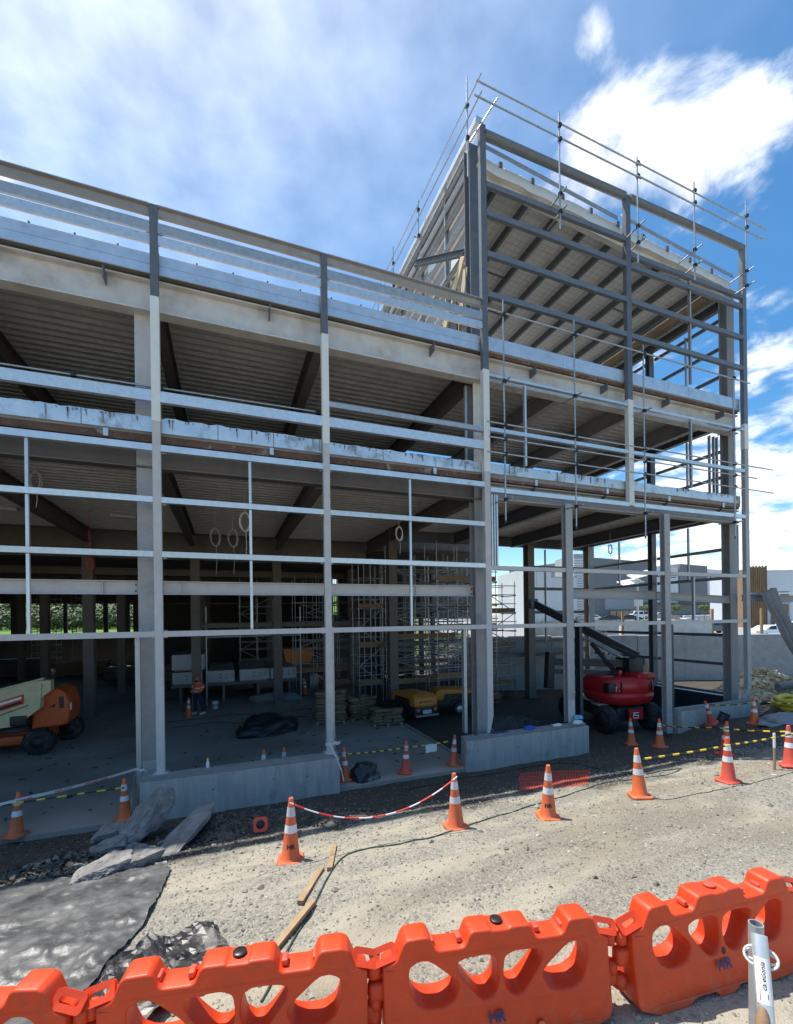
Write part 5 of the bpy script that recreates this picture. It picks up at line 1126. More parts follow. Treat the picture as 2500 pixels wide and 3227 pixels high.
chunk('broken_slab', 1.75, .68, .16, gz(-8.22, -3.1, .14), (R(-16), R(-12), R(60)), 'flat pale slab of broken concrete right of the dark lump', 2)
chunk('broken_slab', .8, .55, .38, gz(-9.3, -2.35, .18), (0, R(6), R(20)), 'grey broken concrete block left of the dark lump', 3)
chunk('broken_slab', .55, .35, .22, gz(-9.35, -3.0, .1), (R(8), 0, R(30)), 'small jagged lump in front of the grey block', 4)
chunk('broken_slab', .85, .42, .22, gz(-9.12, -4.12, .1), (R(6), R(-4), R(28)), 'low broken lump holding down the plastic sheet at the left', 5)
chunk('broken_slab', .72, .34, .22, gz(-8.72, -4.02, .1), (R(0), R(4), R(18)), 'low broken lump holding down the plastic sheet in the middle', 6)
for i in range(22):
    x, y = -9.05 + rr.uniform(-.8, .55), -3.4 + rr.uniform(-.6, .6); chunk('broken_stone', rr.uniform(.12, .26), rr.uniform(.1, .2), rr.uniform(.08, .16), gz(x, y, .05), (rr.uniform(-.4, .4), rr.uniform(-.4, .4), rr.uniform(0, 3)), 'fist sized broken stone among the concrete lumps', 30 + i, group='small stones among the broken concrete')
def sheet_mat(name, col, col2, rough):
    m = mat(name, col, rough, 0, .2, 2.2, .5, 9, col2=col2); return m
sheet_mat('dusty_polythene', (0.15, 0.15, 0.148), (0.038, 0.039, 0.042), .43); mat('black_polythene', (0.022, 0.022, 0.024), .42, 0, .2, 3, .3, 10, dirt=((0.26, 0.25, 0.23), 2.5, .52, .7))
edge_pts = [(-4.0, -8.36), (-4.47, -8.23), (-5.28, -8.25), (-6.04, -8.33), (-6.28, -8.42), (-6.57, -8.56), (-7.4, -8.75), (-8.6, -9.1)]
def sheet_right(y):
    for (ya, xa), (yb, xb) in zip(edge_pts[:-1], edge_pts[1:]):
        if yb <= y <= ya: return xa + (xb - xa) * (ya - y) / (ya - yb)
    return edge_pts[-1][1]
mb = MB(); NX, NY = 150, 130; vs = []; fs = []
for j in range(NY + 1):
    y = -4.12 - 4.4 * j / NY
    for i in range(NX + 1):
        xr = sheet_right(y) + .03 * mnoise.noise(Vector((0, y * 4, 3))); x = -13.5 + (xr + 13.5) * (i / NX) ** .75; yy = y + (.12 * mnoise.noise(Vector((x * 1.3, 0, 8))) - .35 * smooth01(-x, 9.0, 11.5) * 0 + .3 * smooth01(-x, 8.6, 10.4)) * (1 - j / NY)
        wr = .035 * abs(mnoise.noise(Vector((x * .9 + yy * .5, yy * 1.6, 2)))) + .075 * max(0, .22 - abs(mnoise.noise(Vector((x * 1.2 - yy * .4, yy * 2.2 + x * .7, 5))))) + .075 * max(0, .2 - abs(mnoise.noise(Vector((x * 2.6 + yy, yy * 4.4 - x * 1.3, 8))))) + .07 * max(0, .25 - abs(mnoise.noise(Vector((x * 6, yy * 9 + x * 2, 1)))))
        vs.append((x, yy, ground_z(x, yy) + .022 + wr))
for j in range(NY):
    for i in range(NX): k = j * (NX + 1) + i; fs.append((k, k + 1, k + NX + 2, k + NX + 1))
single('plastic_sheet', mb.add(vs, fs, True), 'dusty_polythene', 'large dusty grey plastic sheet spread on the ground at the lower left', 'plastic sheet')
mb = MB(); vs = []; fs = []; NX, NY = 30, 22; cq = [(-8.58, -6.55), (-7.64, -6.30), (-7.30, -7.1), (-8.55, -7.7)]
for j in range(NY + 1):
    for i in range(NX + 1):
        a, b = i / NX, j / NY; x = (cq[0][0] * (1 - a) + cq[1][0] * a) * (1 - b) + (cq[3][0] * (1 - a) + cq[2][0] * a) * b; y = (cq[0][1] * (1 - a) + cq[1][1] * a) * (1 - b) + (cq[3][1] * (1 - a) + cq[2][1] * a) * b
        x += .09 * mnoise.noise(Vector((a * 4, b * 4, 1))); y += .09 * mnoise.noise(Vector((a * 4, b * 4, 9)))
        n1 = max(0, .35 - abs(mnoise.noise(Vector((x * 1.5 + y * 1.2, y * 2.2 - x, 2))))); n2_ = max(0, .3 - abs(mnoise.noise(Vector((x * 4.5 - y * 2, y * 6 + x, 7))))); z = ground_z(x, y) + .03 + .24 * n1 * math.sin(math.pi * min(1, max(0, a))) ** .5 + .07 * n2_ + rr.uniform(-.009, .011); vs.append((x + rr.uniform(-.012, .012), y + rr.uniform(-.012, .012), z))
for j in range(NY):
    for i in range(NX): k = j * (NX + 1) + i; fs.append((k, k + 1, k + NX + 2, k + NX + 1))
fs = [q for f in fs for q in ((f[0], f[1], f[2]), (f[0], f[2], f[3]))]
single('plastic_sheet', mb.add(vs, fs), 'black_polythene', 'crumpled shiny black plastic behind the barriers', 'plastic sheet')
for k, (a, b, lab) in enumerate((((-5.91, -4.82), (-6.2, -5.78), 'timber batten lying nearest the orange cone'), ((-6.28, -5.67), (-6.68, -6.38), 'middle timber batten of the three on the gravel'), ((-6.53, -6.41), (-7.06, -7.04), 'long timber batten ending behind the barrier'))):
    p, q = Vector(gz(*a, .03)), Vector(gz(*b, .03)); single('timber_batten', MB().bar(p, q, .07, .045), 'timber', lab, 'timber', 'timber battens on the gravel')
def cable(pts, r, m, label, name='power_cable', sub=6):
    pts = [Vector(gz(x, y, r)) if len((x, y)) == 2 else Vector((x, y)) for x, y in pts]; out = []
    for i in range(len(pts) - 1):
        p0, p1, p2, p3 = pts[max(0, i - 1)], pts[i], pts[i + 1], pts[min(len(pts) - 1, i + 2)]
        for k in range(sub):
            t = k / sub; p = .5 * ((2 * p1) + (-p0 + p2) * t + (2 * p0 - 5 * p1 + 4 * p2 - p3) * t * t + (-p0 + 3 * p1 - 3 * p2 + p3) * t ** 3); p.z = ground_z(p.x, p.y) + r; out.append(p)
    out.append(pts[-1]); return single(name, MB().path(out, r, 6), m, label, 'cable')
cable([(-7.2, -7.6), (-6.77, -6.81), (-6.52, -6.43), (-6.25, -5.93), (-5.91, -5.43), (-5.49, -5.32), (-4.92, -5.40), (-4.23, -5.31), (-3.30, -5.07), (-2.27, -4.87), (-1.17, -4.62), (.12, -4.32), (.73, -4.38), (1.6, -4.5), (2.5, -4.3), (1.6, -4.1)], .011, 'cable_green', 'grey green cable snaking across the gravel past the cones')
cable([(-1.0, -2.2), (-.2, -2.6), (.8, -2.9), (1.6, -2.2), (2.1, -1.7), (1.7, -1.4), (1.5, -1.9), (1.2, -3.2), (1.4, -3.9), (1.0, -4.25)], .011, 'cable_green', 'dark cable looping on the soil right of the low wall')
cable([(-3.2, -1.3), (-2.4, -1.1), (-1.3, -.9), (1.0, -.85), (2.2, -1.2)], .011, 'tape_black', 'thin black cable along the foot of the low wall with rags')
# orange mesh lying on the soil
mb = MB(); mp_ = [(-.38, -2.04), (1.00, -3.01), (-.24, -4.18), (-1.62, -3.71)]
def quad(a, b): return ((mp_[0][0] * (1 - a) + mp_[1][0] * a) * (1 - b) + (mp_[3][0] * (1 - a) + mp_[2][0] * a) * b, (mp_[0][1] * (1 - a) + mp_[1][1] * a) * (1 - b) + (mp_[3][1] * (1 - a) + mp_[2][1] * a) * b)
for i in range(26):
    for ax in (0, 1):
        pts = []
        for j in range(13):
            a, b = (i / 25, j / 12) if ax else (j / 12, i / 25); x, y = quad(a, b); x += .05 * mnoise.noise(Vector((x * 2, y * 2, 4))); pts.append(Vector((x, y, ground_z(x, y) + .012 + .02 * abs(mnoise.noise(Vector((x * 3, y * 3, 6)))))))
        for p, q in zip(pts[:-1], pts[1:]): mb.bar(p, q, .011, .003)
single('safety_mesh', mb, 'cone_red', 'red orange plastic safety mesh lying flat on the soil', 'mesh')
# rags and bags on the low wall
def rag(name, c, rx, ry, rz_, m, label, seed, cat='rag'):
    bm = bmesh.new(); bmesh.ops.create_icosphere(bm, subdivisions=3 if m == 'black_polythene' else 4, radius=1)
    for v in bm.verts:
        p = v.co.copy(); k = 1 + .35 * mnoise.noise(p * 1.6 + Vector((seed, 0, 0))) + .2 * abs(mnoise.noise(p * 4 + Vector((seed, 3, 0)))) ; v.co = Vector((p.x * rx * k, p.y * ry * k, max(-.0, p.z * k * rz_ + rz_ * .35)))
    return single(name, MB().bm(bm, smooth=m != 'black_polythene'), m, label, cat, loc=c)
rag('rag', (1.35, -.2, .872), .2, .11, .07, 'blue_cloth', 'bright blue rag on the low wall', 1); rag('rag', (.25, -.17, .872), .28, .09, .03, 'ink_navy', 'dark blue rag on the low wall at the post foot', 2)
rag('rag', (2.42, -.2, .872), .19, .08, .04, 'white_sheet', 'pale cloth on the low wall between the rag and the bag', 3); rag('plastic_bag', (3.2, -.27, .872), .17, .11, .09, 'white_sheet', 'white bag at the right end of the low wall', 4, 'bag'); rag('plastic_bag', (3.27, -.22, 1.02), .16, .1, .08, 'sky_cloth', 'light blue bag heaped on the white bag', 5, 'bag')
rag('black_bag', (-3.95, .05, .0), .42, .3, .32, 'black_polythene', 'crumpled black plastic bag on the slab beside the entrance cone', 6, 'bag')
# ------------------------------------------------------------------ right hand yard
heap('clay_rubble', 16.2, 1.6, 2.6, 1.9, 1.35, 'clay', 'pile of beige broken clay lumps in front of the retaining wall', 'rubble', 900, .07, .2, 14)
heap('clay_rubble', 13.3, .3, 1.1, .55, .16, 'clay', 'scatter of beige clay lumps by the foot of the end post', 'rubble', 120, .05, .14, 15)
single('black_pipe', MB().tube((12.6, .35, .62), (17.2, -.7, .75), .09, 12), 'black_plastic', 'straight black pipe lying across the clay rubble', 'pipe')
single('black_pipe', MB().tube((15.1, .5, 1.15), (17.6, -.3, 1.4), .16, 14), 'geotextile', 'short grey pipe on top of the clay rubble', 'pipe')
def coil(): 
    pts = []
    for i in range(90):
        a = i * .18; r = .95 + .06 * math.sin(i * .3); pts.append((13.1 + r * math.cos(a), -1.4 + r * .8 * math.sin(a), .72 + .05 * (i / 12) + .04 * math.sin(i)))
    pts += [(13.6, -2.3, 1.0), (12.9, -2.5, .9), (12.3, -2.2, .78), (11.6, -2.05, .72), (11.2, -1.6, .7)]
    return MB().path(pts, .1, 10)
single('drain_coil', coil(), 'yellow_pipe', 'coil of yellow drainage pipe beside the orange cone', 'pipe')
bk = thing('plastic_bucket', 'dark plastic bucket lying in the soil against the right low wall', 'bucket', (9.45, -.8, ground_z(9.45, -.8) + .12), .3, rot=(R(20), R(14), .3))
part('shell', MB().lathe([(.14, -.16), (.18, .2), (.165, .2), (.13, -.14)], 16), 'dark_metal', bk); part('rim', MB().lathe([(.178, .18), (.192, .19), (.192, .205), (.165, .205)], 16, cap=False), 'black_plastic', bk)
st = thing('survey_stake', 'wooden stake with a white painted top in the sunlit gravel', 'stake', (3.66, -5.57, ground_z(3.66, -5.57)))
part('stake', MB().box(-.022, .022, -.015, .015, -.1, .48), 'timber', st); part('painted_top', MB().box(-.023, .023, -.016, .016, .481, .80), 'white_paint', st)
# grey geotextile: draped from the rail stub and a heap on the soil
P_('rail_stub', 'primer', MB().ibeam((12.28, .2, 5.02), (15.0, -.6, 4.95), .26, .16, .02, .012)); P_('rail_stub', 'galv', MB().bar((12.28, .1, 5.2), (14.6, -.5, 5.2), .06, .06))
mb = MB(); vs = []; fs = []; NX, NY = 24, 46
for j in range(NY + 1):
    t = j / NY; cx, cy, cz = 12.95 + 2.9 * t ** 1.3, -.32 - .55 * t, 5.32 - 4.55 * t ** 1.05; w_ = .42 - .12 * math.sin(t * 3.1) + .14 * t
    for i in range(NX + 1):
        a = i / NX - .5; fold = .09 * math.sin(a * 22 + 2.2 * t) + .06 * math.sin(a * 41 + 5 * t) + .05 * mnoise.noise(Vector((a * 5, t * 5, 1))); vs.append((cx + a * 2 * w_, cy - .12 + fold + .1 * abs(a), cz + .25 * a * (1 - t) + .05 * mnoise.noise(Vector((a * 3, t * 4, 6)))))
for j in range(NY):
    for i in range(NX): k = j * (NX + 1) + i; fs.append((k, k + 1, k + NX + 2, k + NX + 1))
single('draped_fabric', mb.add(vs, fs, True), 'geotextile', 'long grey fabric sheet draped from the corner down to the clay pile', 'fabric')
rag('fabric_heap', (10.3, -2.5, ground_z(10.3, -2.5)), 1.5, .5, .2, 'geotextile', 'grey fabric crumpled on the soil in front of the yellow pipe', 9, 'fabric')
single('plywood_board', MB().add([(13.2, 6.9, -.2), (15.1, 6.3, -.2), (14.9, 6.9, 2.0), (13.0, 7.5, 2.0), (13.22, 6.93, -.2), (15.12, 6.33, -.2), (14.92, 6.93, 2.0), (13.02, 7.53, 2.0)], [(0, 1, 2, 3), (7, 6, 5, 4), (0, 4, 5, 1), (1, 5, 6, 2), (2, 6, 7, 3), (3, 7, 4, 0)]), 'ply', 'brown plywood board leaning behind the end column', 'board')
# ------------------------------------------------------------------ scaffolding
TR = .0242
def tubes(parent, name, segs, m='tube_steel', r=TR, n=8):
    for p, q in segs: wpart(name, MB().tube(p, q, r, n), m, parent)
def clamp(parent, p): wpart('clamp', MB().box(p[0] - .045, p[0] + .045, p[1] - .05, p[1] + .05, p[2] - .05, p[2] + .05).tube((p[0] - .07, p[1] - .03, p[2] + .02), (p[0] + .07, p[1] - .03, p[2] + .02), .012, 5), 'dark_metal', parent)
e1 = thing('edge_scaffold', 'tubular guard rail scaffold along the top front edge of the taller bay', 'scaffold', (5.9, -.6, 16.4))
for x, z0, z1 in ((2.47, 16.5, 20.16), (5.78, 16.35, 19.95), (8.58, 16.5, 20.05), (11.48, 16.9, 20.32)):
    tubes(e1, 'standard', [((x, -.6, z0), (x, -.6, z1))]); 
    for z in (17.05, 17.62): tubes(e1, 'transom', [((x + .04, -.85, z), (x + .04, .05, z - .02))]); clamp(e1, (x + .02, -.6, z))
    for z in (19.28, 19.72): clamp(e1, (x, -.63, z))
tubes(e1, 'guard_rail', [((-.55, -.65, 19.83), (5.9, -.65, 19.66)), ((5.7, -.68, 19.66), (12.6, -.65, 19.5)), ((-.62, -.65, 19.38), (5.9, -.65, 19.22)), ((5.7, -.68, 19.22), (12.5, -.65, 19.07))])
e2 = thing('edge_scaffold', 'tubular guard rail scaffold along the left top edge of the taller bay', 'scaffold', (-.3, 4, 19.0))
for y, z0, z1 in ((.28, 18.0, 21.1), (4.0, 19.0, 20.55), (6.75, 19.0, 20.95), (8.9, 19.0, 20.9)): tubes(e2, 'standard', [((-.3, y, z0), (-.3, y, z1))]); clamp(e2, (-.3, y, 20.2)); clamp(e2, (-.3, y, 19.2))
tubes(e2, 'guard_rail', [((-.35, -.6, 20.15), (-.35, 9.6, 20.5)), ((-.35, -.62, 19.62), (-.35, 9.6, 20.05)), ((-.32, .1, 18.9), (.25, -.55, 19.75))])
for y in (4.0, 6.75, 8.9): tubes(e2, 'transom', [((-.5, y + .04, 19.15), (.1, y + .04, 19.15))])
e3 = thing('hung_scaffold', 'hung tubular scaffold across the front of the corner bay floors', 'scaffold', (5.9, -.6, 7.2))
for x, z0, z1 in ((.3, 7.22, 13.75), (2.95, 7.2, 13.76), (5.95, 7.05, 13.6), (10.6, 7.3, 13.3)):
    tubes(e3, 'standard', [((x, -.6, z0), (x, -.6, z1))]); wpart('tube_end', MB().tube((x, -.6, z0 - .06), (x, -.6, z0 + .02), .0255, 8), 'rust_strip', e3)
    for z in (7.85, 11.35): tubes(e3, 'transom', [((x + .05, -.85, z), (x + .05, .02, z + .05))]); clamp(e3, (x + .02, -.6, z))
    for z in (10.05, 9.62, 9.18, 13.3): clamp(e3, (x, -.63, z))
tubes(e3, 'ledger', [((-.32, -.65, 10.05), (6.1, -.65, 10.05)), ((5.9, -.69, 10.05), (12.85, -.65, 10.05)), ((-.27, -.65, 9.62), (11.85, -.65, 9.62)), ((-.33, -.65, 9.18), (6.2, -.65, 9.17)), ((5.9, -.69, 9.17), (12.85, -.65, 9.14)), ((-.26, -.65, 13.33), (11.5, -.65, 13.25))])
e4 = thing('guard_tube', 'single guard tube across the middle floor of the left bays', 'scaffold tube', (-8, -.2, 10.0))
tubes(e4, 'tube', [((-17, .32, 9.98), (-9.05, .32, 10.0)), ((-9.2, .36, 10.02), (-4.7, .34, 10.02))])
for x in (-10.6, -8.85, -5.05): clamp(e4, (x, .32, 10.0))
for i in range(14): 
    z = 1.8 + i * 1.25
    if z < 18.5: P_('girt_bolt', 'dark_metal', MB().tube((12.26, -.04, z), (12.32, -.04, z), .035, 6))
def scaffold_tower(label, x0, x1, y0, y1, zt, lifts, seed, nx=2, planks=True, m='tube_steel', z0=0.0):
    rr = random.Random(seed); t = thing('scaffold_tower', label, 'scaffold', ((x0 + x1) / 2, (y0 + y1) / 2, z0), 0, 'scaffold towers inside the building')
    xs_ = [x0 + (x1 - x0) * i / (nx - 1) for i in range(nx)]
    for x in xs_:
        for y in (y0, y1): tubes(t, 'standard', [((x, y, z0), (x, y, zt + rr.uniform(-.3, .4)))], m, n=6)
    for k, z in enumerate(lifts):
        for y in (y0, y1):
            tubes(t, 'ledger', [((x0 - .1, y, z), (x1 + .1, y, z)), ((x0 - .1, y, z + .5), (x1 + .1, y, z + .5))], m, n=6)
        for x in xs_: tubes(t, 'transom', [((x, y0 - .1, z - .05), (x, y1 + .1, z - .05))], m, n=6)
        if planks and k % 2 == 0:
            for j in range(3): yy = y0 + .1 + (y1 - y0 - .2) * j / 3; wpart('plank', MB().box(x0, x1, yy, yy + (y1 - y0 - .3) / 3, z + .03, z + .075), 'timber', t)
            wpart('toe_board', MB().box(x0, x1, y0 - .05, y0 - .02, z + .04, z + .26), 'ply', t)
    for k in range(len(lifts) - 1):
        a, b = (x0, x1) if k % 2 else (x1, x0); tubes(t, 'brace', [((a, y0 - .05, lifts[k]), (b, y0 - .05, lifts[k + 1]))], m, n=6)
    return t
scaffold_tower('tall scaffold tower inside behind the yellow compressor', .6, 4.1, 9.6, 10.9, 8.0, (1.0, 2.2, 3.3, 4.4, 5.6, 6.9), 1, 3)
scaffold_tower('narrow scaffold tower inside left of the red lift boom', 6.0, 7.7, 9.2, 10.4, 6.6, (.6, 1.7, 2.7, 3.6, 4.6, 5.6), 2)
scaffold_tower('scaffold tower deep inside behind the tall tower', 1.5, 6.5, 13.0, 14.4, 8.2, (1.2, 2.4, 3.6, 4.8, 6.0, 7.2), 3, 4)
scaffold_tower('scaffold tower deep inside right of the sacks', -3.6, .2, 15.2, 16.4, 7.1, (1.2, 2.6, 4.0, 5.4), 4, 4)
scaffold_tower('scaffold tower far back beyond the tall tower', 4.5, 9.8, 16.5, 18.0, 8.0, (1.2, 2.4, 3.6, 4.8, 6.2), 5, 4)
scaffold_tower('scaffold tower before the rear openings at the left', -23.4, -21.6, 36, 37.3, 6.8, (1.2, 2.4, 3.6, 4.8, 6.0), 6, 2, False)
scaffold_tower('second scaffold tower before the rear openings at the left', -20.0, -18.9, 34.5, 35.6, 6.6, (2.4, 3.6, 4.8, 6.0), 8, 2, False)
scaffold_tower('scaffold tower in the middle of the dark interior behind the packs', -2.6, .6, 17.2, 18.4, 7.1, (1.2, 2.4, 3.6, 4.8, 6.0), 9, 4)
scaffold_tower('scaffold tower inside left of the yellow skip', -6.6, -4.4, 19.5, 20.7, 7.1, (1.2, 2.4, 3.6, 4.8, 6.0), 10, 3)
scaffold_tower('low scaffold tower inside between the tall tower and the corner column', 4.3, 5.6, 10.8, 12.0, 6.4, (.9, 1.9, 2.9, 3.9, 4.9), 12, 2)
scaffold_tower('scaffold tower inside just behind the tall sack pallet', -1.0, .3, 10.6, 11.8, 7.4, (.9, 1.9, 2.9, 3.9, 4.9, 6.0), 14, 3)
scaffold_tower('scaffold tower inside behind the second compressor', 2.2, 5.6, 7.9, 8.9, 7.8, (1.4, 2.6, 3.8, 5.0, 6.2), 15, 4)
# dark walls added to darken the rear right view, and stacked props
P_('dark_screen', 'interior_dark', MB().box(-.4, 2.9, 19.0, 19.1, 0, 4.7)); P_('dark_screen', 'interior_dark', MB().box(-.1, .0, 12.7, 19.1, 4.2, 7.7)); P_('dark_backing', 'interior_dark', MB().box(-.2, 2.6, 18.2, 18.5, 4.6, 12)); P_('rear_dark_wall', 'interior_dark', MB().box(3.2, 13.4, 20.2, 20.5, 4.3, 12.2)); P_('rear_dark_wall', 'interior_dark', MB().box(3.2, 6.3, 20.21, 20.49, 0, 4.29)); P_('dark_backing', 'beam_brown', MB().box(2.7, 3.1, 18.2, 18.6, 0, 12)); P_('rear_soffit', 'beam_brown', MB().box(.1, 7.7, 8.6, 20.1, 12.0, 12.3)); P_('rear_soffit', 'beam_brown', MB().box(.1, 7.8, 11.4, 20.4, 8.1, 8.3))
for k, x in enumerate((4.2, 5.4, 6.6, 7.6)): P_('column', 'beam_brown', MB().ibeam((x, 19.6, 0), (x, 19.6, 8.1), .3, .3, .03, .02, up=(0, 1, 0)))
P_('floor_beam', 'primer_dark', MB().ibeam((.2, 10.0, 3.0), (4.6, 10.0, 3.05), .24, .18, .02, .014)); P_('floor_beam', 'primer_dark', MB().ibeam((5.4, 8.6, 2.3), (8.0, 8.6, 2.3), .24, .18, .02, .014)); P_('floor_beam', 'primer_dark', MB().ibeam((8.0, 9.2, 2.2), (12.0, 9.2, 2.25), .22, .18, .02, .014))
for k in range(7): P_('steel_prop', 'tube_steel', MB().tube((1.2 + k * .45, 19.5, 2.4), (1.25 + k * .45, 19.6, 5.6), .04, 6))
# goal shaped prop frame before the wrapped packs
pf = thing('prop_frame', 'tall portal frame of steel tube standing before the wrapped packs', 'frame', (-6, 13.1, 0)); tubes(pf, 'tube', [((-8.43, 13.0, 0), (-8.43, 13.0, 3.55)), ((-3.63, 13.2, 0), (-3.63, 13.2, 3.55)), ((-8.43, 13.0, 3.53), (-3.63, 13.2, 3.53))], r=.045); tubes(pf, 'tube', [((-8.43, 13.0, 3.55), (-8.43, 13.0, 5.1)), ((-3.63, 13.2, 3.55), (-3.63, 13.2, 5.1))], r=.05)

# ------------------------------------------------------------------ boom lifts
def tyre(parent, c, r, w, name='wheel', ax='X', lugs=18):
    wh = part(name, MB().lathe([(r * .55, -w / 2), (r * .9, -w / 2), (r * .97, -w * .36), (r * .97, w * .36), (r * .9, w / 2), (r * .55, w / 2)], 26, c, ax), 'rubber', parent)
    mb = MB()
    for i in range(lugs):
        for s in (-1, 1):
            a = 2 * math.pi * (i + (.5 if s > 0 else 0)) / lugs; M = Matrix.Translation(c) @ (Matrix.Rotation(a, 4, 'X') if ax == 'X' else Matrix.Rotation(a, 4, 'Y')) @ (Matrix.Identity(4) if ax == 'X' else Matrix.Rotation(R(90), 4, 'Z')) @ Matrix.Translation((s * w * .22, 0, r * .975)) @ Matrix.Rotation(s * R(32), 4, 'Z')
            mb.box(-w * .26, w * .26, -r * .055, r * .055, -r * .03, r * .045, M)
    part('tread', mb, 'rubber', wh); return wh
t = thing('red_boom_lift', 'red boom lift with black folded boom parked in the right opening', 'boom lift', (7.12, 1.75, -.1), R(-8))
for sx in (-1, 1):
    for y in (-.55, 1.75):
        wh = tyre(t, (sx * 1.0, y, .52), .52, .40)
        part('rim', MB().lathe([(.05, -.02), (.29, -.02), (.29, .02), (.05, .02)], 16, (sx * 1.2, y, .52), 'X'), 'dark_metal', wh)
part('chassis', MB().rbox(-.62, .62, -.75, 2.0, .42, .95, .06), 'dark_metal', t); part('axle', MB().tube((-.95, -.55, .52), (.95, -.55, .52), .09, 10), 'dark_metal', t); part('tie_rod', MB().tube((-.85, -.8, .48), (.85, -.8, .48), .025, 8), 'dark_metal', t)
pl = part('rear_plate', MB().prism([(-.32, .92), (.30, .92), (.33, .52), (-.28, .52)], -1.0, -.96), 'red_paint', t)
gl = MB()
for a in ((-.125, -.095, .57, .80), (-.07, .12, .77, .80), (-.07, -.04, .68, .80), (-.07, .12, .67, .70), (.09, .12, .57, .69), (-.07, .12, .57, .60)): gl.box(a[0], a[1], -1.008, -1.002, a[2], a[3])
part('emblem', gl, 'ink_white', pl)
def shell(levels, n=44, rear=1.0):
    """counterweight: rounded plan lofted over heights; levels: (z, rx, ry)"""
    mb = MB(); vs = []
    for z, rx, ry in levels:
        for i in range(n):
            a = 2 * math.pi * i / n; c_, s_ = math.cos(a), math.sin(a); vs.append((math.copysign(abs(c_) ** .62, c_) * rx, math.copysign(abs(s_) ** .62, s_) * ry, z))
    m_ = len(levels); mb.add(vs, [(j * n + i, j * n + (i + 1) % n, (j + 1) * n + (i + 1) % n, (j + 1) * n + i) for j in range(m_ - 1) for i in range(n)], True); mb.add(vs, [tuple(range(n))[::-1], tuple(range((m_ - 1) * n, m_ * n))]); return mb
b_ = part('counterweight', shell([(1.02, .75, .8), (1.10, 1.0, .98), (1.25, 1.10, 1.06), (1.38, 1.15, 1.1), (1.44, 1.15, 1.1), (1.47, 1.12, 1.07), (1.53, 1.12, 1.07), (1.56, 1.15, 1.1), (1.85, 1.14, 1.08), (2.0, 1.10, 1.03), (2.08, 1.02, .95), (2.11, .9, .8)]), 'red_paint', t)
part('raised_hood', MB().rbox(.15, .95, -.98, -.2, 2.0, 2.24, .06), 'red_paint', b_); part('service_panel', MB().rbox(-1.13, -.72, -.95, -.6, 1.55, 1.92, .05), 'dark_metal', b_); part('decal', MB().box(-.83, -.77, -.962, -.952, 1.62, 1.8), 'ink_white', b_); part('decal', MB().box(-.74, -.64, -1.02, -1.0, 1.62, 1.66), 'tape_yellow', b_)
part('beacon', MB().lathe([(.02, 2.08), (.03, 2.2), (.07, 2.21), (.075, 2.32), (.04, 2.36)], 12, (-.35, -.6, 0)), 'tape_red', t)
part('turret', MB().rbox(.22, .88, -.45, .35, 2.1, 2.78, .04), 'dark_metal', t); part('hose_loop', MB().path([(.8, -.4, 2.2), (.92, -.42, 2.6), (.9, -.4, 2.85), (.7, -.35, 2.88)], .03, 7), 'dark_metal', t)
def bx3(p, q, w, h): return MB().bar(p, q, w, h)
bo = part('upper_boom', bx3((.75, -.25, 2.85), (-1.65, 3.5, 5.1), .26, .32), 'dark_metal', t); part('boom_cover', bx3((.72, -.2, 3.06), (-.6, 1.86, 4.30), .24, .05), 'primer', bo); part('jib_knuckle', MB().rbox(-1.85, -1.45, 3.3, 3.75, 4.85, 5.3, .06), 'primer_dark', bo)
part('lift_cylinder', MB().tube((.35, .0, 2.75), (-.35, 1.2, 3.45), .075, 10).tube((-.3, 1.1, 3.4), (-.55, 1.6, 3.62), .05, 10), 'galv_dull', bo)
part('riser_arm', bx3((.5, -.05, 2.55), (-2.2, 1.2, 2.6), .26, .3), 'dark_metal', t); part('riser_arm', bx3((.2, .1, 2.15), (-2.2, 1.2, 2.2), .22, .2), 'primer_black', t); part('link_arm', bx3((-.1, -.2, 2.1), (-.62, .7, 3.35), .16, .13), 'dark_metal', t); part('link_arm', bx3((-2.3, 1.2, 1.5), (-2.2, 1.2, 3.0), .3, .3), 'dark_metal', t); part('hazard_step', MB().box(-1.25, -.8, -.5, -.1, 1.02, 1.08), 'galv_dull', t)
# orange and cream lift at the left
t = thing('orange_boom_lift', 'orange and cream boom lift cut off by the left edge', 'boom lift', (-14.2, 7.4, 0), R(2))
for x, y in ((.85, -.95), (1.25, .9), (-1.6, -.95), (-1.3, .9)):
    wh = tyre(t, (x, y, .43), .43, .40, ax='Y'); part('rim', MB().lathe([(.04, -.02), (.2, -.02), (.2, .02), (.04, .02)], 14, (x, y - .2, .43), 'Y'), 'dark_metal', wh)
part('chassis', MB().rbox(-2.0, 1.0, -.62, .62, .32, .72, .07), 'orange_paint', t); part('chassis_rail', MB().rbox(-2.2, .45, -1.0, -.62, .38, .68, .06), 'orange_paint', t); part('turntable', MB().lathe([(.7, .72), (.72, .9), (.6, .95)], 24), 'dark_metal', t)
hd = MB().prism([(.55, .78), (1.55, .86), (1.62, 1.1), (1.62, 1.6), (1.5, 2.0), (1.28, 2.14), (1.0, 2.1), (.72, 1.85), (.58, 1.45)], -.7, .75)
h_ = part('engine_hood', hd, 'orange_paint', t); bv = h_.modifiers.new('edge', 'BEVEL'); bv.width = .07; bv.segments = 3
part('hood_vent', MB().box(1.33, 1.46, -.712, -.701, 1.45, 1.85), 'dark_metal', h_); part('hood_vent', MB().prism([(1.02, 1.5), (1.22, 1.5), (1.22, 1.62)], -.712, -.701), 'dark_metal', h_); part('tail_light', MB().box(1.6, 1.65, -.6, -.5, 1.35, 1.6), 'ink_white', h_)
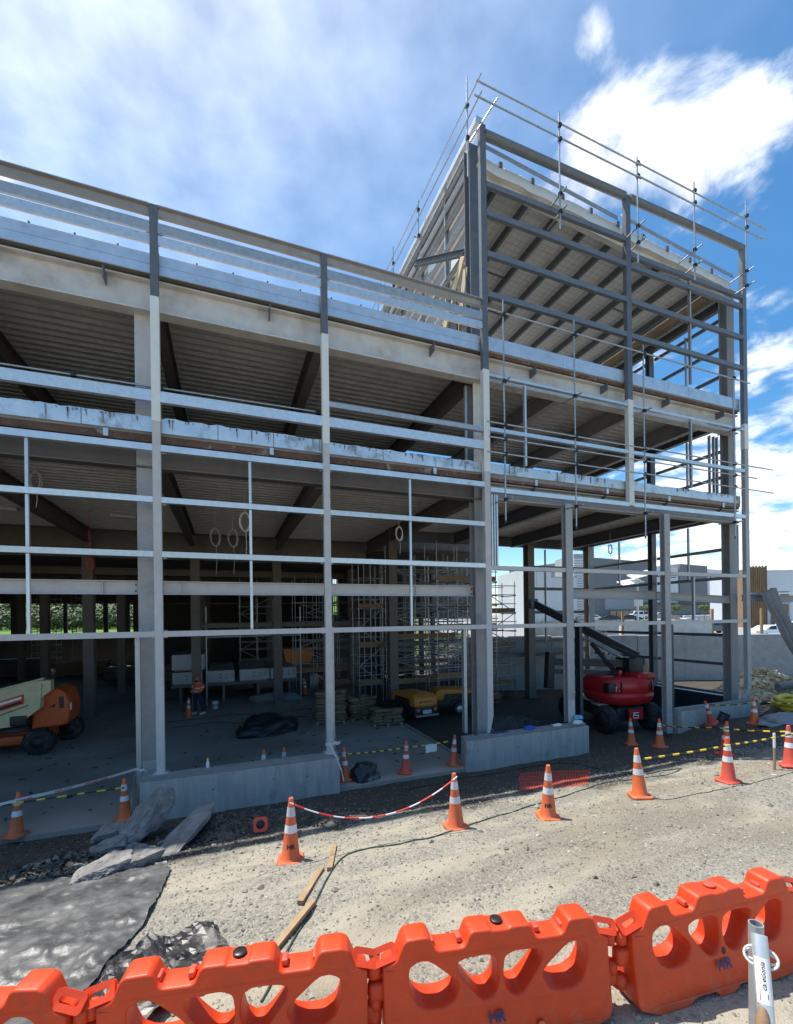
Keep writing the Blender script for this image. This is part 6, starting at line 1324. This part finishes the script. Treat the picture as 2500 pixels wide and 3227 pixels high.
bo = part('boom', MB().prism([(-3.2, 1.0), (.28, 1.15), (.5, 1.55), (1.18, 2.1), (1.18, 2.46), (.72, 2.44), (-3.2, 1.35), (-3.2, 1.0)][:7], -1.0, -.62), 'cream_paint', t)
part('boom_box', MB().prism([(-.92, .95), (.25, 1.02), (.9, 1.55), (.95, 2.36), (-.92, 1.86)], -1.06, -.5), 'cream_paint', t); part('boom_tube', MB().bar((-3.5, -.55, 1.35), (.9, -.55, 2.42), .25, .2), 'cream_paint', t)
sg = part('hire_sign', MB().prism([(-.55, 1.42), (.48, 1.74), (.48, 2.06), (-.55, 1.74)], -1.075, -1.062), 'tape_red', t)
part('sign_stripe', MB().prism([(-.5, 1.62), (.42, 1.9), (.42, 1.98), (-.5, 1.72)], -1.081, -1.076), 'ink_white', sg); part('sign_stripe', MB().prism([(-.5, 1.47), (.42, 1.76), (.42, 1.84), (-.5, 1.55)], -1.081, -1.076), 'ink_black', sg)
part('panel_seam', MB().bar((-.55, -1.066, 1.28), (.6, -1.066, 1.68), .01, .03), 'dark_metal', t); part('hydraulic_block', MB().rbox(.1, .55, -1.1, -.6, 1.02, 1.35, .04), 'dark_metal', t)

# ------------------------------------------------------------------ compressors
def compressor(x, y, rz, label, mark=True):
    t = thing('air_compressor', label, 'compressor', (x, y, 0), rz, 'yellow trailer compressors')
    bm = MB().prism([(-1.25, .62), (-1.2, .95), (-.95, 1.1), (.75, 1.16), (.98, 1.05), (1.05, .75), (1.05, .62)], -.56, .56); hd = part('hood', bm, 'yellow_paint', t); bv = hd.modifiers.new('edge', 'BEVEL'); bv.width = .09; bv.segments = 3
    part('lower_body', MB().rbox(-1.3, 1.04, -.57, .57, .3, .66, .05), 'dark_metal', t)
    for s in (-1, 1):
        part('side_grille', MB().prism([(-.9, .6), (.65, .6), (.55, .95), (-.7, .95)], s * .575 - .008, s * .575 + .008), 'dark_metal', hd)
        wh = part('wheel', MB().lathe([(.14, -.09), (.27, -.09), (.28, -.06), (.28, .06), (.27, .09), (.14, .09)], 20, (-.1, s * .66, .28), 'Y'), 'rubber', t); part('rim', MB().lathe([(.02, -.01), (.16, -.01), (.16, .01), (.02, .01)], 14, (-.1, s * .745, .28), 'Y'), 'galv', wh)
        part('mudguard', MB().path([(-.5, s * .66, .38), (-.38, s * .66, .6), (-.1, s * .66, .66), (.2, s * .66, .6), (.3, s * .66, .38)], .05, 6), 'black_plastic', t)
        part('tail_light', MB().rbox(1.04, 1.08, s * .42 - .07, s * .42 + .07, .46, .58, .01), 'cone_base', t)
    part('draw_bar', MB().bar((-1.2, 0, .42), (-2.4, 0, .45), .09, .09), 'dark_metal', t); part('bumper', MB().bar((1.1, -.55, .3), (1.1, .55, .3), .05, .06), 'galv_dull', t)
    if mark:
        pl = part('number_plate', MB().box(1.075, 1.09, -.2, .2, .38, .52), 'ink_white', t); part('lettering', xform(text_mb('2W38Z', .12, 0), Matrix.Translation((1.093, 0, .45)) @ Matrix.Rotation(R(90), 4, 'Z')), 'ink_black', pl)
        part('emblem', MB().box(1.06, 1.066, -.22, .28, .86, .875).box(1.06, 1.066, -.22, .2, .84, .845).box(1.055, 1.06, -.34, -.27, .82, .9), 'ink_black', hd)
    return t
compressor(.25, 6.3, R(-84), 'yellow and black trailer compressor with its rear and number plate towards the camera'); compressor(2.3, 6.6, R(170), 'yellow and black trailer compressor half hidden behind the corner column', False)
# ------------------------------------------------------------------ materials stored inside
spots = ((-10.08, -8.66, 'plastic wrapped pack behind the column with a second pack on top'), (-8.42, -7.07, 'plastic wrapped pack of boards right of the column'), (-6.81, -5.26, 'third plastic wrapped pack of boards from the left with torn film'), (-5.2, -3.78, 'plastic wrapped pack of boards at the right end of the row'))
mat('pack_wrap', (0.40, 0.44, 0.50), .35, 0, .12, 3, .35, 8); mat('pack_top', (0.26, 0.26, 0.25), .5, 0, .12, 3, .35, 8)
def pack(x0, x1, z0, z1, y, L_, label, marks=True):
    t = thing('wrapped_pack', label, 'pallet pack', ((x0 + x1) / 2, y, z0), 0, 'wrapped packs of boards'); h = (x1 - x0) / 2; H_ = z1 - z0
    def skin(u0):  # slightly puckered film
        mb = MB(); n = 10; vs = []; fs = []
        for j in range(n + 1):
            for i in range(n + 1): a, b = i / n, j / n; vs.append((-h + 2 * h * a, -.02 - .015 * abs(mnoise.noise(Vector((a * 5 + x0, b * 5, 1)))), H_ * b))
        for j in range(n):
            for i in range(n): k = j * (n + 1) + i; fs.append((k, k + 1, k + n + 2, k + n + 1))
        return mb.add(vs, fs, True)
    part('boards', MB().rbox(-h + .01, h - .01, 0, L_, 0.01, H_ - .01, .03), 'pack_top', t); part('end_film', skin(0), 'pack_wrap', t)
    if marks:
        for i in range(3):
            for j in range(2): part('print_mark', MB().prism([(-.12 + i * .3, H_ * (.62 - .25 * j)), (.04 + i * .3, H_ * (.64 - .25 * j)), (.0 + i * .3, H_ * (.70 - .25 * j)), (-.06 + i * .3, H_ * (.68 - .25 * j))], -.045, -.04), 'ink_black', t)
    for yy in (.3, L_ - .4): part('bearer', MB().box(-h + .1, h - .1, yy, yy + .12, -.1, 0.0), 'timber', t)
    return t
for k, (x0, x1, lab) in enumerate(spots): pack(x0, x1, 1.1, 1.7, 13.8, 5.2, lab)
pack(-10.1, -8.55, 1.83, 2.62, 13.85, 4.6, 'taller wrapped pack stacked behind the column', False)
rk = thing('pack_rack', 'low timber and steel rack under the row of wrapped packs', 'rack', (-6.9, 14, 0))
for y in (14.2, 16.0, 18.2): wpart('rack_rail', MB().box(-10.2, -3.6, y, y + .14, .86, 1.0), 'primer_dark', rk)
for x in (-9.8, -7.7, -5.9, -4.2): wpart('rack_leg', MB().box(x, x + .14, 14.15, 18.4, .0, .855), 'beam_brown', rk)
pa = thing('white_pail', 'white plastic pail on the slab right of the worker', 'pail', (-8.02, 12.2, 0)); part('shell', MB().lathe([(.12, 0), (.15, .36), (.14, .36), (.11, .02)], 16), 'white_paint', pa); part('label', MB().lathe([(.133, .1), (.143, .25)], 16, cap=False), 'wall_mid', pa)
def sackpile(x, y, w, d, rows, label, seed, tilt=0):
    rr = random.Random(seed); t = thing('sack_pallet', label, 'sacks', (x, y, 0), rr.uniform(-.3, .3), 'pallets of brown paper sacks')
    for k in range(4): part('pallet_board', MB().box(-w / 2, w / 2, -d / 2 + k * d / 3.4, -d / 2 + k * d / 3.4 + .1, .1, .125), 'timber', t)
    for xx in (-w / 2, -.05, w / 2 - .1): part('pallet_bearer', MB().box(xx, xx + .1, -d / 2, d / 2, 0, .099), 'timber', t)
    for r_ in range(rows):
        for i in range(3):
            for j in range(2):
                if r_ == rows - 1 and rr.random() < .35: continue
                bm = bmesh.new(); bmesh.ops.create_cube(bm, size=1); bmesh.ops.subdivide_edges(bm, edges=list(bm.edges), cuts=3, use_grid_fill=True)
                for v in bm.verts:
                    c_ = v.co; pz = 1 - .55 * (max(abs(c_.x), abs(c_.y)) * 2) ** 3; q = 1 + .1 * mnoise.noise(c_ * 4 + Vector((seed + r_, i, j * 3))); v.co = Vector((c_.x * .47 * q, c_.y * .36 * q, c_.z * .16 * pz * q))
                part('sack', MB().bm(bm, Matrix.Translation((-w / 2 + .22 + i * (w - .44) / 2 + rr.uniform(-.07, .07), -d / 2 + .25 + j * (d - .5) + rr.uniform(-.03, .03), .2 + r_ * .135)) @ Matrix.Rotation(rr.uniform(-.45, .45), 4, 'Z') @ Matrix.Rotation(rr.uniform(-.14, .14), 4, 'X')), 'sack', t)
    return t
sackpile(-3.35, 6.95, 1.2, .9, 9, 'tall pallet of brown sacks right of the middle post', 1); sackpile(-2.0, 7.3, 1.25, 1.0, 6, 'middle pallet of brown sacks', 2); sackpile(-1.3, 5.65, 1.2, .8, 4, 'low pallet of brown sacks nearest the slab edge', 3)
mb = MB()
bm = bmesh.new(); bmesh.ops.create_icosphere(bm, subdivisions=5, radius=1)
for v in bm.verts:
    p = v.co.copy(); k = 1 + .28 * mnoise.noise(p * 1.5 + Vector((4, 0, 0))) + .16 * (1 - abs(mnoise.noise(p * 3.7))) * .8 - .1; ang_ = math.atan2(p.y, p.x); v.co = Vector((p.x * 1.15 * k, p.y * .75 * k, max(0, (p.z * .55 + .12) * k)))
single('tarpaulin_heap', mb.bm(bm), 'dark_tarp', 'dark heap of bundled black tarpaulin on the slab', 'tarpaulin', loc=(-6.0, 6.3, 0), rz=.25)
rag('spoil_bags', (-5.0, 13.2, 0), 1.3, .5, .3, 'geotextile', 'grey crumpled bags below the wrapped packs', 21, 'bags')
rag('spoil_bags', (-1.3, 12.6, 0), 1.1, .7, .45, 'sack', 'dull heap of bags deep inside beyond the sacks', 22, 'bags')
sk = thing('yellow_skip', 'yellow waste skip at the back behind the wrapped packs', 'skip', (-3.2, 17.2, 1.55), 0); part('tub', MB().prism([(-.75, .0), (.75, .0), (.95, .95), (-.95, .95)], -.5, .5), 'yellow_paint', sk); part('rim', MB().box(-1.0, 1.0, -.55, .55, .951, 1.0), 'yellow_paint', sk); part('stand', MB().box(-.7, .7, -.45, .45, -1.55, -.01), 'beam_brown', sk)
rag('dark_sheet', (-7.9, .55, .0), .9, .4, .1, 'dark_tarp', 'black sheet lying behind the long low wall', 23, 'sheet')
bt_ = thing('spray_bottle', 'small bottle standing on the low wall at the corner column', 'bottle', (-.55, -.15, .872)); part('bottle', MB().lathe([(.035, 0), (.04, .02), (.04, .16), (.02, .2), (.02, .24)], 12), 'cable_green', bt_); part('cap', MB().lathe([(.022, .24), (.022, .28), (.01, .285)], 10), 'black_plastic', bt_)
bt_ = thing('spray_bottle', 'pale bottle standing behind the long low wall near the left post', 'bottle', (-7.9, -.12, .882)); part('bottle', MB().lathe([(.035, 0), (.04, .02), (.04, .12), (.02, .16), (.02, .19)], 12), 'white_sheet', bt_); part('cap', MB().lathe([(.022, .19), (.022, .23), (.01, .235)], 10), 'tape_yellow', bt_)
# ------------------------------------------------------------------ cables, reels and lights under the floor
def coil_hang(x, y, z, r, m, label, turns=5, thick=.012, tail=.5):
    pts = []; rr = random.Random(int(x * 10))
    for i in range(turns * 18):
        a = i / 18 * 2 * math.pi; rad = r * (1 + .12 * math.sin(i * .37)); pts.append((x + rad * .62 * math.sin(a) + .02 * math.sin(i * .21), y + .03 * math.sin(i * .5), z - r * 1.25 + rad * 1.25 * math.cos(a)))
    mb = MB().path(pts, thick, 6).tube((x, y, z), (x, y, 8.66), .008, 5)
    if tail: mb.path([(x + .03, y, z - r * 2.4), (x + .05, y, z - r * 2.4 - tail * .5), (x + .02, y, z - r * 2.4 - tail)], thick * .8, 5)
    return single('cable_coil', mb, m, label, 'cable coil', 'coils hanging from the floor above')
coil_hang(-12.38, 3.5, 8.6, .2, 'tape_white', 'white cable coil hanging behind the leftmost mullion'); coil_hang(-1.48, 3.5, 7.72, .2, 'tape_white', 'white cable coil hanging left of the corner column', 6); coil_hang(-6.85, 3.5, 7.85, .24, 'tape_white', 'white cable coil hanging behind the middle mullion', 5, .014, .9)
coil_hang(-7.75, 3.6, 7.3, .22, 'primer', 'grey cable coil hanging in the middle bay, the left one', 4, .012, .9); coil_hang(-7.22, 3.6, 7.3, .22, 'primer', 'grey cable coil hanging in the middle bay, the right one', 4, .012, .9)
coil_hang(8.2, 3.0, 7.45, .16, 'galv_dull', 'grey cable coil hanging in the right opening', 3)
coil_hang(-12.2, 8.0, 6.75, .16, 'tape_red', 'small red cable coil hanging in the left bay', 4)
for k, (x, y, lab) in enumerate(((-15.0, 8.5, 'ceiling light box at the far left'), (-11.2, 8.6, 'ceiling light box left of the main column'))): single('light_box', MB().rbox(-.45, .45, -.12, .12, 0, .12, .02), 'white_sheet', lab, 'light box', 'unlit light boxes under the floor', loc=(x, y, 8.5), rz=.1)
rr = random.Random(77)
for i in range(16):
    x = rr.choice((-11.5, -6.4, -5.7, -3.2, -2.2, -1.0, 2.0, -7.6, -10.2)) + rr.uniform(-.3, .3); y = rr.uniform(2.5, 9); l = rr.uniform(.25, .7); P_('hanger_strap', 'galv_dull', MB().bar((x, y, 8.66), (x + rr.uniform(-.05, .05), y, 8.66 - l), .03, .012))
# ------------------------------------------------------------------ worker
def skin_mesh(verts, edges, radii, root=0, sub=2):
    me = bpy.data.meshes.new('body'); me.from_pydata([Vector(v) for v in verts], edges, []); ob = bpy.data.objects.new('body', me); COL.objects.link(ob)
    ob.modifiers.new('skin', 'SKIN'); s = ob.modifiers.new('sub', 'SUBSURF'); s.levels = sub; s.render_levels = sub
    sv = me.skin_vertices[0].data
    for i, r in enumerate(radii): sv[i].radius = (r, r) if not isinstance(r, tuple) else r
    for i in range(len(verts)): sv[i].use_root = (i == root)
    dg = bpy.context.evaluated_depsgraph_get(); m2 = bpy.data.meshes.new_from_object(ob.evaluated_get(dg)); mb = MB(); mb.add([tuple(v.co) for v in m2.vertices], [tuple(p.vertices) for p in m2.polygons], True); bpy.data.objects.remove(ob); bpy.data.meshes.remove(me); bpy.data.meshes.remove(m2); return mb
mat('skin', (0.52, 0.33, 0.25), .6, 0, .06, 6); mat('navy_cloth', (0.02, 0.026, 0.055), .85, 0, .2, 8, .3, 40); mat('hivis', (0.80, 0.14, 0.02), .7, 0, .1, 8, .3, 30)
wk = thing('person', 'worker in orange high visibility top, navy trousers and red helmet standing on the slab', 'person', (-8.75, 11.1, 0), R(-38))
J = [(0, 0, .98), (0, .01, 1.14), (0, .02, 1.30), (0, .02, 1.46), (0, .0, 1.55), (0, -.02, 1.66), (0, -.02, 1.74),
     (-.19, .02, 1.44), (-.25, .04, 1.20), (-.16, -.20, 1.10), (-.05, -.30, 1.10), (.19, .02, 1.44), (.26, .05, 1.19), (.18, -.18, 1.08), (.06, -.30, 1.08),
     (-.10, 0, .93), (-.13, -.02, .52), (-.15, .04, .10), (-.16, -.10, .045), (.11, 0, .93), (.17, .06, .52), (.22, .14, .10), (.23, .0, .045)]
Ed = [(0, 1), (1, 2), (2, 3), (3, 4), (4, 5), (5, 6), (3, 7), (7, 8), (8, 9), (9, 10), (3, 11), (11, 12), (12, 13), (13, 14), (0, 15), (15, 16), (16, 17), (17, 18), (0, 19), (19, 20), (20, 21), (21, 22)]
Ra = [(.15, .11), (.145, .105), (.16, .11), (.13, .09), .058, .085, .075, .06, .05, .042, .035, .06, .05, .042, .035, .095, .068, .045, .05, .095, .068, .045, .05]
part('body', skin_mesh(J, Ed, Ra), 'skin', wk)
def sub(ix, grow):
    mp_ = {j: k for k, j in enumerate(ix)}; return [J[j] for j in ix], [(mp_[a], mp_[b]) for a, b in Ed if a in mp_ and b in mp_], [tuple(q + grow for q in Ra[j]) if isinstance(Ra[j], tuple) else Ra[j] + grow for j in ix]
v_, e_, r_ = sub([2, 1, 3, 7, 8, 9, 11, 12, 13], .022); part('work_top', skin_mesh(v_, e_, r_), 'hivis', wk)
v_, e_, r_ = sub([0, 15, 16, 17, 19, 20, 21], .02); part('trousers', skin_mesh(v_, e_, r_), 'navy_cloth', wk)
for (a, b) in ((17, 18), (21, 22)): part('boot', MB().rbox(J[b][0] - .055, J[b][0] + .055, J[b][1] - .10, J[a][1] + .07, 0.0, .11, .035), 'wall_pale', wk)
for z, rx, ry in ((1.10, .185, .14), (1.24, .195, .145)): part('reflective_band', MB().lathe([(1, z - .025), (1, z + .025)], 24, cap=False), 'reflective', wk).scale = (rx, ry, 1)
for s, (ex, ey, ez) in ((-1, J[8]), (1, J[12])): part('reflective_band', MB().tube((ex, ey, ez + .06), (ex - s * .01, ey - .005, ez + .12), .082, 14, caps=False), 'reflective', wk)
part('helmet', MB().lathe([(.125, 1.70), (.122, 1.74), (.105, 1.80), (.07, 1.84), (.01, 1.855)], 20, (0, -.015, 0)).lathe([(.12, 1.70), (.15, 1.695), (.15, 1.705), (.12, 1.715)], 20, (0, -.045, 0), cap=False), 'cone_red', wk)
part('beard_snood', MB().lathe([(.07, 1.50), (.085, 1.56), (.08, 1.60)], 16, (0, -.02, 0), cap=False), 'navy_cloth', wk)
for s in (-1, 1): part('eye', MB().ball((s * .032, -.098, 1.665), .011, .008, .008, 1), 'ink_black', wk); part('ear', MB().ball((s * .085, -.01, 1.655), .012, .02, .03, 1), 'skin', wk)
part('nose', MB().ball((0, -.108, 1.64), .013, .02, .022, 1), 'skin', wk)
for s, w0 in ((-1, J[10]), (1, J[14])):
    for f_ in range(4): part('finger', MB().path([(w0[0] + (f_ - 1.5) * .016, w0[1] - .02, w0[2]), (w0[0] + (f_ - 1.5) * .017, w0[1] - .065 + .006 * abs(f_ - 1.5), w0[2] - .01), (w0[0] + (f_ - 1.5) * .016, w0[1] - .085 + .006 * abs(f_ - 1.5), w0[2] - .035)], [.009, .0085, .007], 6), 'skin', wk)
    part('thumb', MB().path([(w0[0] - s * .03, w0[1], w0[2] + .005), (w0[0] - s * .045, w0[1] - .035, w0[2] + .01), (w0[0] - s * .04, w0[1] - .06, w0[2])], [.011, .01, .008], 6), 'skin', wk)

# stacked formwork and dull stores across the rear of the floor
for k, (x, y, w, d, h, m, lab) in enumerate(((-24, 33, 5, 1.4, 1.5, 'beam_brown', 'dark stack of formwork panels at the far left rear'), (-18.6, 32, 3.6, 1.4, 1.2, 'ply', 'brown stack of plywood panels before the rear openings'), (-14.5, 27, 2.6, 1.2, 1.0, 'beam_brown', 'dull stack of boards deep inside the left bay'), (-11.5, 24, 2.2, 1.2, 1.3, 'ply', 'brown crate stack deep inside behind the worker'), (-1.6, 13.9, 1.6, 1.0, .9, 'ply', 'brown boards stacked by the rear scaffold'), (2.6, 11.9, 2.2, .8, .8, 'beam_brown', 'dark boards stacked under the tall scaffold tower'), (5.0, 8.3, 1.6, .9, .55, 'ply', 'low stack of boards on the soil by the dark column'))):
    t = thing('material_stack', lab, 'stack', (x, y, 0 if x < -.7 else -.1), .1 * math.sin(k * 2.1), 'stacked materials inside'); n = max(3, int(h / .12))
    for i in range(n): part('panel', MB().box(-w / 2 + rr.uniform(-.08, .08), w / 2 + rr.uniform(-.08, .08), -d / 2 + rr.uniform(-.06, .06), d / 2 + rr.uniform(-.06, .06), .1 + i * (h - .1) / n, .1 + (i + .8) * (h - .1) / n), m, t)
    for xx in (-w * .35, w * .35): part('bearer', MB().box(xx - .05, xx + .05, -d / 2, d / 2, 0, .099), 'timber', t)
# spoil and offcuts on the soil inside the corner bay
heap('soil_heap', 3.6, 4.2, 1.6, 1.0, .28, DGRAV, 'low dark heap of soil inside the corner bay', 'soil', 300, .02, .07, 41); heap('soil_heap', 10.2, 3.0, 1.4, 1.2, .2, DGRAV, 'dark spread of soil behind the right low wall', 'soil', 200, .02, .07, 42)
for k, (a, b, lab) in enumerate((((1.4, 3.2), (2.6, 4.0), 'thin steel offcut on the soil behind the low wall, the long one'), ((2.0, 2.6), (2.2, 3.6), 'thin steel offcut on the soil behind the low wall, the short one'))): single('steel_offcut', MB().tube((a[0], a[1], ground_z(*a) + .05), (b[0], b[1], ground_z(*b) + .25), .03, 7), 'tube_steel', lab, 'offcut')

# offcuts, dust and packing scraps on the slab
mb = MB(); rr = random.Random(91)
for i in range(260):
    x, y = rr.uniform(-16, -1), .6 + 13 * rr.random() ** 1.3; l, w = rr.uniform(.015, .09), rr.uniform(.01, .035); a = rr.uniform(0, 3.14); mb.box(-l, l, -w, w, .002, rr.uniform(.008, .04), Matrix.Translation((x, y, 0)) @ Matrix.Rotation(a, 4, 'Z'))
me = mb.mesh('slab_debris'); me.materials.append(DGRAV); o = bpy.data.objects.new('slab_debris', me); COL.objects.link(o); o['kind'] = 'stuff'; o['label'] = 'small offcuts and scraps scattered over the slab'; o['category'] = 'debris'
def slab_cable(pts, label, m='dark_metal'):
    out = []
    for i in range(len(pts) - 1):
        for k in range(6): t = k / 6; out.append((pts[i][0] * (1 - t) + pts[i + 1][0] * t + .08 * math.sin(i * 6 + k), pts[i][1] * (1 - t) + pts[i + 1][1] * t + .06 * math.cos(i * 5 + k), .014))
    return single('floor_cable', MB().path(out, .013, 5), m, label, 'cable')
slab_cable([(-9.6, 8.6), (-8.2, 8.9), (-6.6, 8.3), (-5.0, 8.8), (-3.8, 8.2)], 'dark cable across the slab behind the tarpaulin heap'); slab_cable([(-9.9, 9.8), (-7.5, 10.2), (-5.4, 9.7), (-3.0, 10.3)], 'dark cable across the slab beside the worker')
lift = bpy.data.objects['red_boom_lift']
for k, dx in enumerate((-.09, 0, .09)): part('hose', MB().path([(.72 + dx, -.32, 2.9 + .02 * k), (.3 + dx, .38, 3.22), (-.5 + dx, 1.65, 4.02), (-1.4 + dx, 3.05, 4.86)], .018, 6), 'primer_dark', lift)
for x in (-.7, .62): part('panel_seam', MB().box(x, x + .012, -1.12, -1.04, 1.58, 1.98), 'dark_metal', lift)
